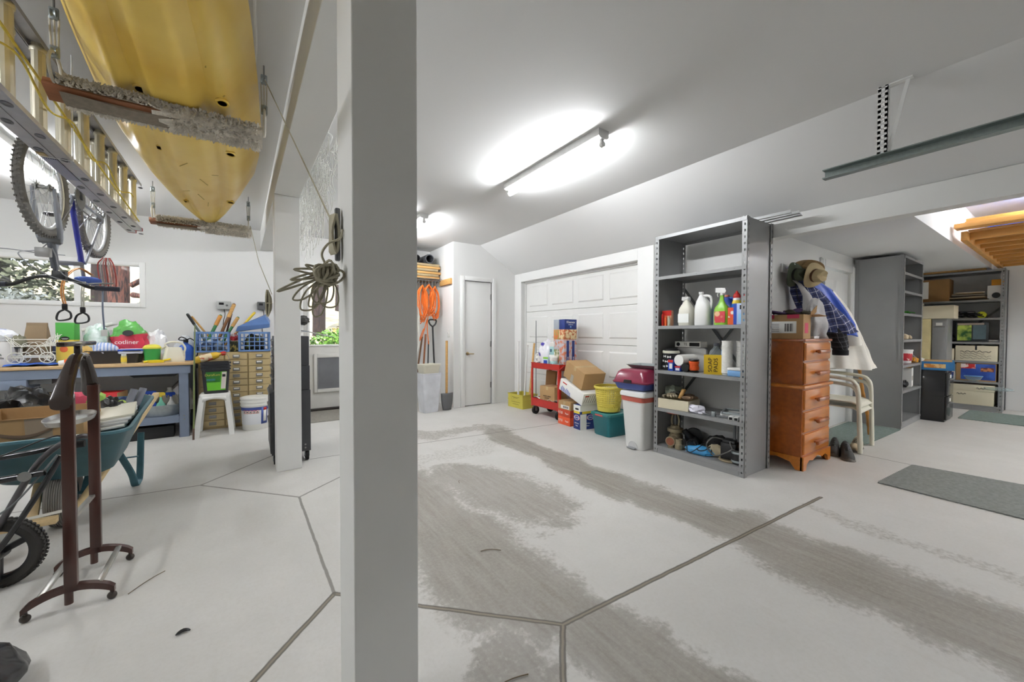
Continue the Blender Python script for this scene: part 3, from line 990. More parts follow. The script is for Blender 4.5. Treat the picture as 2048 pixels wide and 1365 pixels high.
m = MB(); m.lathe([(.02, .245), (.022, .248), (.022, .272), (0, .274)], 16); m.out('cap', M('grey_cap', (120, 124, 140), .4), t)
t = thing('soap_pads_box', 'yellow box of soap pads standing at the shelf edge', 'box', (3.395, 1.855, Z2), .42)
m = MB(); m.bx(-.03, .03, -.07, .07, 0, .170, .002); m.out('body', YELLOW, t)
decal(t, 'printed_label', M('pale_star', (240, 236, 200), .6), '-y', -.022, .022, .06, .12, (.06, .14, .17))
decal(t, 'printed_label', M('mustard_print', (214, 178, 30), .5), '-x', -.07, .07, 0, .17, (.06, .14, .17))
words('SOAP', .045, INK, t, (-.0322, .018, .082), (PI / 2, -PI / 2, -PI / 2), sx=1.15)
words('PADS', .045, INK, t, (-.0322, -.026, .082), (PI / 2, -PI / 2, -PI / 2), sx=1.15)
t = tin('aerosol_can', 'slim white spray can with a pale blue cap next to the cup stacks', 'can', (3.43, 1.775, Z2), .026, .165, M('white_lime_print', (226, 230, 206), .35))
m = MB(); m.lathe([(.021, .165), (.024, .168), (.024, .215), (.02, .218), (0, .218)], 16); m.out('cap', SKY, t)
def cup_stack(label, loc, n_=22):
    t = thing('cup_stack', label, 'cups', loc, 0, 'stacks of white foam cups')
    m = MB()
    pr = [(0.032, 0)]
    for k in range(n_):
        z = .02 + k * .0118
        pr += [(.0405, z), (.0435, z + .001), (.0435, z + .005), (.0405, z + .006)]
    pr += [(.041, .29), (.044, .291), (.044, .298), (.038, .298), (.03, .23)]
    m.lathe(pr, 24); m.out('cups', PAPER, t, smooth=25)
    return t
c1 = cup_stack('left-hand of two tall stacks of white foam cups', (3.40, 1.735, Z2))
c1['label'] = 'tall stack of white foam cups next to the pale blue-capped can'
dup(c1, (3.48, 1.655, Z2), 1.0, 'tall stack of white foam cups next to the small navy bottle')
t = tin('lotion_bottle', 'slim navy bottle with a grey collar behind the blue wipes box', 'bottle', (3.56, 1.61, Z2), .027, .165, M('deep_violet_blue', (48, 44, 128), .35), top=M('grey_collar', (150, 150, 160), .4))
m = MB(); m.lathe([(.013, .165), (.014, .168), (.013, .20), (0, .201)], 12); m.out('cap', BLUE, t)
t = tin('sauce_bottle', 'white bottle with a green cap against the near post', 'bottle', (3.66, 1.615, Z2), .036, .21, two_tone('berry_label', (232, 226, 214), (120, 44, 40), 12, lo=.55, hi=.6))
m = MB(); m.lathe([(.02, .21), (.024, .212), (.024, .262), (0, .264)], 16); m.out('cap', M('sage_cap', (150, 172, 96), .45), t)
t = carton('wipes_box', 'flat blue box with a white lid at the shelf edge by the post', 'box', (3.375, 1.636, Z2), (0.09, 0.125, 0.05), 0, SKY, bev=.008)
m = MB(); m.bx(-.046, .046, -.0635, .0635, .05, .072, .008); m.out('lid', WHITE, t)

# ---------------------------------------------------------------- third bay (z = 0.45): gloves tray and hardware
Z1 = 0.4515
t = carton('glove_tray', 'shallow cream carton heaped with work gloves', 'tray', (3.46, 2.225, Z1), (0.24, 0.30, 0.095), .12, CREAM, lid='open')
CLOTH = [M('canvas_glove', (150, 138, 116), .9, var=.15, bump=.3), M('leather_glove', (128, 104, 80), .8, var=.15, bump=.2), M('green_grey_cloth', (124, 130, 116), .9, var=.12, bump=.3), M('dark_glove', (62, 62, 58), .9, var=.2, bump=.2)]
def glove(label, loc, rz, mat, s=1.0, tilt=0.0):
    t = thing('work_glove', label, 'glove', loc, rz, 'work gloves in the cream tray')
    m = MB()
    m.loft([[(math.cos(a) * .045 * k * s, (y) * s, math.sin(a) * .014 * s * k2 + .016 + .02 * math.sin(y * 30)) for a in [2 * PI * i / 10 for i in range(10)]] for y, k, k2 in ((-.11, .9, .9), (-.06, .8, 1), (0, .95, 1.2), (.045, .98, 1), (.055, .9, .7))])
    for i, (x, l) in enumerate(((-.032, .055), (-.011, .07), (.011, .066), (.031, .05))):
        m.tube([(x * s, .045 * s, .018), (x * 1.1 * s, (.045 + l * .6) * s, .026), (x * 1.15 * s, (.045 + l) * s, .012)], [.012 * s, .0115 * s, .008 * s], n=8)
    m.tube([(.036 * s, -.02 * s, .018), (.066 * s, .012 * s, .02), (.07 * s, .04 * s, .016)], [.013 * s, .012 * s, .009 * s], n=8)
    m.out('glove_body', mat, t, smooth=70)
    t.rotation_euler = (tilt, 0, rz)
    return t
glove('tan canvas glove drooping over the cream tray end', (3.40, 2.28, Z1 + .10), 2.4, CLOTH[0], 1, .1)
glove('brown leather glove on the heap, nearest the tray corner', (3.47, 2.13, Z1 + .10), -1.2, CLOTH[1], 1.05, -.1)
glove('dark glove in the middle of the heap', (3.50, 2.22, Z1 + .115), 1.0, CLOTH[3], 1.0, .15)
m = MB(); m.lump((3.50, 2.30, Z1 + .09), (.16, .16, .13), 3, .35, 2.2, 3, crease=.4)
tag(m.out('rag', CLOTH[2], None, smooth=60), 'grey-green rag bunched at the back of the glove tray', 'rag')
m = MB(); m.cyl((3.42, 2.19, Z1 + .10), (3.45, 2.165, Z1 + .185), .017, .02, 14); m.ball((3.45, 2.165, Z1 + .185), .02, (1, 1, .5))
tag(m.out('chisel', WOOD), 'pale wooden tool handle sticking up from the gloves', 'handle')
m = MB(); m.lump((3.39, 2.0, Z1), (.10, .15, .075), 9, .4, 2.6, 3, crease=.5)
tag(m.out('plastic_bag', M('frosted_bag', (224, 222, 234), .3, var=.05), None, smooth=40), 'small crumpled white bag with blue print on the steel board', 'bag')
t = thing('door_bracket', 'small steel bracket with square end lying on the board', 'bracket', (3.37, 1.83, Z1), .3)
m = MB(); m.box((0, 0, .022), (.03, .03, .044), None, .003); m.out('block', ZINC, t)
m = MB(); m.beam((.01, -.01, .012), (.06, -.20, .012), .012, .012); m.beam((0, .01, .01), (.05, .12, .01), .012, .01); m.out('rod', STEEL_D, t)
t = thing('tray_frame', 'stack of grey and white window-frame pieces at the near end', 'frame', (3.50, 1.70, Z1), .10)
for k, (mm, z, s_) in enumerate(((STEEL_D, 0, 1.0), (WHITE, .018, .85), (ZINC, .036, .9))):
    m = MB()
    for x0, x1, y0, y1 in ((-.12, .12, -.12, -.10), (-.12, .12, .10, .12), (-.12, -.10, -.10, .10), (.10, .12, -.10, .10)):
        m.bx(x0 * s_, x1 * s_, y0 * s_, y1 * s_, z, z + .018, .003)
    o = m.out('frame_piece', mm, t); o.rotation_euler = (0, 0, .12 * k)
for k, (y, lb) in enumerate(((1.675, 'white square-ended rail lying at the board edge, nearer the bracket'), (1.632, 'white square-ended rail lying at the board edge, by the post'))):
    t = thing('rail_offcut', lb, 'rail', (3.375, y, Z1), .25, 'square rails on the third board')
    m = MB(); m.box((.0, 0, .016), (.10, .034, .032), None, .002); m.out('rail', WHITE, t); m = MB(); m.box((-.0505, 0, .016), (.002, .024, .022)); m.out('end_plug', INK, t)

# ---------------------------------------------------------------- bottom bay (z = 0.075)
Z0 = 0.0765
t = thing('gate_valve', 'heavy bronze gate valve with a red handwheel', 'valve', (3.48, 2.27, Z0), 0.25)
m = MB(); m.cyl((-.13, 0, .062), (.10, 0, .062), .042, n=20); m.lathe([(.036, 0), (.046, .004), (.046, .03), (.034, .035)], 20, (-.145, 0, .062), 'x'); m.ball((0, 0, .072), .062); m.lathe([(.045, .06), (.05, .13), (.075, .135), (.075, .165), (.05, .17), (.04, .195), (.03, .20)], 20)
m.out('body', BRONZE, t)
m = MB(); m.lathe([(.030, .001), (.0375, .001), (.0375, .02), (.030, .02)], 20, (-.1465, 0, .062), 'x'); m.out('pipe_end', M('rust', (138, 84, 60), .8, var=.2), t)
m = MB()
for s_ in (-1, 1): m.tube(smooth_path([(0, s_ * .028, .19), (0, s_ * .036, .24), (0, s_ * .026, .29), (0, s_ * .014, .31)]), .009)
m.cyl((0, 0, .30), (0, 0, .325), .02); m.out('yoke', BRONZE, t)
m = MB(); m.cyl((0, 0, .19), (0, 0, .345), .009); m.out('stem', STEEL_D, t)
m = MB(); m.tube(ring_pts((0, 0, .325), .082, 28), .010, n=8, closed=True)
for k in range(5): m.tube([(0, 0, .33), (math.cos(k * 1.2566) * .08, math.sin(k * 1.2566) * .08, .325)], .008, n=6)
m.out('handwheel', M('faded_red', (158, 52, 40), .6, var=.15), t)
t = thing('pipe_union', 'short tan threaded fitting standing before the valve', 'pipe fitting', (3.375, 2.16, Z0), 0)
m = MB(); m.lathe([(.034, 0), (.038, .004), (.038, .045), (.032, .05), (.032, .095), (.026, .096), (.026, .03), (0, .03)], 20); m.out('body', BRONZE, t)
t = thing('pipe_bushing', 'smallest tan bushing lying in front of the valve', 'pipe fitting', (3.36, 2.24, Z0), 0)
m = MB(); m.lathe([(.028, 0), (.028, .018), (.020, .02), (.020, .04), (.014, .04), (.014, .02), (0, .02)], 8); m.out('body', BRONZE, t, smooth=20)
t = thing('pump', 'black irrigation pump lying behind the blue bag', 'pump', (3.55, 2.12, Z0), .5)
m = MB(); m.cyl((-.12, 0, .06), (.06, 0, .06), .045, n=20); m.lathe([(.05, 0), (.085, .005), (.085, .05), (.05, .06)], 24, (.04, 0, .087), 'x'); m.cyl((-.05, .01, .08), (-.06, .08, .17), .028); m.lathe([(.03, 0), (.042, 0), (.042, .035), (.03, .035)], 20, (-.15, 0, .06), 'x')
m.out('housing', BLACK, t)
m = MB()
for k in range(10):
    a = k * .628; m.cyl((.085, math.cos(a) * .072, .087 + math.sin(a) * .072), (.105, math.cos(a) * .072, .087 + math.sin(a) * .072), .006, n=6)
m.out('bolt_ring', STEEL_D, t)
m = MB(); m.lump((3.63, 1.93, Z0), (.16, .20, .15), 5, .3, 1.8, 3)
tag(m.out('black_bag', M('black_cloth', (44, 44, 46), .8, var=.2)), 'dark cloth bundle against the back of the bottom board', 'bundle')
t = thing('cable_bag', 'blue plastic package wrapped in black cable', 'package', (3.40, 1.97, Z0), .25)
m = MB(); m.lump((0, 0, 0), (.12, .26, .075), 11, .22, 2.0, 3, crease=.3); m.out('package', M('package_blue', (62, 150, 206), .35, var=.15), t)
m = MB(); m.tube(smooth_path([(-.07, .09, .03), (-.03, .10, .10), (.03, .06, .09), (-.06, .0, .05), (-.07, -.06, .06), (.02, -.09, .08), (-.05, -.11, .03)]), .005, n=6); m.tube(smooth_path([(-.06, .12, .05), (-.075, .06, .02), (-.06, -.02, .085), (.03, -.02, .09)]), .004, n=6); m.out('cable', BLACKR, t)
m = MB(); m.lump((3.47, 1.855, Z0), (.12, .16, .11), 14, .3, 2.0, 3, crease=.3)
tag(m.out('cloth_bag', M('tan_sack', (176, 164, 136), .85, var=.1, bump=.2)), 'small tan sack leaning between the blue package and black pump', 'bag')
t = thing('sump_pump', 'black sump pump with an upright pipe and grey cord', 'pump', (3.44, 1.72, Z0), .2)
m = MB(); m.lathe([(.085, 0), (.09, .006), (.085, .016), (.05, .02)], 24); m.out('base_plate', BRONZE, t)
m = MB(); m.box((0, 0, .09), (.12, .12, .14), None, .008); m.box((0, 0, .17), (.10, .10, .03), None, .01); m.out('housing', BLACK, t)
m = MB(); m.cyl((.02, -.03, .17), (.02, -.03, .315), .011); m.cyl((.02, -.055, .17), (.02, -.055, .31), .007); m.out('pipe', STEEL_D, t)
m = MB(); m.tube(smooth_path([(-.02, .05, .18), (-.07, .12, .19), (-.10, .16, .12), (-.08, .10, .04), (-.09, .0, .09), (-.075, -.05, .12), (-.07, -.10, .03)]), .006, n=6); m.tube(smooth_path([(0, -.02, .18), (-.066, -.02, .16), (-.07, -.08, .04), (-.06, -.13, .01)]), .006, n=6); m.out('cord', M('grey_cord', (96, 94, 92), .6), t)
t = thing('pipe_coupling', 'black rubber coupling with steel bands by the near post', 'pipe fitting', (3.42, 1.635, Z0), 0)
m = MB(); m.lathe([(.048, 0), (.058, .004), (.058, .115), (.05, .12), (.05, .02), (0, .02)], 26); m.out('sleeve', BLACKR, t)
for z in (.015, .088):
    m = MB(); m.lathe([(.0595, z), (.0600, z + .001), (.0600, z + .017), (.0595, z + .018)], 26, cap=False); m.out('clamp_band', ZINC, t)

# ---------------------------------------------------------------- chest of drawers
t = thing('chest_of_drawers', 'two-tier reddish wooden chest of five drawers beside the steel shelf', 'chest of drawers', (3.905, 1.352, 0), 0)
m = MB()
m.bx(0.02, 0.60, 0.012, 0.40, 0.735, 1.112); m.bx(0.0, 0.62, 0.006, 0.41, 0.115, 0.705)
m.out('carcass', CHERRY, t)
m = MB(); m.bx(0.0, 0.62, -0.012, 0.41, 1.112, 1.135, .006); m.out('top_board', CHERRY, t)
m = MB(); m.bx(-0.022, 0.642, -0.022, 0.42, 0.705, 0.735, .012); m.out('ledge_moulding', CHERRYL, t)
m = MB()
pr = [(0, 0), (.055, 0), (.075, .05), (.13, .075), (.20, .062), (.31, .092), (.42, .062), (.49, .075), (.545, .05), (.565, 0), (.62, 0), (.62, .118), (0, .118)]
m.prism(pr, 'y', -.012, .012)
for x in (0, .605):
    m.prism([(.0, 0), (.05, 0), (.09, .06), (.20, .085), (.33, .06), (.36, 0), (.41, 0), (.41, .118), (0, .118)], 'x', x, x + .018)
m.out('bracket_base', CHERRYL, t)
for x0, x1, z0, z1 in ((.035, .585, .952, 1.098), (.035, .585, .748, .925), (.028, .592, .522, .690), (.028, .592, .330, .500), (.028, .592, .135, .308)):
    m = MB(); m.bx(x0, x1, -.008, .012, z0, z1, .005)
    m.bx(x0 - .006, x1 + .006, .003, .007, z0 - .006, z1 + .006)
    d = m.out('drawer', CHERRYL, t)
    zc = (z0 + z1) / 2; xc = (x0 + x1) / 2
    m = MB(); m.bx(xc - .08, xc + .08, -.034, -.008, zc - .008, zc + .008, .004); m.bx(xc - .12, xc + .12, -.062, -.030, zc - .018, zc + .018, .014)
    m.out('handle', CHERRY, d)
sz = (.20, .36, .215)
t = carton('shipping_box', 'open brown shipping box with a white address label on the chest', 'box', (4.05, 1.565, 1.136), sz, R(4), CARD, lid='open')
decal(t, 'address_label', PAPER, '-x', -.13, .09, .05, .155, sz)
for k in range(9): decal(t, 'bar_code', INK, '-x', -.105 + k * .007, -.105 + k * .007 + (.002 + .002 * (k % 3)), .065, .135, sz, .0022)
for k in range(5): decal(t, 'address_lines', INK, '-x', .0, .07 - .012 * (k % 2), .065 + .016 * k, .068 + .016 * k, sz, .0022)
for u0, u1 in ((-.15, -.06), (.04, .12)): decal(t, 'red_tape', PINK, '-x', u0, u1, .18, .215, sz)
decal(t, 'red_tape', PINK, '-y', -.06, .03, .05, .14, sz)
m = MB(); m.beam((.09, -.18, .21), (.13, -.215, .27), .003, .12, up=(1, 0, 0)); m.beam((0.1, -.18, .215), (.16, -.22, .20), .18, .003); m.out('flap', CARD, t)
GV = [M('purple_knit', (74, 56, 92), .95, var=.2, bump=.4, bscale=120), M('dark_olive_glove', (70, 66, 52), .9, var=.2, bump=.3)]
for (x, y, z, rz, mt, lb) in ((4.03, 1.60, 1.355, .4, GV[0], 'purple knit glove draped over the open shipping box'), (4.07, 1.50, 1.36, -.9, GV[0], 'second purple glove folded at the box corner'), (4.06, 1.45, 1.35, -1.8, GV[1], 'dark olive glove hanging at the right edge of the shipping box')):
    t = thing('knit_glove', lb, 'glove', (x, y, z), rz, 'gloves on the shipping box')
    m = MB(); m.loft([[(math.cos(a) * .045 * k, y_, math.sin(a) * .016 + .016 + .012 * math.sin(y_ * 40)) for a in [2 * PI * i / 10 for i in range(10)]] for y_, k in ((-.12, .85), (-.05, .8), (0, 1), (.05, 1), (.06, .9))])
    for i, x_ in enumerate((-.032, -.011, .011, .031)): m.tube([(x_, .05, .016), (x_ * 1.1, .09, .028), (x_ * 1.1, .115, .008)], [.012, .0115, .008])
    m.tube([(.036, -.02, .018), (.066, .015, .02), (.07, .04, .012)], [.013, .012, .009]); m.out('glove_body', mt, t, smooth=70)
t = carton('white_charger', 'small white box lying on the chest top under the grey bag', 'box', (4.30, 1.43, 1.136), (.17, .08, .022), .1, WHITE)

# ---------------------------------------------------------------- peg rail, hats, bag and coats on the side bay wall
t = thing('peg_rail', 'short white peg rail on the wall behind the hats', 'rail', (4.55, 1.78, 1.86), 0)
m = MB(); m.bx(-.03, .95, -.022, 0, -.045, .045, .004); m.out('board', TRIM, t)
for x in (.05, .25, .45, .65, .85):
    m = MB(); m.cyl((x, -.02, 0), (x, -.085, .025), .010, n=10); m.ball((x, -.088, .027), .014); m.out('peg', TRIM, t)
def hat(label, loc, rot, felt, band, droop=.25):
    t = thing('brimmed_hat', label, 'hat', loc, 0); t.rotation_euler = Vector(rot).to_track_quat('Z', 'Y').to_euler(); t.scale = (.80, .80, 1.0)
    m = MB()
    rings = []
    for r, z in ((.175, 0), (.172, .004), (.12, .012), (.092, .018), (.090, .05), (.084, .085), (.070, .105), (.04, .100), (.0, .088)):
        rings.append([(math.cos(a) * r * 1.0, math.sin(a) * r * .88, z + (droop * (max(0, r - .09)) * (math.cos(2 * a) * .9) if r > .1 else (-.022 * math.exp(-(math.sin(a) * r / .03) ** 2) if z > .09 else 0))) for a in [2 * PI * i / 36 for i in range(36)]])
    m.loft(rings, cap=False)
    m.out('felt', felt, t, smooth=70, solid=.004)
    m = MB(); m.lathe([(.0935, .020), (.0945, .021), (.0932, .042), (.0925, .043)], 36, (0, 0, 0), sy=.88, cap=False); m.out('hat_band', band, t, smooth=60)
    return t
GRNF = M('dark_green_felt', (72, 80, 62), .9, var=.12, bump=.2); GRYF = M('grey_green_felt', (104, 112, 98), .9, var=.1, bump=.2); TANF = M('tan_felt', (176, 158, 120), .9, var=.08, bump=.2); DTANF = M('dark_tan_felt', (146, 118, 80), .9, var=.12, bump=.2)
hat('dark green brimmed hat hanging edge-on, first on the pegs', (4.60, 1.69, 1.785), (-.15, -.95, -.12), GRNF, M('black_band', (30, 32, 28), .8))
hat('brown patterned hat half hidden between the green and the tan hats', (4.86, 1.66, 1.86), (-.75, -.5, .35), DTANF, M('brown_band', (92, 62, 40), .8))
hat('tan fedora hat facing out in front of the plaid shirt', (4.66, 1.545, 1.765), (-.30, -.93, -.22), TANF, M('brown_band', (92, 62, 40), .8))
m = MB(); m.tube(smooth_path([(4.64, 1.70, 1.74), (4.63, 1.67, 1.60), (4.66, 1.66, 1.50), (4.70, 1.67, 1.56), (4.69, 1.70, 1.72)]), .004, n=6)
tag(m.out('chin_strap', BLACK), 'thin black chin cord hanging below the green hat', 'cord')
def garment(name, label, cat, rings, mat, fold=.012, nf=7, seed=1, extra=None):
    """hanging cloth: rings = (cx, cy, z, half length, half thickness, turn)"""
    t = thing(name, label, cat, (rings[0][0], rings[0][1], rings[0][2]), 0)
    o = Vector(rings[0][:3])
    P_ = []
    for i in range(len(rings) - 1):
        for j in range(5):
            f = j / 5
            P_.append([rings[i][k] * (1 - f) + rings[i + 1][k] * f for k in range(6)])
    P_.append(list(rings[-1]))
    m = MB(); rr = []
    for i, (cx, cy, z, hl, ht, tw) in enumerate(P_):
        ring = []
        fr = min(1, i / 8)
        for k in range(48):
            a = 2 * PI * k / 48
            w_ = fold * fr * (math.sin(nf * a + seed) + .6 * math.sin(nf * 1.7 * a + seed * 2 + i * .15))
            u, v = math.cos(a) * (hl + w_), math.sin(a) * (ht + w_)
            n_ = noise.noise(Vector((u * 9 + seed, v * 9, z * 7))) * fold * .9
            ring.append(Vector((cx + u * math.cos(tw) - v * math.sin(tw) + n_, cy + u * math.sin(tw) + v * math.cos(tw) + n_, z + .010 * math.sin(3 * a + seed) * (i > len(P_) - 3))) - o)
        rr.append(ring)
    m.loft(rr, cap=True)
    m.out('body', mat, t, smooth=80)
    return t, o
def plaid(name, base, c2, c3, sx_=14):
    m = M(name, base, .95, var=.10, scale=30)
    nt = m.node_tree; L = nt.links.new; b = nt.nodes['Principled BSDF']
    tc = nn(nt, 'ShaderNodeTexCoord'); mp = nn(nt, 'ShaderNodeMapping'); mp.inputs['Rotation'].default_value = (0, .28, .5); L(tc.outputs['Object'], mp.inputs[0])
    sep = nn(nt, 'ShaderNodeSeparateXYZ'); L(mp.outputs[0], sep.inputs[0])
    src = b.inputs['Base Color'].links[0].from_socket
    for ax, off, wd, cc, k in ((0, 0, .22, c2, .55), (2, 0, .22, c2, .55), (0, .5, .07, c3, .8), (2, .5, .07, c3, .8)):
        mu = nn(nt, 'ShaderNodeMath', operation='MULTIPLY_ADD'); mu.inputs[1].default_value = sx_; mu.inputs[2].default_value = off; L(sep.outputs[ax], mu.inputs[0])
        fr = nn(nt, 'ShaderNodeMath', operation='FRACT'); L(mu.outputs[0], fr.inputs[0])
        lt = nn(nt, 'ShaderNodeMath', operation='LESS_THAN'); lt.inputs[1].default_value = wd; L(fr.outputs[0], lt.inputs[0])
        kk = nn(nt, 'ShaderNodeMath', operation='MULTIPLY'); kk.inputs[1].default_value = k; L(lt.outputs[0], kk.inputs[0])
        mx = nn(nt, 'ShaderNodeMix', data_type='RGBA'); L(kk.outputs[0], mx.inputs[0]); L(src, mx.inputs[6]); mx.inputs[7].default_value = rgb(*cc); src = mx.outputs[2]
    L(src, b.inputs['Base Color'])
    return m
PL = plaid('blue_plaid', (62, 70, 112), (30, 34, 58), (206, 206, 220))
t, o = garment('plaid_shirt', 'blue and white plaid flannel shirt hanging beneath the tan hat', 'shirt',
    [(4.70, 1.71, 1.77, .05, .04, -.5), (4.78, 1.65, 1.62, .15, .07, -.6), (4.86, 1.56, 1.42, .19, .08, -.7), (4.93, 1.48, 1.27, .20, .085, -.75), (4.96, 1.44, 1.19, .19, .08, -.75)], PL, .012, 6, 2)
m = MB(); m.tube([Vector(p) - o for p in smooth_path([(4.95, 1.46, 1.24), (4.97, 1.42, 1.13), (4.96, 1.405, 1.03), (4.95, 1.40, .985)])], [.075] * 6 + [.07] * 6 + [.062] * 6 + [.06], n=16)
m.out('sleeve', plaid('black_plaid', (44, 44, 48), (20, 20, 22), (120, 120, 126), 22), t, smooth=80)
m = MB(); m.lathe([(.062, 0), (.066, .004), (.066, .05), (.06, .055)], 18, Vector((4.95, 1.40, .965)) - o); m.out('cuff', M('black_lining', (28, 28, 32), .9), t)
garment('blue_jacket', 'bright blue jacket hanging between the plaid shirt and the white coat', 'jacket',
    [(5.0, 1.72, 1.80, .05, .03, -.55), (5.08, 1.64, 1.66, .14, .042, -.6), (5.155, 1.555, 1.45, .155, .042, -.7), (5.195, 1.475, 1.28, .145, .042, -.75), (5.185, 1.44, 1.16, .13, .04, -.75)], M('nylon_blue', (40, 84, 196), .4, var=.12, bump=.15, bscale=25), .009, 5, 5)
COAT = M('white_cotton', (240, 236, 226), .85, var=.02, bump=.15, bscale=25)
t, o = garment('white_coat', 'long white cotton coat hanging last on the rail before the grey shelf', 'coat',
    [(5.18, 1.71, 1.78, .05, .025, -.4), (5.28, 1.665, 1.62, .13, .05, -.5), (5.36, 1.60, 1.38, .19, .06, -.6), (5.42, 1.54, 1.15, .23, .07, -.62), (5.44, 1.50, .95, .26, .075, -.64), (5.43, 1.47, .80, .28, .08, -.66)], COAT, .014, 7, 8)
m = MB(); m.tube([Vector(p) - o for p in smooth_path([(5.26, 1.62, 1.62), (5.38, 1.52, 1.42), (5.44, 1.45, 1.20), (5.45, 1.43, 1.05)])], [.07] * 19, n=14); m.out('sleeve', COAT, t, smooth=80)
m = MB(); m.tube([Vector(p) - o for p in smooth_path([(5.08, 1.70, 1.76), (5.16, 1.66, 1.83), (5.26, 1.68, 1.73)])], [.03] * 13, n=10, flat=1.6); m.out('collar', M('grey_collar_cloth', (150, 152, 154), .9), t, smooth=80)
m = MB()
m.lump((4.50, 1.47, 1.137), (.36, .17, .36), 21, .22, 1.6, 4, crease=.35)
m.loft([[(4.54 + math.cos(a) * .035 * k + dx, 1.53 + math.sin(a) * .02 * k + dy, z) for a in [2 * PI * i / 20 for i in range(20)]] for z, k, dx, dy in ((1.30, 4.2, -.04, -.05), (1.42, 2.6, -.02, -.01), (1.56, 1.6, .02, .03), (1.68, .9, .03, .10), (1.74, .5, .04, .17))])
tag(m.out('mesh_bag', M('grey_mesh', (168, 166, 166), .5, var=.12, bump=.2, bscale=40), None, smooth=60), 'sagging grey mesh bag hung on a peg and resting on the chest', 'bag')

# ---------------------------------------------------------------- stacked white plastic chairs
def chair_shape(t):
    def path_leg(s_): return [(s_ * .235, -.235, 0), (s_ * .245, -.225, .30), (s_ * .255, -.215, .55), (s_ * .257, -.19, .63), (s_ * .258, -.13, .665), (s_ * .257, .08, .685), (s_ * .25, .22, .70)]
    m = MB()
    m.sheet(lambda u, v: ((u - .5) * (.46 - .05 * v), -.23 + .44 * v, .435 - .018 * math.sin(PI * u) * math.sin(PI * min(1, v * 1.1)) - .02 * max(0, .12 - v) * 20 * (1 - v)), 14, 12)
    m.out('seat', OFFW, t, smooth=60, solid=.012)
    for s_ in (-1, 1):
        m = MB(); m.tube(smooth_path(path_leg(s_)), [.031] * 7 + [.028] * 30, n=12, flat=.62, up=(1, 0, 0)); m.out('arm_and_leg', OFFW, t, smooth=60)
        m = MB(); m.tube(smooth_path([(s_ * .20, .27, 0), (s_ * .195, .23, .25), (s_ * .19, .205, .43), (s_ * .20, .24, .62), (s_ * .20, .29, .80)]), [.028] * 25, n=12, flat=.6, up=(1, 0, 0)); m.out('back_post', OFFW, t, smooth=60)
    for k in range(5):
        x = -.13 + .065 * k
        m = MB(); m.beam((x, .21, .44), (x, .285, .80), .04, .008, up=(0, -1, 0), bev=.003); m.out('back_slat', OFFW, t)
    m = MB(); m.tube(smooth_path([(-.20, .285, .79), (-.1, .295, .83), (.1, .295, .83), (.20, .285, .79)]), .02, n=10); m.out('top_rail', OFFW, t, smooth=60)
CH = thing('plastic_armchair', 'upper of two stacked ivory plastic armchairs behind the chest', 'chair', (5.165, 1.475, .066), R(3), 'stacked plastic armchairs')
chair_shape(CH)
dup(CH, (5.165, 1.475, .010), R(3), 'lower of two stacked ivory plastic armchairs, feet on the green mat')
# footwear
def shoe(label, loc, rz, upper, sole, s=1.0):
    t = thing('sneaker', label, 'shoe', loc, rz, 'shoes beside the chest')
    m = MB(); m.loft([[(math.cos(a) * w_ * s, y * s, z0 * s + max(0, math.sin(a)) * h_ * s) for a in [2 * PI * i / 16 for i in range(16)]] for y, w_, h_, z0 in ((-.135, .03, .07, .02), (-.12, .038, .085, .018), (-.06, .04, .088, .018), (0, .042, .075, .016), (.05, .048, .055, .014), (.10, .046, .042, .014), (.135, .03, .03, .014), (.145, .012, .018, .014))]); m.out('upper', upper, t, smooth=60)
    m = MB(); m.loft([[(math.cos(a) * w_ * s, y * s, max(0, math.sin(a)) * .024 * s) for a in [2 * PI * i / 16 for i in range(16)]] for y, w_ in ((-.142, .03), (-.12, .043), (0, .045), (.06, .053), (.11, .05), (.14, .034), (.15, .012))]); m.out('sole', sole, t, smooth=40)
    m = MB()
    for k in range(4): m.tube([(-.022 * s, (-.01 + .022 * k) * s, (.082 - .007 * k) * s), (0, (.0 + .022 * k) * s, (.096 - .009 * k) * s), (.022 * s, (-.01 + .022 * k) * s, (.082 - .007 * k) * s)], .003, n=5)
    m.out('laces', BLACK, t)
    t.scale = (1, 1, 1.25)
    return t
SHG = M('dark_suede', (74, 74, 72), .85, var=.2); SHS = M('sole_grey', (110, 106, 98), .7)
shoe('dark grey lace-up sneaker in front by the chest foot', (4.70, 1.265, 0), R(112), SHG, SHS, 1.05)
shoe('second dark sneaker standing just behind the first', (4.78, 1.385, 0), R(105), SHG, SHS, 1.05)
shoe('pale beige shoe peeping out behind the chair leg', (5.10, 1.30, 0), R(95), M('beige_suede', (168, 152, 124), .85, var=.1), SHS)
# walking stick by the grey shelf
t = thing('walking_stick', 'knobbly varnished stick leaning between the coat and the grey shelf', 'stick', (5.95, 1.40, .0095), 0)
m = MB(); m.tube(smooth_path([(0, 0, 0), (.02, .03, .25), (.0, .07, .5), (.03, .11, .75), (.01, .15, .98)]), [.016, .019, .015, .020, .016] * 5, n=9); m.out('stick', M('varnished_stick', (176, 122, 52), .4, var=.2, scale=12), t, smooth=60)

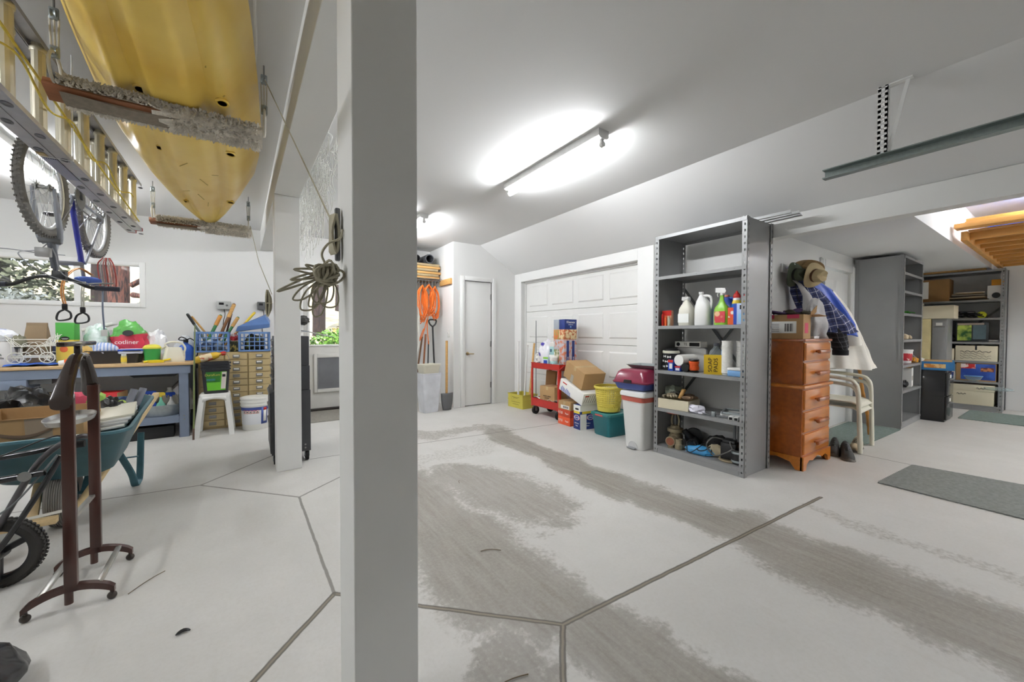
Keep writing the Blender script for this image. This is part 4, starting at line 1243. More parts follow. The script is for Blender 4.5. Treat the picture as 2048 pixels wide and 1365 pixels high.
# ---------------------------------------------------------------- mats
def mat_rug(name, label, pts, col, zig=True):
    m = MB()
    P_ = [Vector((p[0], p[1], 0)) for p in pts]
    edge = []
    for i in range(len(P_)):
        a, b = P_[i], P_[(i + 1) % len(P_)]
        n_ = max(4, int((b - a).length / .018)); d = (b - a).normalized(); q = Vector((d.y, -d.x, 0))
        for k in range(n_):
            edge.append(a + (b - a) * k / n_ + q * (.006 if (zig and k % 2) else 0))
    m.loft([[(p.x, p.y, .0005) for p in edge], [(p.x, p.y, .009) for p in edge]])
    return tag(m.out(name, col, None, smooth=0), label, 'rug')
RUG = M('ribbed_carpet', (128, 131, 127), .98, var=.16, scale=45, bump=.6, bscale=160)
RUG2 = M('green_carpet', (120, 134, 128), .98, var=.16, scale=45, bump=.6, bscale=160)
mat_rug('floor_mat', 'dark grey ribbed mat lying across the near side bay floor', [(4.10, .91), (4.02, -.75), (5.10, -.80), (4.91, .86)], RUG)
mat_rug('door_mat', 'grey-green carpet piece under the plastic chairs at the white door', [(5.0, 1.765), (5.0, 1.50), (5.45, 1.30), (6.62, 1.27), (6.62, 1.765)], RUG2)
mat_rug('carpet_strip', 'long green carpet strip in front of the far shelf', [(8.20, 1.0), (8.20, -1.6), (9.20, -1.6), (9.20, 1.0)], RUG2)

# ---------------------------------------------------------------- contents of the side-on grey shelf
t = thing('toy_lizard', 'small bright green rubber toy on the side-on grey shelf', 'toy', (7.36, 1.385, 1.442), 1.2)
m = MB(); m.tube(smooth_path([(-.10, 0, .02), (-.03, .01, .035), (.04, 0, .035), (.10, -.01, .03)]), [.006] * 6 + [.016] * 12 + [.014], n=8)
for x, y in ((-.02, .04), (-.02, -.04), (.05, .04), (.05, -.04)): m.tube([(x, 0, .03), (x, y, .03), (x + .01, y * 1.2, .004)], .006, n=6)
m.out('body', GREEN, t, smooth=60)
for k, (x, y, s_, lb) in enumerate(((7.30, 1.39, .09, 'pale rounded stone at the edge of the side-on grey shelf'), (7.42, 1.37, .07, 'smaller tan stone behind the pale one'))):
    m = MB(); m.lump((x, y, 1.112), (s_ * 1.3, s_, s_ * .8), 30 + k, .25, 1.2, 3)
    tag(m.out('stone', M('tan_stone', (206, 190, 160), .85, var=.1)), lb, 'stone', 'stones on the grey shelf')
t = thing('paint_bucket', 'white bucket with a red label and wire handle on the side-on shelf', 'bucket', (7.36, 1.41, .792), 0)
m = MB(); m.lathe([(.085, 0), (.10, .16), (.104, .162), (.104, .178), (.097, .18), (.082, .01), (0, .01)], 28); m.out('pail', WHITE, t)
m = MB(); m.lathe([(.0905, .03), (.091, .03), (.0995, .13), (.099, .13)], 28, cap=False); m.out('printed_label', two_tone('red_pail_label', (188, 34, 48), (238, 220, 214), 14, lo=.55, hi=.62), t)
m = MB(); m.tube(smooth_path([(.10, -.01, .165), (.13, -.04, .10), (.12, -.07, .03), (.06, -.12, .02), (0, -.11, .10), (-.10, -.01, .165)]), .0035, n=6); m.out('bail', NICKEL, t)
m = MB(); m.lump((7.56, 1.345, .792), (.16, .10, .07), 33, .5, 2.5, 3, crease=.4)
tag(m.out('work_gloves_bundle', M('amber_rubber', (222, 160, 40), .5, var=.15)), 'crumpled amber rubber gloves beside the white bucket', 'gloves')
t = carton('open_carton', 'white box with raised open flaps on the low side-on shelf', 'box', (7.44, 1.415, .472), (.20, .18, .25), .1, PAPER, lid='open')
for a, b in (((-.10, 0, .25), (-.14, 0, .32)), ((.10, 0, .25), (.15, 0, .31))):
    m = MB(); m.beam(a, (b[0], b[1], b[2] - .035), .17, .003, up=(1, 0, .5)); m.out('flap', CARD, t)
decal(t, 'printed_label', M('grey_print', (176, 170, 160), .7), '-y', -.06, .06, .08, .14, (.20, .18, .25))
m = MB(); m.lump((7.22, 1.37, .472), (.10, .10, .10), 35, .3, 2, 3)
tag(m.out('black_adapter', BLACK), 'small black lump of cable left of the white flapped box', 'cable')

# ---------------------------------------------------------------- file cabinets beyond the side-on shelf
def file_cab(name, label, loc, rz, w_, d_, h_, n_, mat, frontm):
    t = thing(name, label, 'filing cabinet', loc, rz)
    m = MB(); m.bx(0, w_, .012, d_, 0, h_, .004); m.out('cabinet', mat, t)
    for k in range(n_):
        z0 = .03 + k * (h_ - .05) / n_; z1 = z0 + (h_ - .05) / n_ - .012
        m = MB(); m.bx(.012, w_ - .012, -.006, .012, z0, z1, .003); d = m.out('drawer', frontm, t)
        m = MB(); m.bx(w_ / 2 - .06, w_ / 2 + .06, -.03, -.006, z1 - .10, z1 - .085, .004); m.out('handle', NICKEL, d)
        m = MB(); m.bx(w_ / 2 - .035, w_ / 2 + .035, -.009, -.006, z1 - .075, z1 - .03, .001); m.out('card_holder', PAPER, d)
    return t
GLB = M('gloss_black', (24, 24, 26), .22, var=.1, coat=.3)
file_cab('filing_cabinet', 'glossy black two-drawer filing cabinet topped by a flat blue box', (7.67, 1.045, 0), 0, .46, .70, .69, 2, GLB, GLB)
file_cab('filing_cabinet', 'tall cream filing cabinet peeping out behind the side-on shelf', (8.82, 1.72, 0), -PI / 2, .34, .42, 1.42, 4, M('cream_enamel', (226, 212, 160), .5), M('cream_enamel', (226, 212, 160), .5))
file_cab('filing_cabinet', 'tall grey steel cabinet under a cream carton before the far shelf', (8.84, 1.375, 0), -PI / 2, .165, .42, 1.42, 1, STEEL, STEEL)
sz = (.62, .36, .115)
t = carton('game_box', 'flat blue box with a worn lid on the black filing cabinet', 'box', (7.99, 1.20, .692), sz, R(8), M('worn_blue_card', (52, 122, 178), .7, var=.2, scale=8))
decal(t, 'lid_picture', M('worn_lid', (214, 176, 124), .8, var=.15), '+z', -.29, .29, -.16, .16, sz)
decal(t, 'printed_label', two_tone('orange_label', (214, 140, 60), (240, 206, 140), 20), '-x', -.10, .10, .03, .085, sz)
m = MB(); m.lump((7.74, 1.33, .808), (.20, .12, .05), 41, .3, 2.4, 3)
tag(m.out('white_cloth', PAPER), 'scrap of white cloth on the flat blue box', 'cloth')
carton('carton', 'cream carton balanced on the tall cabinets before the far shelf', 'box', (8.98, 1.40, 1.422), (.36, .52, .20), 0, CREAM)
t = carton('big_carton', 'large brown carton with a white sheet at the top left of the far shelf', 'box', (9.47, 1.49, 1.712), (.34, .46, .36), 0, CARD_D)
decal(t, 'paper_sheet', PAPER, '-x', .0, .22, .05, .33, (.34, .46, .36))
t = carton('gadget_box', 'white box printed with camouflage strips on the cream carton', 'box', (8.92, 1.56, 1.624), (.2, .14, .05), 0, two_tone('camo_print', (226, 226, 218), (70, 80, 60), 30))

# ---------------------------------------------------------------- contents of the far shelf (faces -x)
XF = 9.45
PAPM = [M('sheet_cream', (228, 216, 190), .9, var=.05), M('sheet_brown', (150, 126, 96), .9, var=.1), M('sheet_dark', (84, 72, 60), .9, var=.1), M('sheet_grey', (176, 170, 158), .9, var=.06)]
for k in range(7):
    m = MB(); m.box((XF, 1.06 + .012 * (k % 3), 1.724 + .0185 * k), (.26, .42 - .02 * k, .010), (R(1 - k % 3), R((k % 2) * 2), .03 * (k - 3)), .002)
    tag(m.out('paper_folder', PAPM[(2, 1, 0, 2, 3, 1, 0)[k]]), ('bottom', 'second', 'third', 'fourth', 'fifth', 'sixth', 'topmost')[k] + ' folder in the messy paper stack on the far shelf', 'folder', 'folders on the far shelf')
t = carton('lamp_box', 'white box with a black dot at the top right of the far shelf', 'box', (XF, .80, 1.712), (.22, .15, .21), 0, PAPER)
m = MB(); m.lathe([(.042, 0), (.042, .004), (0, .004)], 20, (-.115, -.01, .06), 'x'); m.out('black_dot', BLACK, t)
carton('envelope_box', 'small amber box lying on the white dotted box', 'box', (XF, .78, 1.923), (.18, .12, .09), 0, M('amber_card', (226, 158, 50), .7))
m = MB()
rng = random.Random(4)
for k in range(9):
    c = (XF - .02 + rng.uniform(-.05, .05), 1.13 + rng.uniform(-.16, .16), 1.445 + .008 * k)
    m.tube(smooth_path([(c[0] + math.cos(a) * .05 + rng.uniform(-.01, .01), c[1] + math.sin(a) * rng.uniform(.07, .12), c[2] + rng.uniform(0, .03)) for a in [i * .9 for i in range(8)]]), .007, n=6)
tag(m.out('cable_heap', BLACKR), 'heap of black cables on the second board of the far shelf', 'cables')
t = thing('tape_roll', 'neon yellow tape roll standing beside the black cables', 'tape', (XF - .04, .93, 1.432 + .05), 0)
m = MB(); m.lathe([(.025, -.03), (.05, -.03), (.05, .03), (.025, .03)], 24, axis='x'); m.out('roll', M('neon_yellow', (212, 226, 50), .5), t)
sz = (.10, .33, .30)
t = carton('seed_binder', 'dark binder with a green picture standing on the far shelf', 'binder', (XF - .06, 1.02, 1.062), sz, .05, M('dark_slate', (50, 54, 56), .4))
decal(t, 'cover_picture', two_tone('leafy_picture', (40, 92, 40), (190, 210, 90), 9, lo=.4, hi=.6), '-x', .005, .15, .02, .26, sz)
decal(t, 'cover_text', M('slate_blue', (86, 108, 116), .4, var=.2), '-x', -.14, -.01, .04, .26, sz); decal(t, 'cover_banner', M('rose_grey', (196, 176, 160), .5, var=.2), '-x', -.12, .15, .265, .292, sz)
m = MB(); m.lump((XF, 1.35, 1.062), (.20, .22, .17), 51, .3, 1.8, 3, crease=.3); tag(m.out('leather_bag', M('brown_leather', (150, 118, 74), .7, var=.15)), 'crumpled tan leather bag at the dark end of the far shelf', 'bag')
carton('note_box', 'white tilted box on top of the tan leather bag', 'box', (XF, 1.36, 1.238), (.16, .18, .12), .3, PAPER)
m = MB(); m.lump((XF - .05, .80, 1.062), (.12, .17, .035), 53, .3, 2.5, 3); tag(m.out('white_fitting', WHITE), 'row of small white plastic fittings at the shelf end', 'fittings')
t = carton('carton', 'cream carton with a red dot on the middle far shelf', 'box', (XF - .03, 1.36, .767), (.30, .34, .185), 0, CREAM)
m = MB(); m.lathe([(.035, 0), (.035, .002), (0, .002)], 20, (-.152, .13, .11), 'x'); m.out('red_dot', REDP, t)
m = MB(); m.lump((XF, 1.36, .953), (.26, .34, .09), 55, .3, 2, 3); tag(m.out('black_case', BLACK), 'soft black case lying on the red-dotted carton', 'case')
sz = (.32, .42, .235)
t = carton('carton', 'white carton with black handwriting on the middle far shelf', 'box', (XF - .02, .965, .767), sz, 0, CREAM)
for k in range(4):
    m = MB(); pts = [(-.162, .16 - .022 * i - .0 * k, .145 - .034 * k + .010 * math.sin(i * 2.3 + k) + .004 * math.sin(i * 5.1)) for i in range(int(15 - 3 * (k == 1)))]
    m.tube(smooth_path(pts, 4), .0035 if k == 0 else .0018, n=5); m.out('handwriting', INK, t)
m = MB(); m.bx(-.163, -.16, -.01, .01, .17, .235); m.out('hand_slot', INK, t)
sz = (.30, .40, .27)
t = carton('toy_carton', 'blue and red picture carton on the low far shelf', 'box', (XF - .02, .965, .457), sz, 0, CARD)
decal(t, 'picture', two_tone('box_art', (40, 74, 160), (60, 100, 190), 5), '-x', -.195, .15, .02, .265, sz)
decal(t, 'picture_banner', two_tone('red_art', (206, 44, 40), (240, 226, 220), 12, lo=.5, hi=.56), '-x', .0, .15, .19, .262, sz, .002)
decal(t, 'picture_patch', two_tone('snack_art', (200, 130, 80), (120, 60, 50), 26), '-x', -.18, -.05, .15, .21, sz, .002)
t = thing('glass_bowl', 'clear bowl with a blue lid in front of the picture carton', 'bowl', (9.225, .98, .53), 0)
m = MB(); m.lathe([(.03, -.07), (.07, -.05), (.095, 0), (.092, 0), (.066, -.045), (0, -.062)], 24, cap=False, sx=.42); m.out('bowl', CLEAR, t)
m = MB(); m.lathe([(.098, 0), (.098, .012), (0, .014)], 24, sx=.42); m.out('lid', SKY, t)
t = carton('cracker_box', 'white box with red print low on the far shelf', 'box', (XF - .03, 1.27, .457), (.24, .20, .25), 0, PAPER)
decal(t, 'printed_label', two_tone('red_lines', (238, 230, 222), (200, 60, 50), 30, 'wave', lo=.6, hi=.7, stretch=(0, 0, 1)), '-x', -.09, .09, .04, .13, (.24, .20, .25))
carton('dark_carton', 'black box behind the white red-printed one', 'box', (XF + .15, 1.20, .457), (.06, .5, .28), 0, BLACK)
sz = (.34, .48, .22)
t = carton('file_box', 'cream file box with a lid on the bottom of the far shelf', 'box', (9.44, 1.02, .087), sz, 0, CREAM)
m = MB(); m.bx(-.178, .178, -.248, .248, .215, .31, .004); m.out('lid', CREAM, t)
for u, v in ((.08, .16), (-.12, .26)):
    m = MB(); m.tube([(-.181, u + .05 - .012 * i, v + .012 * math.sin(i * 2)) for i in range(9)], .004, n=5); m.out('stamp', INK, t)
m = MB(); m.lump((9.26, .74, .36), (.06, .30, .05), 61, .3, 3, 3, flatb=False); tag(m.out('cling_film', CLEAR), 'strip of clear plastic film sticking out of the file box', 'film')
m = MB(); m.box((9.42, 1.30, 2.195), (.20, .80, .045), (0, 0, .03), .003)
tag(m.out('plank', WOOD), 'wooden plank lying on top of the far shelf', 'plank')
# grey upright just in frame on the far wall
t = thing('steel_locker', 'edge of a grey steel locker at the far wall past the shelf', 'locker', (9.30, .33, 0), 0)
m = MB(); m.bx(.30, .43, -.60, 0, 0, 1.95, .004); m.out('body', STEEL, t)
m = MB(); m.bx(.292, .30, -.59, -.01, .05, 1.92, .003); m.out('locker_door', STEEL_D, t)

# ---------------------------------------------------------------- slatted loft and its load
PINE = M('honey_pine', (206, 152, 82), .55, var=.14, scale=3, stretch=(8, 1.2, 8))
PINE2 = M('honey_pine_long', (206, 152, 82), .55, var=.14, scale=3, stretch=(1.2, 8, 8))
t = thing('loft_platform', 'pine slatted storage loft hung under the side bay roof', 'loft', (6.45, .80, 2.2), 0)
m = MB(); m.bx(0, 3.15, -.05, 0, 0, .10, .004); m.out('side_rail', PINE2, t)
m = MB(); m.bx(0, 3.15, -1.65, -1.60, 0, .10, .004); m.out('side_rail', PINE2, t)
for k in range(9):
    x = .12 + .375 * k
    m = MB(); m.bx(x, x + .055, -1.60, -.05, .02, .10, .004); m.out('slat', PINE, t)
m = MB(); m.bx(0.02, 3.13, -1.60, -.05, .10, .112); m.out('deck', M('pine_ply', (190, 140, 80), .7, var=.12, scale=4), t)
m = MB(); m.bx(-.16, .0, -1.7, .03, .115, .165, .004); m.out('end_board', PINE, t)
for k, (x, z, lb) in enumerate(((-.02, .166, 'loose pine board lying on the loft end, lower one'), (.05, .202, 'loose pine board lying on the loft end, upper one'))):
    m = MB(); m.box((6.45 + x + .06, .02, 2.2 + z + .016), (.14, 1.50, .03), (0, 0, .04 * (k + .3)), .003); tag(m.out('pine_board', PINE), lb, 'board', 'boards on the loft')
m = MB(); m.lump((7.06, .05, 2.315), (.70, 1.20, .22), 71, .10, 1.5, 4)
tag(m.out('rolled_mattress', M('royal_blue_cloth', (46, 80, 176), .8, var=.12, bump=.3, bscale=20), None, smooth=60), 'royal blue mattress lying on the pine loft', 'mattress')

# ---------------------------------------------------------------- overhead door track on its hanger
GALV = M('track_steel', (150, 160, 158), .4, .8, var=.10, scale=40)
t = thing('door_track', 'galvanized overhead door track hung from the sloping ceiling', 'track', (3.0, .95, 2.18), 0)
m = MB()
pr = [(-.03, -.028), (.022, -.028), (.022, -.022), (-.026, -.022), (-.026, .022), (.022, .022), (.022, .028), (-.03, .028)]
m.prism([(-a, b) for a, b in pr], 'y', -2.6, 0.0)
m.out('channel', GALV, t, smooth=0)
for k in range(4):
    m = MB(); m.lathe([(.008, 0), (.007, .004), (0, .005)], 10, (.031, -.265 - .6 * k, 0), 'x'); m.out('bolt', NICKEL, t)
h_ = thing('track_hanger', 'white punched angle hanger fixed to the ceiling above the track', 'hanger', (3.035, .685, 2.18), 0)
m = MB()
for k in range(15):
    z = -.02 + k * .03
    m.bx(-.004, -.001, -.022, .022, z, z + .017); 
m.bx(-.004, -.001, -.022, -.008, -.02, .43); m.bx(-.004, -.001, .008, .022, -.02, .43); m.bx(-.004, .03, -.022, -.019, -.02, .43)
m.out('upright', TRIM, h_, smooth=0)
m = MB(); m.bx(-.004, .03, -.12, .02, .424, .43); m.out('ceiling_plate', TRIM, h_, smooth=0)
m = MB(); m.beam((.012, -.10, .425), (.006, -.02, .02), .003, .018); m.out('strut', TRIM, h_, smooth=0)

# ---------------------------------------------------------------- yellow crate with pipes by the big door
t = thing('plastic_crate', 'yellow plastic crate on the floor left of the red cart', 'crate', (3.60, 5.05, 0), .05)
CR = M('crate_yellow', (204, 192, 84), .55, var=.06)
m = MB()
m.bx(-.15, .15, -.19, .19, 0, .008); m.bx(-.15, -.142, -.19, .19, .008, .215); m.bx(.142, .15, -.19, .19, .008, .215); m.bx(-.142, .142, -.19, -.182, .008, .215); m.bx(-.142, .142, .182, .19, .008, .215)
m.out('body', CR, t)
m = MB()
for z in (.12, .205): m.bx(-.156, .156, -.196, .196, z, z + .012, .003) if False else (m.bx(-.157, -.15, -.197, .197, z, z + .012), m.bx(-.15, .15, -.197, -.19, z, z + .012), m.bx(-.15, .15, .19, .197, z, z + .012))
m.out('rib', CR, t)
for k, (z, l) in enumerate(((.165, .10), (.15, .06), (.09, .12), (.055, .09))):
    m = MB(); m.bx(-.1515, -.15, -l, l * .8, z, z + .006); m.out('stamped_line', M('olive_ink', (120, 112, 50), .7), t)
m = MB()
for i in range(3):
    for j in range(4):
        m.tube(ring_pts((0, .1815, 0), .014, 10, 'xz'), .004, n=5, closed=True) if False else m.lathe([(.010, 0), (.017, .001), (.017, .004), (.010, .004)], 10, (-.08 + .04 * j, .178, .06 + .05 * i), 'y')
m.out('lattice_dot', WHITE, t)
for k, (x, y, h_, tx, ty, lb) in enumerate(((3.52, 5.06, 1.04, .06, .09, 'thicker white plastic pipe standing in the yellow crate'), (3.56, 4.96, .98, .10, .05, 'thinner white plastic pipe standing in the yellow crate'))):
    m = MB(); m.cyl((x, y, .01), (x + tx, y + ty, h_), .017 if k == 0 else .014, n=14); m.cyl((x + tx, y + ty, h_ - .03), (x + tx * 1.03, y + ty * 1.03, h_ + .01), .022 if k == 0 else .017, n=14)
    tag(m.out('pipe', WHITE), lb, 'pipe', 'white pipes in the crate')
m = MB(); m.beam((3.60, 4.89, .01), (3.74, 4.93, 1.02), .03, .012); tag(m.out('wood_strip', WOOD), 'thin wooden strip standing between the pipes and the red cart', 'strip')
m = MB(); m.beam((3.70, 4.83, .01), (3.765, 4.92, 1.38), .012, .008); tag(m.out('dark_rod', STEEL_D), 'tall dark rod leaning on the big door frame behind the crate', 'rod')

# ---------------------------------------------------------------- red tool cart
RED = M('cart_red', (186, 34, 24), .35, var=.08, scale=8, coat=.3)
t = thing('utility_cart', 'red two-tier steel utility cart piled with paper goods', 'cart', (3.40, 3.93, 0), 0)
W_, L_ = .36, .62
for z0, z1 in ((.13, .24), (.675, .757)):
    m = MB()
    m.bx(0, W_, 0, L_, z0, z0 + .004); m.bx(0, .004, 0, L_, z0, z1); m.bx(W_ - .004, W_, 0, L_, z0, z1); m.bx(0, W_, 0, .004, z0, z1); m.bx(0, W_, L_ - .004, L_, z0, z1)
    m.bx(-.006, .0, -.006, L_ + .006, z1 - .01, z1); m.bx(-.006, W_ + .006, -.006, 0, z1 - .01, z1)
    m.out('tray', RED, t, smooth=0)
for x in (0, W_):
    for y in (0, L_):
        sx_, sy_ = (1 if x == 0 else -1), (1 if y == 0 else -1)
        m = MB(); m.bx(x - sx_ * .003, x, y, y + sy_ * .034, .12, .757); m.bx(x, x + sx_ * .034, y - sy_ * .003, y, .12, .757)
        m.out('leg', RED, t, smooth=0)
        m = MB(); m.cyl((x + sx_ * .04, y + sy_ * .05 - .016, .058), (x + sx_ * .04, y + sy_ * .05 + .016, .058), .057, n=22); c = m.out('caster', BLACKR, t)
        m = MB(); m.bx(x + sx_ * .04 - .02, x + sx_ * .04 + .02, y + sy_ * .05 - .022, y + sy_ * .05 - .018, .05, .128); m.bx(x + sx_ * .04 - .02, x + sx_ * .04 + .02, y + sy_ * .05 + .018, y + sy_ * .05 + .022, .05, .128); m.bx(x + sx_ * .04 - .025, x + sx_ * .04 + .025, y + sy_ * .05 - .025, y + sy_ * .05 + .025, .118, .13); m.cyl((x + sx_ * .04, y + sy_ * .05 - .026, .058), (x + sx_ * .04, y + sy_ * .05 + .026, .058), .012)
        m.out('fork', NICKEL, c)
m = MB(); m.prism([(0, .70), (-.09, .757), (-.09, .745), (0, .68)], 'x', .0, W_); m.out('handle_lip', RED, t, smooth=0)
# paper goods on top
ZC = .760 - .082
ZC = .680
m = MB(); m.lump((3.56, 4.39, ZC), (.22, .30, .40), 81, .20, 2.0, 4, crease=.35)
PKG = two_tone('purple_wrap', (236, 234, 240), (66, 52, 150), 7, lo=.56, hi=.60, rough=.25)
tag(m.out('toilet_paper_pack', PKG, None, smooth=60), 'crumpled white and purple pack of paper rolls on the red cart', 'pack')
t = thing('towel_roll', 'wrapped patterned paper towels slumped at the cart corner', 'pack', (3.465, 4.48, ZC), 0)
m = MB(); m.lump((0, 0, 0), (.07, .10, .24), 83, .12, 2, 3); m.out('wrap', two_tone('leaf_wrap', (238, 236, 230), (120, 120, 128), 26, lo=.55, hi=.6), t)
t = carton('tissue_pack', 'small blue and white pack leaning beside the teal tubs', 'pack', (3.455, 4.26, ZC), (.06, .09, .165), .2, M('pale_aqua', (196, 216, 226), .4))
decal(t, 'printed_label', BLUE, '-x', -.03, .035, .06, .12, (.06, .09, .165)); decal(t, 'printed_label', LIME, '-x', -.045, .045, .14, .165, (.06, .09, .165))
TUB = None
for k, (x, y, z, s_, lb) in enumerate(((3.475, 4.13, ZC, 1.0, 'round white-lidded teal wipes tub at the front of the red cart'), (3.54, 4.215, ZC, 1.15, 'lower teal wipes tub of the stacked pair on the red cart'), (3.54, 4.215, ZC + .199, 1.0, 'upper teal wipes tub of the stacked pair on the red cart'))):
    t = thing('wipes_tub', lb, 'tub', (x, y, z), 0, 'teal wipes tubs on the red cart')
    m = MB(); m.lathe([(.052, 0), (.055, .004), (.055, .115), (.053, .118)], 24); m.out('tub', M('aqua_label', (168, 208, 208), .4), t)
    m = MB(); m.lathe([(.055, .115), (.0565, .118), (.0565, .165), (.05, .172), (0, .172)], 24); m.out('lid', PAPER, t)
    m = MB(); m.bx(-.0572, -.05, -.02, .012, .04, .08); m.out('printed_label', M('steel_blue', (70, 110, 130), .5), t)
    t.scale = (s_, s_, s_)
t = carton('notepad', 'grey flat packet lying before the teal tub', 'packet', (3.455, 4.02, ZC), (.07, .12, .085), .1, STEEL)
# tissue boxes
TB = [two_tone('tissue_autumn', (184, 96, 52), (226, 206, 160), 24, lo=.42, hi=.55), two_tone('tissue_leaf', (120, 130, 70), (226, 216, 200), 22, lo=.42, hi=.55), two_tone('tissue_rose', (206, 120, 84), (190, 190, 196), 20, lo=.4, hi=.56), two_tone('tissue_sage', (170, 150, 80), (214, 120, 70), 25, lo=.42, hi=.55), M('tissue_grey', (168, 176, 186), .5, var=.05)]
ordn = ('bottom', 'second', 'third', 'fourth', 'top')
for k in range(5):
    carton('tissue_box', ordn[k] + ' tissue box of the rear stack on the red cart', 'tissue box', (3.62, 4.125, ZC + .1385 * k), (.22, .112, .137), 0, TB[k], group='tissue boxes on the cart')
sz = (.225, .115, .415)
t = carton('tissue_multipack', 'orange tissue multipack with two upright blue bands on the red cart', 'tissue pack', (3.62, 4.008, ZC), sz, 0, TB[2])
for u in (-.075, .025):
    decal(t, 'blue_band', NAVY, '-y', u, u + .045, .05, .40, sz)
    words('tissue', .034, PAPER, t, (u + .022, -.0595, .14), (PI / 2, -PI / 2, 0), sx=1.0)
carton('tissue_box', 'single orange tissue box under the blue one at the stack front', 'tissue box', (3.62, 4.008, ZC + .416), sz[:2] + (.137,), 0, TB[0], group='tissue boxes on the cart')
sz = (.22, .112, .137)
t = carton('tissue_box', 'blue tissue box with white lettering topping the front stack', 'tissue box', (3.62, 4.008, ZC + .554), sz, 0, NAVY, group='tissue boxes on the cart')
words('Kleenex', .046, PAPER, t, (0, -.0572, .098), FY); words('trusted care', .018, PAPER, t, (0, -.0572, .065), FY)
m = MB(); m.lathe([(.014, 0), (.014, .001), (0, .001)], 6, (0, -.0572, .035), 'y'); m.out('flower_print', SKY, t)
# cardboard on the lower tray
ZL = .134
sz = (.24, .30, .27)
t = carton('carton', 'brown carton with printed words inside the lower cart tray', 'box', (3.54, 4.22, ZL + .03), sz, .06, CARD, tape=True)
words('WHITE WINE\nGLASSES', .026, INK, t, (-.1212, .0, .12), FX)
m = MB(); m.box((3.66, 4.42, .39), (.03, .22, .48), (0, .08, 0), .003); tag(m.out('flat_cardboard', CARD_D), 'upright brown cardboard sheet at the back of the lower cart tray', 'cardboard')
m = MB(); m.sheet(lambda u, v: (3.415 + .20 * v, 3.97 + .54 * u, .246 + .012 * math.sin(u * 22) * (1 - v) + .01 * math.sin(u * 9 + v * 5) - .012 * v), 30, 6)
tag(m.out('wrapping_paper', PAPER, None, smooth=60, solid=.002), 'white crumpled paper spilling over the lower cart lip', 'paper')

# ---------------------------------------------------------------- cartons piled beside the cart
for k, (z, h_, mt, lb) in enumerate(((0, .105, M('vermilion_card', (230, 92, 52), .6, var=.04), 'lower flat vermilion carton on the floor by the cart'), (.106, .092, M('brick_card', (196, 72, 44), .6, var=.06), 'upper flat brick-red carton in the pile by the cart'))):
    sz = (.30, .245, h_)
    t = carton('flat_carton', lb, 'box', (3.475, 3.742, z), sz, R(-3), mt, group='flat red cartons')
    words('F.F.B', .045, PAPER, t, (-.1512, .07, h_ * .5), FX); words('Paper', .030, PAPER, t, (-.1512, -.06, h_ * .5), FX)
sz = (.29, .25, .105)
t = carton('carton', 'small brown carton with a white label on the red cartons', 'box', (3.475, 3.742, .199), sz, R(-3), CARD, tape=True)
decal(t, 'printed_label', PAPER, '-x', -.10, .07, .01, .055, sz); 
for k in range(6): decal(t, 'bar_code', INK, '-x', -.08 + .018 * k, -.07 + .018 * k, .018, .045, sz, .002)
sz = (.34, .50, .15)
t = carton('striped_carton', 'white carton with blue diagonal stripes tipped on the pile', 'box', (3.50, 3.63, .375), sz, 0, PAPER, rot=(R(17), 0, R(-6)))
for k in range(9): 
    m = MB(); m.prism([(-.0 + .024 * k + .0, .004), (.010 + .024 * k, .004), (.020 + .024 * k, .05 + .008 * (k % 4)), (.010 + .024 * k, .05 + .008 * (k % 4))], 'x', -.1712, -.170); m.out('stripe_print', BLUE, t)
    m = MB(); m.prism([(-.15 + .034 * k, .03), (-.146 + .034 * k, .03), (-.12 + .034 * k, .13), (-.124 + .034 * k, .13)], 'y', -.2512, -.250); m.out('stripe_print', BLACK, t)
decal(t, 'red_print', REDP, '-x', .10, .19, .115, .13, sz); decal(t, 'red_print', REDP, '-y', -.14, -.08, .11, .125, sz)
sz = (.32, .42, .22)
t = carton('big_carton', 'plain brown carton tipped on top of the white striped one', 'box', (3.53, 3.63, .55), sz, 0, CARD, tape=True, rot=(R(20), 0, R(-8)))
decal(t, 'clear_tape', CLEAR, '-x', -.01, .05, .0, .10, sz)
sz = (.27, .135, .30)
t = carton('bleach_wipes_box', 'blue and white carton with a red-ringed oval on the floor', 'box', (3.44, 3.475, 0), sz, R(-6), NAVY)
for f, u in (('-x', 0.0), ('-y', .02)):
    w2 = .0675 if f == '-x' else .135
    decal(t, 'white_panel', PAPER, f, -w2, w2, .225, .30, sz); decal(t, 'yellow_band', YELLOW, f, -w2 * .8, w2 * .9, .195, .225, sz)
    for k_, (rr, mt) in enumerate(((.058, REDP), (.052, PAPER), (.043, M('oval_blue', (40, 60, 150), .5)))):
        m = MB(); sx_ = 1.0
        p_ = ((-.1355 - .0008 * k_, u, .145) if f == '-x' else (u, -.068 - .0008 * k_, .145))
        m.lathe([(rr, 0), (rr, -.0006), (0, -.0006)], 28, p_, 'x' if f == '-x' else 'y')
        for v in m.bm.verts: v.co.z = .145 + (v.co.z - .145) * .58
        m.out('oval_print', mt, t)
    words('CLOROX', .026, PAPER, t, ((-.1385, u, .145) if f == '-x' else (u, -.071, .145)), FX if f == '-x' else FY)
    words('50% More', .02, PAPER, t, ((-.1367, 0, .075) if f == '-x' else (u - .04, -.0692, .075)), FX if f == '-x' else FY)
    words('Wipes', .018, PAPER, t, ((-.1367, 0, .045) if f == '-x' else (u - .04, -.0692, .045)), FX if f == '-x' else FY)
decal(t, 'white_panel', PAPER, '-y', -.135, -.04, .0, .19, sz, .0008)
m = MB(); m.bx(-.138, -.134, -.035, .03, .24, .262, .008); m.out('hand_slot', INK, t)

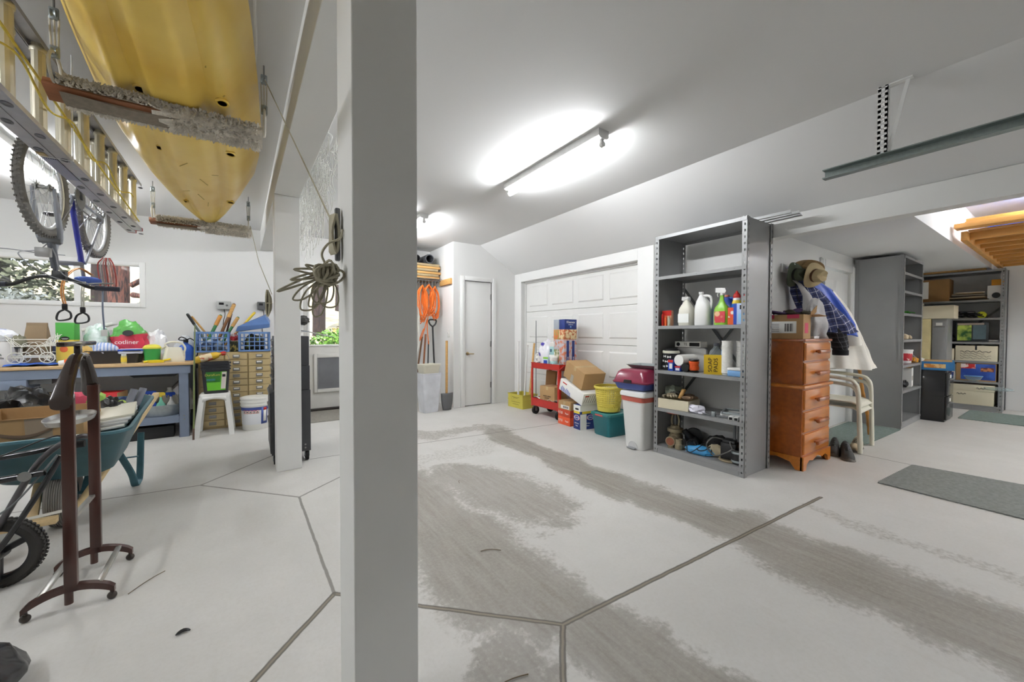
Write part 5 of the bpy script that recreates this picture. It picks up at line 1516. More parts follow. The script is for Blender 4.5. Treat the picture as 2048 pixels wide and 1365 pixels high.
# ---------------------------------------------------------------- teal tote, yellow basket, step bin and pet tray
TEAL = M('teal_plastic', (24, 112, 122), .35, var=.06)
t = thing('storage_tote', 'teal lidded storage tote under the yellow basket', 'tote', (3.51, 3.105, 0), R(-3))
def rrect(a, b, r, n=5):
    o = []
    for cx_, cy_, a0 in ((a - r, b - r, 0), (-a + r, b - r, PI / 2), (-a + r, -b + r, PI), (a - r, -b + r, 1.5 * PI)):
        o += [(cx_ + math.cos(a0 + i * PI / 2 / n) * r, cy_ + math.sin(a0 + i * PI / 2 / n) * r) for i in range(n + 1)]
    return o
m = MB(); m.loft([[(x, y, z) for x, y in rrect(a, b, .03)] for a, b, z in ((.17, .115, 0), (.18, .122, .01), (.20, .14, .235), (.205, .145, .24))]); m.out('tub', TEAL, t, smooth=40)
m = MB(); m.loft([[(x, y, z) for x, y in rrect(a, b, .035)] for a, b, z in ((.212, .152, .232), (.216, .156, .24), (.214, .154, .262), (.19, .13, .268), (.185, .125, .258), (.17, .11, .258))]); m.out('lid', M('teal_lid', (46, 126, 128), .35, var=.05), t, smooth=40)
m = MB(); m.bx(-.222, -.212, -.06, .06, .232, .25, .004); m.out('latch_handle', M('coral_plastic', (196, 82, 78), .4), t)
t = thing('laundry_basket', 'round yellow perforated basket standing on the teal tote', 'basket', (3.49, 3.145, .27), 0)
YB = M('basket_yellow', (222, 204, 88), .5, var=.04)
m = MB()
nA, nZ = 44, 11
for i in range(nA):
    a = 2 * PI * i / nA
    m.beam((math.cos(a) * .128, math.sin(a) * .128, .02), (math.cos(a) * .158, math.sin(a) * .158, .27), .011, .004, up=(math.cos(a), math.sin(a), 0))
for j in range(nZ):
    f = j / (nZ - 1); r = .128 + .030 * f; z = .02 + .25 * f
    m.lathe([(r - .002, z - .005), (r + .003, z - .005), (r + .003, z + .005), (r - .002, z + .005)], 44, cap=False)
m.lathe([(.126, .0), (.131, .002), (.134, .05), (.128, .05), (.124, .008), (0, .008)], 44)
m.out('lattice', YB, t, smooth=20)
m = MB(); m.lathe([(.157, .265), (.172, .268), (.174, .285), (.168, .292), (.158, .29)], 44, cap=False); m.out('rim', YB, t, solid=.002)
t = thing('step_bin', 'tall white pedal bin with a red liner edge by the grey shelf', 'bin', (3.37, 2.575, 0), R(-2))
m = MB(); m.loft([[(x, y, z) for x, y in rrect(a, b, .035)] for a, b, z in ((.135, .105, 0), (.14, .112, .02), (.17, .142, .50), (.172, .144, .505))]); m.out('bin', WHITE, t, smooth=40)
m = MB(); m.loft([[(x, y, z) for x, y in rrect(a, b, .036)] for a, b, z in ((.171, .143, .488), (.176, .148, .49), (.178, .150, .535), (.174, .146, .54))]); m.out('liner_edge', glassy('pink_film', (222, 120, 104), .55, .3), t, smooth=40)
m = MB(); m.loft([[(x, y, z) for x, y in rrect(a, b, .037)] for a, b, z in ((.18, .152, .537), (.186, .158, .542), (.188, .16, .565), (.18, .15, .588), (.12, .10, .60), (.05, .04, .602))]); m.out('lid', WHITE, t, smooth=40)
m = MB(); m.loft([[(-.150 + .0 * i, math.cos(a) * .062, math.sin(a) * .075 + .004) for a in [PI * i / 14 for i in range(15)]], [(-.136, math.cos(a) * .055, math.sin(a) * .068 + .004) for a in [PI * i / 14 for i in range(15)]]]); m.out('pedal_arch', M('bin_shadow_grey', (206, 206, 206), .5), t, smooth=40)
m = MB(); m.bx(-.185, -.13, -.05, .05, .008, .02, .004); m.out('pedal', M('pedal_grey', (150, 152, 154), .4), t)
t = thing('litter_tray', 'blue plastic tray lying on the white pedal bin', 'tray', (3.40, 2.625, .6035), R(4))
m = MB(); m.loft([[(x, y, z) for x, y in rrect(a, b, .04)] for a, b, z in ((.19, .16, .0), (.20, .17, .01), (.215, .19, .06), (.225, .20, .062), (.225, .20, .068), (.21, .186, .068), (.19, .16, .02), (.10, .10, .016))]); m.out('tray', M('dusk_blue', (64, 82, 150), .4, var=.06), t, smooth=40)
t = thing('litter_hood', 'maroon plastic hood upside down on the blue tray', 'hood', (3.40, 2.625, .6725), R(4))
m = MB(); m.loft([[(x, y, z) for x, y in rrect(a, b, .045)] for a, b, z in ((.225, .20, .008), (.23, .205, .0), (.235, .208, .012), (.222, .195, .02), (.195, .165, .11), (.17, .14, .135), (.08, .07, .14))]); m.out('hood', M('maroon_plastic', (130, 28, 60), .3, var=.05, coat=.3), t, smooth=40)
m = MB(); m.loft([[(-.236, y, z) for y, z in ((-.05, .003), (.05, .003), (.04, .035), (-.04, .035))], [(-.225, y, z) for y, z in ((-.05, .003), (.05, .003), (.04, .035), (-.04, .035))]]); m.out('notch', INK, t, smooth=0)
t = thing('roasting_pan', 'shallow grey metal pan on top of the maroon hood', 'pan', (3.50, 2.605, .8135), R(6))
m = MB(); m.loft([[(x, y, z) for x, y in rrect(a, b, .02)] for a, b, z in ((.11, .15, 0), (.14, .18, .032), (.147, .187, .034), (.147, .187, .037), (.136, .176, .036), (.106, .146, .004), (.05, .05, .004))]); m.out('pan', ZINC, t, smooth=30)

# ---------------------------------------------------------------- closet corner: shelf, cords, tools, bins
t = thing('wall_shelf', 'white wire shelf with hooks in the corner behind the near post', 'shelf', (2.15, 6.20, 2.06), 0)
m = MB()
for k in range(16): m.tube([(-.42 + .0575 * k, -.24, 0), (-.42 + .0575 * k, .28, 0)], .004, n=6)
for y in (-.24, 0, .27): m.tube([(-.44, y, 0), (.46, y, 0)], .006, n=6)
m.tube([(-.44, -.24, -.03), (.46, -.24, -.03)], .006, n=6)
m.out('wire_deck', M('grey_wire', (120, 124, 130), .4, .6), t)
for x in (-.3, .1, .43):
    m = MB(); m.beam((x, .28, -.22), (x, -.20, -.01), .012, .012); m.out('bracket', NICKEL, t)
for k in range(10):
    m = MB(); x = -.1 + .055 * k; m.tube(smooth_path([(x, -.24, -.03), (x, -.245, -.09), (x, -.26, -.13), (x, -.285, -.12)], 4), .004, n=6); m.out('hook', NICKEL, t)
t = thing('ledger_board', 'short pale wooden ledger nailed to the closet wall', 'board', (2.62, 5.76, 2.0), 0)
m = MB(); m.bx(-.035, 0, -.17, .25, -.045, .045, .004); m.out('board', WOOD, t)
t_ = None
for k in range(6):
    m = MB(); m.box((2.20 + .01 * (k % 3), 6.24, 2.083 + .042 * k), (.78 - .05 * (k % 2), .46, .036), (0, 0, .02 * (k % 3 - 1)), .003)
    tag(m.out('plank', (WOOD, M('weathered_plank', (170, 152, 118), .8, var=.18, stretch=(1, 9, 9)))[k % 2]), ('bottom', 'second', 'third', 'fourth', 'fifth', 'topmost')[k] + ' plank of the stack on the corner wire shelf', 'plank', 'planks on the corner shelf')
for k, (x, r, lb) in enumerate(((2.20, .062, 'black plastic drain pipe on the planks, nearer the post'), (2.42, .075, 'dark grey drain pipe on the planks, nearer the closet wall'))):
    m = MB(); m.lathe([(r * .8, -.2), (r, -.2), (r, .24), (r * .8, .24), (r * .8, -.2)], 26, (x, 6.22, 2.316 + r), 'y', cap=False)
    for q in range(7): m.lathe([(r, 0), (r + .006, .01), (r, .02)], 26, (x, 6.05 + .055 * q, 2.316 + r), 'y', cap=False)
    tag(m.out('drain_pipe', (BLACK, M('charcoal_pipe', (66, 68, 72), .5))[k]), lb, 'pipe', 'pipes on the corner shelf')
OC = M('orange_cord', (232, 118, 40), .5, var=.08)
def coil(label, c, rx, rz_, n_, seed, mat=OC, r=.006, dy=.05, tail=None):
    rng = random.Random(seed)
    m = MB()
    for k in range(n_):
        oy, oz, tl = rng.uniform(-dy, dy), rng.uniform(0, .10), rng.uniform(-.5, .5)
        sx_, sz_ = rx * rng.uniform(.55, 1.15), rz_ * rng.uniform(.72, 1.0)
        m.tube(smooth_path([(c[0] + math.cos(a) * sx_ * (.35 if math.sin(a) > .8 else 1) + tl * .09 * (1 - math.sin(a)) * rx * 5, c[1] + oy + .012 * math.sin(a * 3 + k), c[2] - sz_ + math.sin(a) * sz_ + .01 * math.sin(5 * a + k)) for a in [PI / 2 + 2 * PI * i / 14 for i in range(15)]], 3), r, n=6)
    if tail: m.tube(smooth_path(tail), r, n=6)
    return tag(m.out('extension_lead', mat, None, smooth=60), label, 'cord', 'cords on the corner hooks' if mat is OC else None)
coil('orange extension cord coil hanging closest to the near post', (2.24, 5.90, 1.93), .085, .33, 9, 1, r=.008, dy=.025)
coil('bright orange cord coil in the middle of the corner hooks', (2.36, 5.925, 1.95), .10, .25, 10, 2, r=.008, dy=.025, tail=[(2.36, 5.92, 1.5), (2.33, 5.91, 1.3), (2.35, 5.90, 1.0)])
coil('orange cord coil nearest the closet wall', (2.47, 5.945, 1.93), .075, .28, 8, 3, r=.008, dy=.02, tail=[(2.34, 5.93, 1.40), (2.25, 5.90, 1.15), (2.20, 5.93, 1.05), (2.28, 5.93, 1.25)])
WC = M('white_cord', (220, 218, 210), .5)
coil('thin white cord looping out from behind the orange coils', (2.50, 5.985, 1.80), .10, .22, 2, 5, WC, .004)
coil('white hose loops hanging beside the near post', (2.06, 5.80, 1.70), .10, .50, 4, 6, WC, .010)
# long tools standing behind the bins
def tool(name, label, cat, a, b, r, mat, extra=None):
    t = thing(name, label, cat, a, 0)
    a, b = Vector(a), Vector(b)
    m = MB(); m.cyl((0, 0, 0), b - a, r, n=12); m.out('shaft', mat, t)
    if extra: extra(t, b - a)
    return t
def dgrip(t, e):
    m = MB(); m.tube(smooth_path([e, e + Vector((-.05, 0, .05)), e + Vector((-.055, 0, .11)), e + Vector((.055, 0, .11)), e + Vector((.05, 0, .05)), e], 5), .013, n=8); m.out('grip', BLACK, t)
def blade(t, e):
    m = MB(); m.sheet(lambda u, v: ((u - .5) * (.20 - .06 * v * v) , -.015 - .03 * (1 - (2 * u - 1) ** 2), .26 - .26 * v), 8, 8); m.out('blade', STEEL_D, t, solid=.003, smooth=60)
DKW = M('dark_handle', (112, 78, 48), .55, var=.15, stretch=(8, 8, 1))
tool('shovel', 'black D-handled shovel standing behind the white bins', 'shovel', (2.40, 5.72, .0), (2.43, 5.93, 1.28), .014, BLACK, dgrip)
tool('rake', 'brown-handled tool leaning left behind the white bins', 'garden tool', (2.02, 5.75, .0), (2.30, 6.05, 1.12), .015, DKW)
tool('hoe', 'reddish-brown handled hoe beside the black shovel', 'garden tool', (2.16, 5.75, .0), (2.32, 5.95, 1.16), .015, M('reddish_handle', (138, 84, 50), .5, var=.12, stretch=(8, 8, 1)))
tool('spade', 'pale wooden-handled spade standing free right of the white bins', 'spade', (2.475, 5.49, .0), (2.52, 5.58, 1.06), .019, WOOD, blade)
tool('hand_pick', 'thin black-gripped rod between the brown handles', 'rod', (2.28, 5.80, .0), (2.36, 5.93, 1.05), .010, BLACK)
t = thing('waste_bin', 'tall tapered white waste bin in the corner beside the spade', 'bin', (2.19, 5.50, 0), R(8))
m = MB(); m.loft([[(x, y, z) for x, y in rrect(a, b, .02)] for a, b, z in ((.11, .09, 0), (.115, .095, .01), (.155, .125, .565), (.165, .135, .57), (.167, .137, .585), (.152, .122, .586), (.11, .09, .02), (.05, .05, .018))]); m.out('bin', M('white_bin', (232, 235, 242), .4), t, smooth=40)
t = thing('cream_bucket', 'cream rectangular bucket nested in the top of the white bin', 'bucket', (2.19, 5.50, .49), R(8))
m = MB(); m.loft([[(x, y, z) for x, y in rrect(a, b, .03)] for a, b, z in ((.11, .085, 0), (.142, .115, .20), (.15, .122, .203), (.152, .124, .225), (.14, .112, .226), (.105, .08, .02), (.05, .05, .02))]); m.out('bucket', OFFW, t, smooth=40)
t = thing('light_switch', 'white double light switch plate on the closet wall', 'switch', (2.62, 5.72, 1.18), 0)
m = MB(); m.bx(-.008, 0, -.04, .04, -.06, .06, .003); m.out('plate', WHITE, t)
for y in (-.018, .018):
    m = MB(); m.bx(-.014, -.007, y - .005, y + .005, -.012, .012, .002); m.out('toggle', WHITE, t)

# ---------------------------------------------------------------- workbench
BSTEEL = M('bench_blue_grey', (128, 140, 160), .45, .2, var=.05)
BWOOD = M('bench_top', (204, 172, 128), .6, var=.10, scale=3, stretch=(1, 9, 9))
t = thing('workbench', 'long steel workbench with a wooden top under the window', 'workbench', (-2.9, 5.66, 0), 0)
BL = 2.345; BT = .845
m = MB(); m.bx(0, BL, 0, .76, BT - .032, BT, .003); m.out('bench_top', BWOOD, t)
m = MB(); m.bx(.02, BL - .03, .012, .016, BT - .125, BT - .033); m.bx(.02, BL - .03, .74, .744, BT - .125, BT - .033); m.bx(.02, BL - .03, .012, .05, BT - .037, BT - .033)
m.out('apron', BSTEEL, t, smooth=0)
for x in (.04, BL - .135):
    for y in (.02, .68):
        m = MB(); m.bx(x, x + .09, y, y + .004, 0, BT - .034); m.bx(x + .086, x + .09, y, y + .06, 0, BT - .034); m.bx(x, x + .004, y, y + .06, 0, BT - .034)
        l = m.out('leg', BSTEEL, t, smooth=0)
        if y < .1:
            for z in (.20, .24, BT - .06):
                m = MB(); m.lathe([(.008, 0), (.007, -.004), (0, -.005)], 10, (x + .045, y, z), 'y'); m.out('bolt', NICKEL, l)
m = MB(); m.bx(.10, BL - .10, .03, .72, .165, .245); 
m.out('lower_shelf', BSTEEL, t, smooth=0)
m = MB(); m.bx(.72, 1.10, .0, .30, BT - .215, BT - .127, .004); d = m.out('drawer', BSTEEL, t)
m = MB(); m.bx(1.102, 1.25, .05, .30, BT - .175, BT - .127); m.out('drawer_bracket', STEEL_D, t)
m = MB(); m.loft([[(x, .05, z) for x, z in ((1.80, BT - .128), (2.20, BT - .128), (2.17, BT - .155), (1.84, BT - .155))], [(x, .40, z) for x, z in ((1.80, BT - .128), (2.20, BT - .128), (2.17, BT - .155), (1.84, BT - .155))]]); m.out('pencil_tray', BLACK, t, smooth=0)
TB_ = BT + .001
# things on the bench, from the frame edge to the right
sz = (.30, .24, .24)
t = carton('paper_carton', 'white printed carton at the far end of the bench', 'box', (-2.08, 5.86, TB_), sz, .1, M('white_card', (222, 220, 218), .8, var=.02))
words('Brown &\nPaper Mills', .03, INK, t, (.04, -.121, .10), FY)
m = MB(); m.lump((-2.05, 5.86, TB_ + .243), (.26, .20, .12), 91, .3, 2.2, 3, crease=.5); tag(m.out('grocery_bag', two_tone('blue_white_bag', (232, 234, 240), (90, 120, 190), 9, lo=.55, hi=.6, rough=.3)), 'crumpled white and blue bag stuffed in the printed carton', 'bag')
m = MB(); m.lump((-1.93, 5.90, TB_ + .17), (.14, .14, .15), 92, .35, 2.2, 3, crease=.5); tag(m.out('grey_cloth', M('olive_rag', (130, 128, 108), .9, var=.15)), 'grey-green rag beside the printed carton', 'rag')
m = MB(); m.sheet(lambda u, v: (-1.96 + .44 * u, 5.70 + .28 * v, TB_ + .004 + .012 * abs(math.sin(u * 9 + v * 5)) + .010 * math.sin(v * 14 + u * 3) ** 2), 30, 16)
tag(m.out('plastic_sheet', M('vivid_blue_film', (60, 112, 214), .3, var=.1), None, solid=.002), 'bright blue plastic sheet spread under the wire carriage', 'sheet')
# white wire doll carriage planter
t = thing('wire_carriage', 'white scrolled wire doll carriage standing on the blue sheet', 'carriage', (-1.785, 5.80, TB_ + .026), 0)
WW = M('white_wire', (228, 226, 216), .5)
m = MB()
for y in (-.07, .07):
    for z in (.075, .17, .235): m.tube([(-.125, y, z), (.125, y, z)], .004, n=6)
    for x in (-.125, .125): m.tube([(x, y, .075), (x, y, .235)], .004, n=6)
    m.tube(smooth_path([(-.07, y, .10), (-.03, y, .12), (0, y, .16), (.03, y, .13), (.045, y, .105), (.03, y, .095), (.02, y, .11)]), .0035, n=5)
    m.tube(smooth_path([(.07, y, .10), (.04, y, .19), (0, y, .21), (-.05, y, .19), (-.06, y, .16)]), .0035, n=5)
    for k in range(5): m.tube(smooth_path([(.04 + .02 * k, y, .17), (.09 + .02 * k, y * .9, .21), (.12 + .012 * k, y * .7, .25 + .012 * k)]), .003, n=5)
    for k in range(4): m.tube(smooth_path([(-.06 - .02 * k, y, .17), (-.11 - .012 * k, y * .9, .22), (-.12 - .018 * k, y * .6, .25)]), .003, n=5)
for x in (-.125, -.04, .04, .125):
    for z in (.075, .235): m.tube([(x, -.07, z), (x, .07, z)], .0035, n=6)
m.out('body', WW, t)
m = MB()
for k in range(7):
    a = -.25 + .3 * k
    m.tube([(.10 + math.cos(a) * .075, math.cos(q) * .07, .215 + math.sin(a) * .09 * math.sin(q)) if False else (.09 + .012 * k + .02 * math.sin(q), math.cos(q) * .07, .17 + (.09 + .004 * k) * math.sin(q)) for q in [PI * i / 10 for i in range(11)]], .003, n=5)
m.out('hood', WW, t)
m = MB(); m.tube(smooth_path([(-.125, -.05, .235), (-.17, -.05, .27), (-.17, .05, .27), (-.125, .05, .235)]), .004, n=6); m.out('push_handle', WW, t)
for x in (-.10, .105):
    for y in (-.078, .078):
        m = MB(); m.tube(ring_pts((x, y, .056), .052, 22, 'xz'), .0045, n=6, closed=True); m.tube(ring_pts((x, y, .056), .02, 12, 'xz'), .003, n=5, closed=True)
        for k in range(6): m.tube([(x, y, .056), (x + math.cos(k * PI / 3) * .05, y, .056 + math.sin(k * PI / 3) * .05)], .0025, n=5)
        m.out('wheel', WW, t)
m = MB()
for y in (-.078, .078): m.tube([(-.13, y, .062), (.135, y, .062)], .004, n=6)
for x in (-.10, .105): m.tube([(x, -.08, .056), (x, .08, .056)], .003, n=6)
m.out('axle', WW, t)
t = thing('paper_bag', 'brown paper bag with a folded top behind the wire carriage', 'bag', (-1.83, 6.02, TB_), -.05)
m = MB(); m.loft([[(x, y, z) for x, y in ((-a, -b), (a, -b), (a, b), (-a, b))] for a, b, z in ((.082, .06, 0), (.082, .06, .18), (.078, .045, .28), (.072, .012, .40), (.072, .008, .43))]); m.out('bag', M('kraft_paper', (140, 120, 94), .9, var=.08, bump=.2, bscale=14), t, smooth=0)
carton('dark_carton', 'dark navy carton behind the wire carriage', 'box', (-1.80, 5.97, TB_ + .0) if False else (-1.71, 6.18, TB_), (.20, .18, .28), 0, M('navy_grey_card', (60, 70, 96), .8))
sz = (.135, .10, .43)
t = carton('plant_food_box', 'tall green-over-yellow box with a black oval badge', 'box', (-1.575, 5.86, TB_), sz, R(-8), M('sunny_yellow', (238, 206, 84), .6, var=.03), bev=.002)
for f, a in (('-y', .0675), ('+x', .05)): decal(t, 'green_top', M('leaf_green', (74, 160, 66), .6, var=.05), f, -a, a, .255, .43, sz)
decal(t, 'green_top', MC['leaf_green'], '+z', -.0675, .0675, -.05, .05, sz)
m = MB(); m.lathe([(.034, 0), (.034, -.002), (0, -.002)], 24, (0, -.052, .27), 'y')
for v in m.bm.verts: v.co.z = .27 + (v.co.z - .27) * .6
m.out('oval_badge', INK, t)
m = MB(); m.bx(-.026, .026, -.0553, -.054, .268, .272); m.bx(-.018, .018, -.0553, -.054, .260, .263); m.out('badge_lines', PAPER, t)
m = MB(); m.lathe([(.030, 0), (.030, -.002), (0, -.002)], 20, (-.01, -.0505, .16), 'y'); m.out('tomato_print', M('tomato_orange', (226, 110, 60), .6), t)
t = tin('pill_jar', 'small white jar with an orange lid at the foot of the yellow box', 'jar', (-1.60, 5.72, TB_ + .018), .03, .045, WHITE, rot=(0, PI / 2 - .2, 0))
m = MB(); m.lathe([(.034, .045), (.036, .05), (.036, .065), (0, .066)], 18); m.out('cap', ORANGE, t)
t = thing('white_dispenser', 'white plastic bin with a slanted lid behind the yellow box', 'dispenser', (-1.44, 6.20, TB_), 0)
m = MB(); m.loft([[(x, y, z) for x, y in rrect(a, b, .02)] for a, b, z in ((.09, .07, 0), (.105, .085, .36))]); m.out('bin', M('pale_white', (226, 230, 230), .4), t)
m = MB(); m.box((.02, 0, .395), (.26, .19, .03), (0, R(-18), 0), .008); m.out('lid', WHITE, t)
# black tub with bags in it
t = thing('black_tub', 'long shallow black tub on the bench filled with bags', 'tub', (-1.245, 5.93, TB_), R(2))
m = MB(); m.loft([[(x, y, z) for x, y in rrect(a, b, .03)] for a, b, z in ((.20, .13, 0), (.225, .155, .125), (.235, .165, .128), (.235, .165, .138), (.218, .150, .138), (.19, .125, .01), (.10, .06, .01))]); m.out('tub', M('charcoal_plastic', (44, 44, 46), .45, var=.1), t, smooth=40)
m = MB(); m.lump((-1.39, 5.96, TB_ + .10), (.22, .18, .32), 95, .22, 1.9, 4, crease=.4); tag(m.out('seed_bag', two_tone('clear_green_bag', (214, 226, 222), (96, 150, 120), 6, lo=.42, hi=.6, rough=.25)), 'clear bag with green and teal print standing in the black tub', 'bag')
t = thing('soil_bag', 'red and green potting soil bag slumped in the black tub', 'bag', (-1.14, 5.99, TB_ + .09), 0)
RDB = M('crimson_film', (206, 62, 84), .3, var=.1)
m = MB(); m.lump((0, 0, 0), (.32, .20, .36), 96, .22, 2.3, 4, crease=.6); o = m.out('bag', [RDB, M('film_green', (96, 170, 84), .3, var=.15)], t)
for p in o.data.polygons:
    if p.center.z > .215 + .12 * p.center.x: p.material_index = 1
m = MB(); m.lathe([(.045, 0), (.045, -.006), (0, -.006)], 24, (.01, -.112, .235), 'y', rot=Euler((R(-14), 0, 0)).to_matrix())
for v in m.bm.verts: v.co.z = .235 + (v.co.z - .235) * .72
m.out('oval_badge', INK, t)
words('cotliner', .062, PAPER, t, (.0, -.121, .135), (PI / 2, 0, .0), ext=.002)
m = MB(); m.lump((-1.30, 5.83, TB_ + .10), (.22, .13, .13), 97, .25, 2.4, 3, crease=.4); tag(m.out('zip_bag', two_tone('clear_blue_bag', (206, 210, 224), (120, 150, 210), 12, 'wave', lo=.5, hi=.9, rough=.2)), 'zip bag with blue lines lying on the front of the black tub', 'bag')
t = carton('wipes_pack', 'flat blue and white pack resting on the right of the black tub', 'pack', (-1.10, 5.84, TB_ + .10), (.20, .13, .055), .1, M('pale_wipes', (206, 214, 236), .4), bev=.015)
decal(t, 'blue_stripe', BLUE, '-y', -.10, .10, .03, .05, (.20, .13, .055))
m = MB(); m.lump((-1.44, 5.80, TB_ + .10), (.12, .10, .09), 98, .3, 2.4, 3, crease=.4); tag(m.out('snack_wrapper', M('amber_film', (214, 176, 96), .35, var=.2)), 'amber wrapper in the near corner of the black tub', 'wrapper')
t = tin('vitamin_bottle', 'little clear bottle with a yellow label before the black tub', 'bottle', (-1.135, 5.715, TB_), .023, .085, M('amber_clear', (206, 190, 130), .2))
m = MB(); m.lathe([(.0235, .02), (.0238, .021), (.0238, .065), (.0235, .066)], 18, cap=False); m.out('printed_label', YELLOW, t)
m = MB(); m.lathe([(.016, .085), (.02, .087), (.02, .105), (0, .106)], 16); m.out('cap', M('clear_cap', (216, 220, 220), .3), t)
t = thing('watering_pot', 'green tapered pot with a yellow lid beside the cream watering can', 'pot', (-.93, 5.84, TB_), 0)
m = MB(); m.lathe([(.058, 0), (.062, .004), (.074, .15), (.076, .155)], 24); m.out('pot', M('garden_green', (60, 164, 84), .45), t)
m = MB(); m.lathe([(.078, .152), (.078, .168), (.06, .19), (.03, .20), (0, .20)], 24); m.out('lid', M('lemon_lid', (224, 214, 80), .45), t)
m = MB(); m.tube(smooth_path([(.07, 0, .14), (.12, -.01, .17), (.16, -.02, .13), (.14, -.03, .06)]), .010, n=8); m.out('hose', M('pale_hose', (214, 210, 180), .5), t)
t = thing('hand_spreader', 'small yellow scoop lying between the green pot and the cream can', 'scoop', (-.88, 5.71, TB_), .2)
m = MB(); m.lathe([(.0, 0.002), (.05, .002), (.055, .03), (.05, .03), (.045, .008), (0, .008)], 20, sx=1.3, sy=.7); m.tube([(.05, 0, .02), (.12, .01, .035)], .010, n=8); m.tube([(-.05, 0, .02), (-.10, .0, .012)], .012, n=8); m.out('scoop', M('vivid_yellow', (236, 212, 40), .45), t)
m = MB(); m.lump((-.93, 6.08, TB_), (.24, .18, .36), 99, .28, 1.9, 4, crease=.5); tag(m.out('shopping_bag', M('white_film', (236, 236, 238), .25, var=.03), None, smooth=40), 'crumpled white shopping bag behind the cream watering can', 'bag')
m = MB(); m.beam((-1.06, 6.02, TB_), (-1.00, 6.12, TB_ + .31), .03, .012); tag(m.out('stir_stick', WOOD), 'pale wooden paddle leaning behind the green pot', 'stick')
t = thing('watering_can', 'cream plastic watering can with an arched handle', 'watering can', (-.745, 5.82, TB_), R(10))
m = MB(); m.loft([[(x, y, z) for x, y in rrect(a, b, .03)] for a, b, z in ((.095, .06, 0), (.098, .063, .01), (.092, .06, .05), (.072, .05, .15), (.066, .046, .165), (.055, .036, .165))]); m.out('can', OFFW, t, smooth=40)
m = MB(); m.tube(smooth_path([(-.05, 0, .16), (-.07, 0, .20), (-.02, 0, .225), (.06, 0, .215), (.10, 0, .16), (.085, 0, .08)]), .010, n=8); m.out('handle', OFFW, t, smooth=60)
m = MB(); m.tube(smooth_path([(-.04, .05, .03), (-.05, .10, .08), (-.06, .15, .16)]), [.016] * 6 + [.011] * 7, n=10); m.out('spout', OFFW, t, smooth=60)
t = thing('sprayer_jug', 'blue and white jug with a coiled black spray hose at the bench end', 'jug', (-.66, 6.03, TB_), 0)
m = MB(); m.loft([[(x, y, z) for x, y in rrect(a, b, .03)] for a, b, z in ((.075, .05, 0), (.078, .052, .01), (.078, .052, .14), (.05, .04, .18), (.022, .022, .20), (.02, .02, .22))]); m.out('jug', M('label_blue', (48, 96, 190), .4), t, smooth=40)
decal(t, 'printed_label', PAPER, '-y', -.07, .0, .02, .12, (.156, .104, .2)); decal(t, 'red_print', REDP, '-y', -.06, -.01, .05, .07, (.156, .104, .2), .003)
m = MB(); m.lathe([(.024, .215), (.024, .25), (0, .252)], 14); m.out('cap', INK, t)
m = MB(); m.tube(smooth_path([(0, 0, .24), (.05, -.03, .26), (.10, -.05, .20), (.115, -.06, .10), (.10, -.08, .02)]), .006, n=6); m.tube(smooth_path([(-.02, 0, .235), (-.06, -.04, .25), (-.03, -.07, .28), (.02, -.05, .25)]), .006, n=6); m.out('hose', INK, t)
m = MB(); m.lump((-.70, 6.25, TB_), (.20, .18, .30), 100, .25, 1.9, 3, crease=.4); tag(m.out('clear_bag', M('frosty_film', (226, 228, 230), .25, var=.04), None, smooth=40), 'frosted plastic bag at the bench end by the blue crate', 'bag')
# under the bench
ZU = .2465
t = thing('galvanized_tub', 'wide galvanized tub of bottles on the lower bench shelf', 'tub', (-.86, 5.86, ZU), 0)
m = MB(); m.lathe([(.16, 0), (.165, .006), (.185, .115), (.19, .118), (.188, .124), (.18, .12), (.158, .012), (0, .01)], 36, sx=1.15, sy=.9); m.out('tub', ZINC, t)
for k, (x, y, h_, w_, bm_, hm_, lb) in enumerate(((-.93, 5.80, .27, .085, BLUE, BLUE, 'blue ribbed spray bottle standing in the galvanized tub'), (-.855, 5.775, .25, .085, M('clear_green_liquid', (120, 196, 170), .25), YELLOW, 'green-labelled spray bottle with a yellow head in the tub'), (-.775, 5.82, .24, .075, WHITE, BLUE, 'white spray bottle with a blue head in the tub'))):
    spray('spray_bottle', lb, (x, y, ZU + .014), .3 * k, w_, .055, h_, bm_, hm_, lab=(None, two_tone('blue_green_label', (60, 110, 200), (120, 190, 90), 14), M('plain_label', (210, 220, 236), .5))[k])
jug('jug', 'round milky jug at the back of the galvanized tub', (-.80, 5.93, ZU + .014), .2, .15, .12, .28, MILKY, WHITE, handle=False)
jug('jug', 'cream jug with a green cap behind the blue spray bottle', (-.99, 5.93, ZU + .014), .2, .12, .09, .25, OFFW, GREEN, handle=False)
t = tin('gear_oil_bottle', 'small dark bottle left of the galvanized tub', 'bottle', (-1.10, 5.86, ZU), .035, .19, M('dark_green_bottle', (44, 60, 48), .35), top=OFFW)
t = tin('cream_tin', 'cream tin with a yellow band left of the tub', 'tin', (-1.17, 5.92, ZU), .055, .17, OFFW, top=YELLOW)
m = MB(); m.lump((-.70, 6.02, ZU), (.22, .20, .32), 102, .25, 1.8, 3, crease=.4); tag(m.out('bin_liner', M('white_film', (236, 236, 238)), None, smooth=40), 'white plastic bag behind the bench leg on the lower shelf', 'bag')
m = MB(); m.cyl((-1.0, 5.98, ZU + .02), (-.72, 6.2, ZU + .38), .008); tag(m.out('curtain_rod', STEEL), 'thin grey rod leaning up from the lower bench shelf', 'rod')
sz = (.36, .24, .17)
t = carton('trash_bag_box', 'red box with a white figure on the lower bench shelf', 'box', (-1.34, 5.80, ZU + .13), sz, R(-8), M('scarlet_card', (194, 40, 46), .5, var=.05))
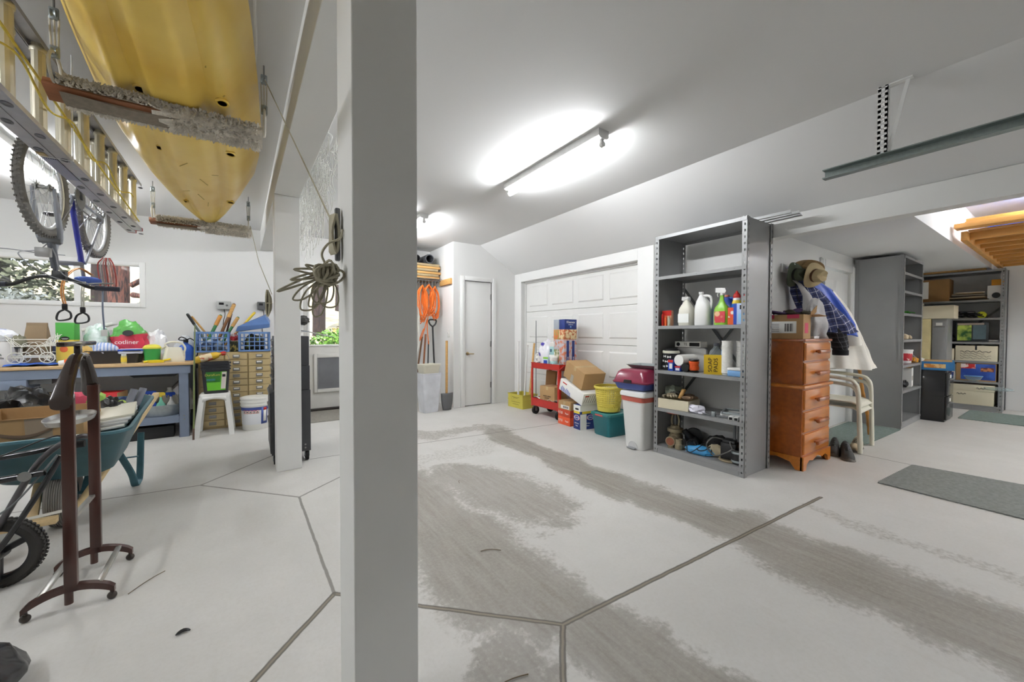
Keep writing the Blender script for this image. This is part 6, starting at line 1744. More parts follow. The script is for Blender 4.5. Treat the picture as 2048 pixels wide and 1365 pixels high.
decal(t, 'end_panel', CARD, '+x', -.12, .12, 0, .17, sz); decal(t, 'figure_print', PAPER, '-y', .08, .12, .03, .13, sz); decal(t, 'figure_print', ORANGE, '-y', .05, .15, .01, .028, sz); decal(t, 'printed_label', PAPER, '-y', -.10, -.0, .09, .12, sz)
carton('flat_carton', 'brown carton supporting the red box on the lower bench shelf', 'box', (-1.34, 5.82, ZU), (.40, .28, .128), 0, CARD_D)
t = tin('enamel_pail', 'round white pail standing at the dark end of the lower bench shelf', 'pail', (-1.84, 5.90, ZU), .15, .30, M('chipped_enamel', (228, 228, 222), .4, var=.05))
m = MB(); m.lathe([(.151, .295), (.156, .298), (.156, .308), (.140, .308), (.138, .25), (0, .25)], 30); m.out('rim', BRONZE, t)
carton('tool_case', 'long dark case lying on the floor beneath the bench', 'case', (-.95, 5.85, 0), (.40, .22, .13), .05, BLACK)

# ---------------------------------------------------------------- bank of card-index drawers with crates on it
t = thing('drawer_cabinet', 'tan steel cabinet of many small drawers behind the stool', 'cabinet', (-.54, 5.93, 0), 0)
TAN = M('tan_enamel', (186, 166, 122), .45, .1, var=.05, scale=8); TAN2 = M('tan_drawer', (194, 174, 130), .42, .1, var=.05, scale=8)
m = MB(); m.bx(0, .74, .012, .52, 0, .938, .004); m.out('carcass', TAN, t)
for c_ in range(3):
    for r_ in range(11):
        x0, x1 = .02 + c_ * .24, .02 + c_ * .24 + .226
        z0, z1 = .03 + r_ * .0815, .03 + r_ * .0815 + .0755
        m = MB(); m.bx(x0, x1, -.004, .012, z0, z1, .003); d = m.out('drawer', TAN2, t, smooth=0)
        xc, zc = (x0 + x1) / 2, (z0 + z1) / 2
        m = MB(); m.bx(xc - .036, xc + .036, -.008, -.004, zc - .018, zc + .022, .002); m.bx(xc - .03, xc + .03, -.020, -.008, zc - .016, zc - .006, .003)
        m.out('label_pull', NICKEL, d, smooth=0)
        if r_ > 3 and not (r_ == 7 and c_ == 1):
            m = MB(); m.bx(xc - .026, xc + .026, -.0095, -.008, zc + .0, zc + .016); m.out('card', PAPER, d, smooth=0)
MILK = M('milk_crate_blue', (104, 138, 190), .45, var=.05)
def milk_crate(label, loc, rz=0.0):
    t = thing('milk_crate', label, 'crate', loc, rz, 'blue lattice crates on the drawer cabinet')
    m = MB(); hx, hy, H_ = .165, .165, .25
    for z0, z1 in ((0, .02), (.225, .25), (.07, .08), (.12, .13), (.17, .18)):
        for y in (-hy, hy): m.bx(-hx, hx, y - .006, y + .006, z0, z1)
        for x in (-hx, hx): m.bx(x - .006, x + .006, -hy, hy, z0, z1)
    for k in range(7):
        u = -hx + .055 * k
        wd = .016 if k in (0, 6) else .005
        for y in (-hy, hy): m.bx(max(-hx, u - wd), min(hx, u + wd), y - .007, y + .007, 0, .25)
        for x in (-hx, hx): m.bx(x - .007, x + .007, max(-hx, u - wd), min(hx, u + wd), 0, .25)
        m.bx(u - .004, u + .004, -hy, hy, 0, .008); m.bx(-hx, hx, u - .004, u + .004, 0, .008)
    m.out('lattice', MILK, t, smooth=0)
    return t
milk_crate('blue lattice crate full of tool handles, nearer the bench', (-.405, 6.10, .940))
milk_crate('blue lattice crate under a folded blue tarp, nearer the post', (.025, 6.10, .940))
def stick(label, a, b, r, mat, tip=None, name='garden_tool', grp=None):
    t = thing(name, label, 'tool handle', a, 0, grp)
    e = Vector(b) - Vector(a)
    m = MB(); m.cyl((0, 0, 0), e, r, r * 1.05, n=12); m.ball(e, r * 1.05); m.out('shaft', mat, t, smooth=60)
    if tip:
        m = MB(); m.cyl(e * .72, e * 1.005, r * 1.25, n=12); m.out('grip', tip, t)
    return t
DGRN = M('hose_green', (60, 122, 70), .45, var=.08); BRNW = M('worn_brown_wood', (140, 96, 62), .55, var=.15, stretch=(9, 9, 1)); GREYG = M('grey_green_shaft', (82, 96, 96), .5)
HG = 'handles sticking out of the blue crate'
stick('grey-green handle leaning furthest out of the crate to the window', (-.42, 6.08, .96), (-.65, 6.12, 1.40), .013, GREYG, BLACK, grp=HG)
stick('straight tan handle leaning to the window beside the grey-green one', (-.34, 6.14, .96), (-.61, 6.16, 1.37), .011, WOOD, grp=HG)
stick('green handle with an orange tip in the left blue crate', (-.50, 6.05, .96), (-.33, 6.12, 1.39), .018, DGRN, M('orange_wood_tip', (206, 140, 60), .5), grp=HG)
stick('tallest brown wooden handle rising from the left blue crate', (-.40, 6.12, .96), (-.19, 6.16, 1.54), .017, BRNW, WOOD, grp=HG)
stick('green handle with a wooden grip beside the tallest brown one', (-.36, 6.06, .96), (-.15, 6.10, 1.37), .016, DGRN, WOOD, grp=HG)
stick('pale tan stick slanting furthest towards the post', (-.30, 6.02, 1.0), (.03, 6.08, 1.44), .012, WOOD, YELLOW, grp=HG)
stick('dark slim handle between the tallest brown one and the green one', (-.32, 6.16, .96), (-.22, 6.20, 1.42), .011, M('dark_brown_shaft', (86, 60, 48), .5), grp=HG)
t = thing('folded_tarp', 'blue folded tarp lying on the crate nearer the post', 'tarp', (.02, 6.09, 1.195), 0)
m = MB(); m.loft([[(-.19, -.14, .0), (.16, -.15, .05), (.18, .12, .06), (-.14, .13, .0)], [(-.17, -.15, .06), (.17, -.16, .10), (.185, .12, .15), (-.12, .14, .08)], [(-.05, -.10, .13), (.12, -.08, .20), (.14, .10, .235), (.0, .12, .16)]]); m.out('tarp', M('slate_blue_tarp', (84, 116, 168), .55, var=.08), t, smooth=20, sub=0)
m = MB(); m.lump((.025, 6.10, .952), (.25, .25, .20), 110, .25, 2.2, 3); tag(m.out('dark_tools_heap', two_tone('mixed_tools', (44, 46, 44), (146, 150, 60), 14, lo=.55, hi=.62)), 'dark jumble of tools inside the crate nearer the post', 'tools')
m = MB(); m.lump((-.405, 6.10, .952), (.25, .25, .15), 111, .25, 2.2, 3); tag(m.out('clear_packets', two_tone('mixed_packets', (70, 92, 130), (196, 204, 206), 12, lo=.45, hi=.55)), 'jumble of packets in the bottom of the left blue crate', 'packets')
t = carton('camouflage_pot', 'small camouflage-patterned box between the blue crates', 'box', (-.19, 6.06, .940), (.085, .12, .13), 0, two_tone('camo_pot', (60, 62, 40), (196, 176, 96), 26, lo=.5, hi=.56))
m = MB(); m.lump((-.19, 6.04, 1.075), (.085, .11, .09), 112, .35, 2.3, 3, crease=.3); tag(m.out('red_cloth', two_tone('red_white_cloth', (206, 60, 64), (232, 214, 208), 16, lo=.5, hi=.58)), 'red and white cloth on the camouflage box', 'cloth')
# stake, stool, buckets
t = thing('bamboo_stake', 'thin green bamboo stake leaning at the bench end', 'stake', (-.545, 5.455, 0), 0)
m = MB(); m.tube([(0, 0, 0), (.003, .06, .3), (.0, .13, .7), (.006, .22, 1.26)], [.009, .008, .008, .006], n=8); m.out('stake', M('green_bamboo', (112, 122, 74), .5, var=.12), t, smooth=60)
m = MB(); m.tube([(0, 0, 0), (.001, .02, .12)], .0093, n=8); m.out('dark_foot', M('dirty_bamboo', (92, 70, 58), .7), t)
t = thing('plastic_stool', 'white plastic stool with splayed legs under the black bucket', 'stool', (-.365, 5.70, 0), 0)
m = MB(); m.loft([[(x, y, z) for x, y in rrect(a, b, .03)] for a, b, z in ((.138, .138, .425), (.142, .142, .44), (.138, .138, .47), (.13, .13, .478), (.06, .06, .478))]); m.out('seat', WHITE, t, smooth=40)
for sx_ in (-1, 1):
    for sy_ in (-1, 1):
        m = MB(); m.loft([[(sx_ * x, sy_ * y, z) for x, y in ((a, a), (a - .05, a), (a - .05, a - .012), (a - .012, a - .012), (a - .012, a - .05), (a, a - .05))] for a, z in ((.185, 0), (.17, .18), (.14, .44))]); m.out('leg', WHITE, t, smooth=0)
for sy_ in (-1, 1):
    m = MB(); m.loft([[(x, sy_ * (.139 if z > .42 else .143), z) for z in ((.43, .40, .385)[abs(k)] if False else zz for zz in (.45, .45 - .03 - .03 * abs(x / .11) ** 2))] for x in [-.11 + .022 * k for k in range(11)]], closed=False, cap=False); m.out('apron_arch', WHITE, t, solid=.008)
BUC = thing('square_bucket', 'black square bucket with a green label on the white stool', 'bucket', (-.358, 5.70, .479), R(6))
m = MB(); m.loft([[(x, y, z) for x, y in rrect(a, a, .035)] for a, z in ((.108, 0), (.112, .008), (.128, .27), (.138, .272), (.138, .285), (.131, .29), (.131, .305), (.139, .307), (.139, .32), (.132, .325), (.132, .34), (.142, .342), (.142, .357), (.128, .357), (.105, .05), (.05, .05))]); m.out('bucket', M('bucket_black', (38, 40, 46), .4, var=.1), BUC, smooth=30)
m = MB(); m.loft([[(x, -a - .0012, z) for x in (-a + .03, a - .03)] + [(x, -a - .0002, z) for x in (a - .03, -a + .03)] for a, z in ((.1135, .035), (.127, .25))]); m.out('printed_label', M('acid_green', (110, 196, 52), .45, var=.06), BUC, smooth=0)
m = MB(); m.loft([[(x, -a - .003, z) for x in (-a + .03, a - .085)] + [(x, -a - .001, z) for x in (a - .085, -a + .03)] for a, z in ((.1195, .13), (.127, .25))]); m.out('label_top', M('deep_green', (48, 120, 44), .45, var=.06), BUC, smooth=0)
m = MB(); m.loft([[(x, -a - .003, z) for x in (a - .075, a - .032)] + [(x, -a - .001, z) for x in (a - .032, a - .075)] for a, z in ((.1145, .05), (.127, .245))]); m.out('label_side', M('pale_label', (226, 216, 210), .5), BUC, smooth=0)
m = MB(); m.box((.07, -.1285, .205), (.03, .002, .03)); m.out('insect_print', INK, BUC)
words('DuraKam', .036, M('label_gold', (214, 200, 96), .5), BUC, (-.035, -.1295, .215), (PI / 2 + .06, 0, 0))
m = MB(); m.bx(-.09, -.01, -.1285, -.124, .150, .172); m.out('label_bar', M('teal_bar', (60, 130, 130), .5), BUC)
t = thing('fertilizer_bottle', 'yellow bottle with a red cap lying across the black bucket', 'bottle', (-.425, 5.70, .848), 0)
m = MB(); m.lathe([(.0, -.13), (.036, -.128), (.042, -.11), (.042, .06), (.034, .09), (.018, .11), (.016, .13)], 22, (0, 0, .045), 'x', rot=Euler((0, R(-16), R(10))).to_matrix()); m.out('bottle', M('mustard_bottle', (218, 178, 52), .4), t)
m = MB(); m.lathe([(.0425, -.08), (.0428, -.078), (.0428, .03), (.0425, .032)], 22, (0, 0, .045), 'x', rot=Euler((0, R(-16), R(10))).to_matrix(), cap=False); m.out('printed_label', two_tone('cream_red_label', (234, 216, 180), (206, 90, 60), 20, lo=.52, hi=.6), t)
m = MB(); m.lathe([(.02, .125), (.024, .13), (.022, .165), (.008, .175), (0, .176)], 14, (0, 0, .045), 'x', rot=Euler((0, R(-16), R(10))).to_matrix()); m.out('cap', REDP, t)
m = MB(); m.tube(smooth_path([(.10, .0, .06), (.15, -.06, .09), (.19, -.10, .06), (.205, -.125, -.04)]), .003, n=6); m.out('wire_bail', NICKEL, t)
t = thing('plastic_pail', 'large white pail with a blue and red label before the drawer cabinet', 'pail', (.025, 5.72, 0), R(-8))
m = MB(); m.lathe([(.128, 0), (.132, .008), (.146, .29), (.155, .292), (.155, .31), (.149, .314), (.150, .33), (.157, .332), (.157, .35), (.15, .354), (.152, .372), (.158, .376), (.156, .392), (.14, .396), (.12, .388), (0, .388)], 36); m.out('pail', M('pail_white', (230, 230, 224), .4, var=.02), t)
m = MB(); m.lathe([(.1365, .07), (.137, .072), (.1465, .275), (.146, .277)], 36, cap=False); m.out('printed_label', two_tone('fine_print', (226, 228, 232), (188, 192, 204), 60, 'wave', lo=.4, hi=.6, stretch=(0, 0, 1)), t)
m = MB(); m.lathe([(.1455, .24), (.146, .241), (.1478, .277), (.147, .278)], 36, cap=False); m.out('label_band', M('label_band_blue', (62, 84, 156), .5), t)
def curved(t, name, mat, r0, r1, z0, z1, a0, a1, n_=6):
    m = MB(); m.sheet(lambda u, v: (math.cos(a0 + (a1 - a0) * u) * (r0 + (r1 - r0) * v), math.sin(a0 + (a1 - a0) * u) * (r0 + (r1 - r0) * v), z0 + (z1 - z0) * v), n_, 1); return m.out(name, mat, t, solid=.001)
curved(t, 'blue_panel', MC['label_band_blue'], .1385, .1482, .07, .277, R(-58), R(-25))
curved(t, 'white_panel', PAPER, .141, .1492, .10, .265, R(-48), R(-32)); curved(t, 'red_panel', REDP, .1478, .1496, .235, .27, R(-48), R(-32))
for k in range(5):
    a = R(-135 + 14 * k); curved(t, 'pictogram', (REDP), .1455, .1472, .205, .245, a, a + R(11)); curved(t, 'pictogram_figure', PAPER, .1462, .1478, .21, .24, a + R(1.5), a + R(9.5)); curved(t, 'pictogram_mark', INK, .1468, .1482, .216, .234, a + R(4), a + R(7.5), 2)
# wall boxes
for x, z, w_, mt, lb, nm in ((-.31, 1.545, .15, M('control_grey', (176, 178, 176), .5), 'light grey control box on the wall above the tool handles', 'timer_box'), (.13, 1.555, .13, M('control_dark', (96, 98, 98), .5), 'darker grey control box on the wall close to the post', 'timer_box')):
    t = thing(nm, lb, 'control box', (x, 6.5, z), 0)
    m = MB(); m.bx(-w_ / 2, w_ / 2, -.05, 0, -.055, .055, .006); m.out('case', mt, t)
    m = MB(); m.bx(-w_ * .35, w_ * .0, -.053, -.05, .005, .035); m.out('display', INK, t)
    m = MB(); m.lathe([(.014, 0), (.012, -.012), (0, -.013)], 14, (w_ * .22, -.05, .0), 'y'); m.out('dial', STEEL_D, t)
    m = MB(); m.tube(smooth_path([(0, -.02, -.055), (.01, -.02, -.12), (-.01, -.015, -.25), (.0, -.012, -.5)]), .004, n=6); m.out('cable', BLACK, t)

# ---------------------------------------------------------------- rolling tool chest behind the middle post
TCB = M('chest_charcoal', (62, 63, 66), .42, .2, var=.06)
t = thing('tool_chest', 'tall charcoal rolling tool chest hidden behind the middle post', 'tool chest', (.135, 4.01, 0), 0)
for x0, x1, y1, z0, z1 in ((.0, .31, .62, .085, .655), (.025, .305, .60, .655, .88), (.032, .30, .58, .88, 1.15)):
    m = MB(); m.bx(x0, x1, 0.0, y1, z0 + .002, z1 - .002, .005); m.out('cabinet', TCB, t)
for z0, z1 in ((.10, .36), (.37, .50), (.51, .64), (.67, .77), (.78, .87), (.89, .96), (.97, 1.04), (1.05, 1.12)):
    x0 = 0 if z1 < .65 else (.025 if z1 < .88 else .032)
    m = MB(); m.bx(x0 - .008, x0, .02, .57, z0, z1, .003); d = m.out('drawer', TCB, t); m = MB(); m.bx(x0 - .018, x0 - .008, .04, .56, z1 - .022, z1 - .008, .004); m.out('pull', NICKEL, d)
for x, y in ((.03, .03), (.28, .03), (.03, .57), (.28, .57)):
    m = MB(); m.cyl((x - .014, y, .042), (x + .014, y, .042), .041, n=22); c = m.out('caster', BLACKR, t)
    m = MB(); m.bx(x - .02, x - .016, y - .016, y + .016, .04, .086); m.bx(x + .016, x + .02, y - .016, y + .016, .04, .086); m.cyl((x - .021, y, .042), (x + .021, y, .042), .012); m.out('fork', ZINC, c)
m = MB(); m.lathe([(.008, 0), (.008, -.003), (0, -.003)], 10, (.265, 0, .12), 'y'); m.lathe([(.008, 0), (.008, -.003), (0, -.003)], 10, (.265, 0, .15), 'y'); m.out('rivet', NICKEL, t)
for k in range(4):
    m = MB(); m.sheet(lambda u, v: (.36 + .30 * u - .02 * k, 4.02 + .26 * v + .03 * k, 1.152 + .006 * k + .030 * (1 - u) + .012 * math.sin(u * 5)), 10, 4)
    tag(m.out('magazine', (PAPER, M('magazine_blue', (150, 166, 190), .5), PAPER, M('magazine_grey', (186, 190, 196), .5))[k], None, solid=.003), ('lowest', 'second', 'third', 'topmost')[k] + ' magazine of the loose pile on the charcoal tool chest', 'magazine', 'magazines on the tool chest')
m = MB(); m.lump((.62, 6.38, 1.36), (.16, .12, .14), 120, .35, 2.2, 3, flatb=False, crease=.4)
m.cyl((.62, 6.49, 1.42), (.62, 6.42, 1.42), .006)
tag(m.out('hung_gloves', M('charcoal_glove', (66, 66, 64), .9, var=.2)), 'dark gloves hung on the door frame above the tool chest', 'gloves')
mat_rug('entrance_mat', 'grey-brown rubber mat inside the back door', [(.55, 5.62), (.55, 6.40), (1.55, 6.40), (1.55, 5.62)], M('mat_taupe', (134, 130, 122), .95, var=.12, scale=30, bump=.4, bscale=120), False)

# ---------------------------------------------------------------- kayak in its padded slings
KY = two_tone('kayak_yellow', (226, 184, 66), (242, 212, 112), 2.2, lo=.3, hi=.7, rough=.32)
t = thing('kayak', 'scuffed yellow kayak hung hull-down under the ceiling in padded slings', 'kayak', (0, 0, 0), 0)
HW = [(.25, .03), (.6, .12), (1.0, .19), (1.5, .245), (2.0, .30), (2.5, .34), (3.0, .37), (3.5, .375), (3.9, .355), (4.3, .295), (4.6, .225), (4.8, .155), (4.95, .095), (5.06, .045), (5.10, .015)]
def hw_at(y):
    for (a, b), (c, d) in zip(HW, HW[1:]):
        if y <= c: return b + (d - b) * (y - a) / (c - a)
    return HW[-1][1]
rings = []
n_ = 60
for i in range(n_ + 1):
    y = .25 + (5.10 - .25) * i / n_
    h_ = hw_at(y); cx = -.25 - .02 * y
    rise = .04 * max(0, (1.0 - y) / .75) ** 2 + .05 * max(0, (y - 4.85) / .25) ** 2
    ring = []
    for k in range(25):
        s_ = -1 + 2 * k / 24
        e = abs(s_)
        z = 2.272 + rise + .20 * max(0, (e - .42) / .58) ** 1.9
        ch = .045 * math.exp(-((e - .40) / .13) ** 2) * (1 if 1.0 < y < 4.9 else .4)
        z += ch * min(1, h_ / .28)
        ring.append((cx + h_ * s_ * (1 - .05 * e), y, z))
    for k in range(9):
        a = PI * k / 8
        ring.append((cx + h_ * math.cos(a), y, 2.50 + rise * .3 + .035 * math.sin(a) - (.06 * math.sin(a) if 2.2 < y < 3.4 else 0)))
    rings.append(ring)
m = MB(); m.loft(rings); m.out('hull', KY, t, smooth=50)
HOLE = M('scupper_shadow', (176, 138, 60), .5)
for x, y, z in ((-0.109, 2.364, 2.300), (-0.463, 3.199, 2.300), (-0.101, 3.009, 2.300), (-0.470, 4.341, 2.300), (-0.143, 4.117, 2.300), (-0.420, 2.476, 2.300)):
    h_ = hw_at(y); e = abs((x + .25 + .02 * y) / h_)
    zz = 2.272 + .20 * max(0, (e - .42) / .58) ** 1.9 + .045 * math.exp(-((e - .40) / .13) ** 2) * min(1, h_ / .28)
    m = MB(); m.lathe([(.020, -.004), (.026, -.006), (.030, .0), (.024, .012), (.0, .014)], 18, (x, y, zz), sy=1.3); m.out('scupper', KY, t)
    m = MB(); m.lathe([(.019, -.0045), (0, -.0045)], 18, (x, y, zz), sy=1.3); m.out('hole_shade_disc', HOLE, t)  # flat disc, the shade inside the scupper put into its colour
m = MB()
for x, y, l, a in ((-.36, 3.3, .10, .5), (-.28, 3.6, .12, -.3), (-.40, 3.9, .09, .9), (-.30, 4.2, .12, .1), (-.22, 3.45, .07, 1.2), (-.15, 2.1, .03, .3), (-.10, 2.3, .02, .3), (-.33, 4.0, .14, -.2)):
    h_ = hw_at(y); e = abs((x + .25 + .02 * y) / h_)
    zz = 2.2705 + .20 * max(0, (e - .42) / .58) ** 1.9 + .045 * math.exp(-((e - .40) / .13) ** 2) * min(1, h_ / .28)
    m.box((x, y, zz), (.005, l, .002), (0, 0, a))
m.out('scuff', M('scuff_grey', (188, 158, 84), .8), t)
m = MB(); m.tube([(.025 + .004 * math.sin(k * 1.3), .9 + .12 * k, 2.535) for k in range(16)], .006, n=6); m.out('deck_line', WHITE, t)
SHAG = M('grey_shag', (222, 216, 204), 1.0, var=.15, scale=60, bump=.5, bscale=120)
REDW = M('red_brown_board', (134, 84, 52), .6, var=.15, stretch=(1, 8, 8))
JUTE = M('carpet_backing', (134, 124, 110), .95, var=.12, scale=60)
def sling(label, x0, x1, y, z, roll, seed):
    t = thing('kayak_sling', label, 'sling', (0, 0, 0), 0, 'carpet-wrapped sling bars')
    c = Vector(((x0 + x1) / 2, y, z))
    m = MB(); m.box(c, (x1 - x0, .088, .038), (roll, 0, 0), .003); m.out('board', REDW, t)
    rng = random.Random(seed)
    m = MB()
    rr = Matrix.Rotation(roll, 3, 'X')
    for i in range(27):
        pass
    m.loft([[c + Vector((x - c.x, 0, 0)) + rr @ Vector((0, u, v)) for u, v in ((-.05 - .006 * math.sin(x * 31 + seed), -.012), (-.052, .028), (-.02, .044), (.03, .044), (.056, .02), (.054, -.02), (.02, -.034), (-.026 - .008 * math.sin(x * 17), -.034), (-.02, -.022), (.040, -.021), (.046, .018), (-.044, .021), (-.046, -.012))] for x in [x0 + .05 + (x1 - x0 - .06) * i / 26 for i in range(27)]])
    m.out('carpet_wrap', JUTE, t, smooth=40)
    xm = x0 + (x1 - x0) * .52
    m = MB(); m.loft([[c + Vector((x - c.x, 0, 0)) + rr @ Vector((0, math.cos(a) * .061 * f_, math.sin(a) * .046 * f_ + .004)) for a in [2 * PI * i / 18 for i in range(18)]] for x, f_ in ((xm - .06, .80), (xm + .05, 1), (x1 + .006, 1.02))]); m.out('carpet_sleeve', SHAG, t, smooth=40)
    m = MB()
    for i in range(3400):
        x = x0 + .05 + (x1 - x0 - .06) * rng.random()
        a = rng.choice((rng.uniform(.2, 2.6), rng.uniform(2.3, 3.6), rng.uniform(-.6, .5)))
        if x > xm: a = rng.uniform(0, 6.28)
        p = Vector((0, math.cos(a) * .056, math.sin(a) * .042 + .004)); q = p.normalized() * rng.uniform(.012, .024) + Vector((rng.uniform(-.012, .012), 0, rng.uniform(-.010, .004)))
        p = c + Vector((x - c.x, 0, 0)) + rr @ p; q = p + rr @ q
        s_ = Vector((.0035, .0, .002))
        m.loft([[p - s_, p + s_, p + Vector((0, .003, .003))], [q - s_ * .6, q + s_ * .6, q + Vector((0, .002, .002))]], cap=False)
    m.out('carpet_pile', SHAG, t, smooth=0)
    return t
sling('near carpet-wrapped board carrying the kayak, its wood half bared', -.722, .05, 2.50, 2.222, R(-24), 3)
sling('far carpet-wrapped board under the kayak bow', -.79, .0, 4.95, 2.235, R(-8), 5)
ROPE = M('khaki_rope', (176, 170, 148), .85, var=.1, scale=60); ROPEW = M('pale_rope', (206, 202, 190), .8, var=.06)
def tackle(label, x, y, zb, zt=2.605):
    t = thing('rope_tackle', label, 'pulley tackle', (x, y, zb), 0, 'pulley tackles of the kayak slings')
    H_ = zt - zb
    m = MB()
    for dx in (-.014, 0, .014): m.tube([(dx * .7, 0, .07), (dx, 0, H_ - .09)], .0035, n=6)
    m.tube(ring_pts((0, 0, -.01), .065, 16, 'yz'), .006, n=6, closed=True); m.out('rope', ROPEW, t)
    for z in (.06, H_ - .075):
        m = MB(); m.lathe([(.012, -.012), (.018, -.008), (.013, 0), (.018, .008), (.012, .012)], 16, (0, 0, z), 'x'); m.box((0, 0, z), (.03, .014, .052), None, .005); m.out('pulley', ZINC, t)
    m = MB(); m.tube(smooth_path([(0, 0, H_ - .05), (0, 0, H_ - .02), (0, 0, H_)]), .004, n=6); m.out('eye_hook', NICKEL, t)
    return t
tackle('rope tackle holding the near sling at the ladder side', -.685, 2.47, 2.31)
tackle('rope tackle holding the near sling towards the posts', .065, 2.48, 2.31)
tackle('rope tackle holding the bow sling at the ladder side', -.765, 4.94, 2.32)
tackle('rope tackle holding the bow sling towards the posts', -.02, 4.94, 2.32)
m = MB(); m.tube([(.07, 2.46, 2.52), (.13, 1.9, 2.05), (.205, 1.262, 1.50)], .0026, n=6)
tag(m.out('hoist_rope', ROPE), 'taut hoist rope running from the near tackle to the near post cleat', 'rope')
m = MB(); m.tube([(-.005, 4.93, 2.30), (.06, 4.4, 1.85), (.14, 3.80, 1.50)], .003, n=6)
tag(m.out('hoist_rope', ROPE), 'taut hoist rope running from the bow tackle to the middle post', 'rope')
# rope on the near post: cleat wraps above, big knotted hank with loops below
t = thing('rope_hank', 'big knotted khaki rope hank with loops hung on the near post', 'rope', (.205, 1.17, 1.338), 0)
m = MB(); rng = random.Random(7)
for k in range(13):
    q = Euler((rng.uniform(-.6, .6), rng.uniform(-1.2, 1.2), rng.uniform(-.9, .9))).to_matrix(); r_, s2 = rng.uniform(.020, .032), rng.uniform(.55, .9); o_ = Vector((rng.uniform(-.042, -.026), rng.uniform(-.012, .0), rng.uniform(-.006, .008)))
    m.tube([o_ + q @ Vector((math.cos(a) * r_ * 1.25, .006 * math.sin(2 * a + k), math.sin(a) * r_ * s2)) for a in [2 * PI * i / 16 for i in range(16)]], .0036, n=6, closed=True)
m.out('knot', ROPE, t, smooth=60)
m = MB()
for x, z, w_ in ((-.105, -.07, .018), (-.085, -.095, .022), (-.06, -.11, .014), (-.03, -.085, .022), (-.072, -.085, .012), (-.05, -.075, .024)):
    m.tube(smooth_path([(-.035, 0, .0), ((x - .04) / 2 - w_, -.006, z * .5), (x - w_ * .6, -.01, z), (x + w_, -.006, z * .95), ((x - .03) / 2 + w_, 0, z * .4), (-.035, 0, .005)]), .0024, n=6)
for x, z in ((-.15, -.052), (-.112, .008), (-.12, -.02), (-.085, .022)):
    m.tube(smooth_path([(-.04, 0, .008), ((x - .04) / 2, -.004, z * .5 + .009), (x, -.008, z), ((x - .04) / 2, -.008, z * .5 - .004), (-.04, 0, -.006)]), .0030, n=6)
m.out('loops', ROPE, t, smooth=60)
m = MB(); m.tube(smooth_path([(-.03, 0, .02), (-.045, 0, .055), (-.03, -.005, .085), (.0, -.005, .105), (.008, -.002, .13)]), .0032, n=6); m.out('tail', ROPE, t, smooth=60)
t = thing('rope_cleat', 'cleat wound with rope higher on the near post', 'cleat', (.203, 1.20, 1.46), 0)
m = MB(); m.box((.002, 0, 0), (.014, .016, .15), None, .004); m.out('cleat', STEEL_D, t)
m = MB()
for k in range(6): m.tube(smooth_path([(-.004 - .002 * k, -.014 + .005 * k, .055), (-.014, -.012 + .005 * k, 0), (-.004 - .002 * k, -.014 + .005 * k, -.055), (.004, -.014 + .005 * k, 0)] + [(-.004 - .002 * k, -.014 + .005 * k, .055)], 4), .0045, n=6)
m.out('wraps', ROPE, t, smooth=60)
t = thing('rope_hank', 'small khaki rope hank hung at the left edge of the middle post', 'rope', (.135, 3.90, 1.45), 0)
m = MB()
for k in range(7): m.tube([(-.012 + .012 * math.cos(q) + .003 * k - .012, -.02 + .008 * k, math.sin(q) * (.115 - .008 * k) - .02) for q in [2 * PI * i / 14 for i in range(14)]], .006, n=6, closed=True)
m.tube(ring_pts((-.014, 0, -.02), .02, 12), .007, n=6, closed=True)
m.out('coil', ROPE, t, smooth=60)
# icicle lights along the beam
t = thing('icicle_lights', 'tangled white icicle string lights hung along the beam between the posts', 'string lights', (.47, 0, 0), 0)
rng = random.Random(12)
m = MB(); mb2 = MB()
for r_ in range(3):
    m.tube(smooth_path([(rng.uniform(-.03, .03), 3.02 + .21 * k, 2.60 - .02 * r_ - .04 * rng.random() - (.03 if k % 2 else 0)) for k in range(10)], 4), .004, n=5)
for k in range(150):
    y = 3.05 + 1.85 * rng.random(); x = rng.uniform(-.05, .08)
    L_ = rng.uniform(.15, .62) * (.45 + .55 * min(1, (y - 2.9) / .9))
    pts = [(x, y, 2.59)]
    for j in range(1, 6): pts.append((x + rng.uniform(-.02, .02), y + rng.uniform(-.05, .05), 2.59 - L_ * j / 5))
    pts = smooth_path(pts, 3)
    m.tube(pts, .0028, n=4)
    for p in pts[3::3]:
        q = p + Vector((rng.uniform(-.02, .02), rng.uniform(-.03, .03), rng.uniform(-.025, .01)))
        mb2.cyl(p, q, .0032, .0018, n=5)
m.out('wire', M('pale_wire', (214, 214, 208), .5), t, smooth=60); mb2.out('bulbs', M('clear_bulb', (226, 226, 222), .2), t, smooth=60)['kind'] = 'stuff'
m = MB(); m.tube(smooth_path([(.46, 3.0, 2.60), (.44, 2.9, 2.54), (.46, 2.86, 2.50), (.45, 2.9, 2.46)]), .004, n=6); tag(m.out('light_plug', WHITE), 'loose white plug end of the icicle lights under the ceiling', 'plug')

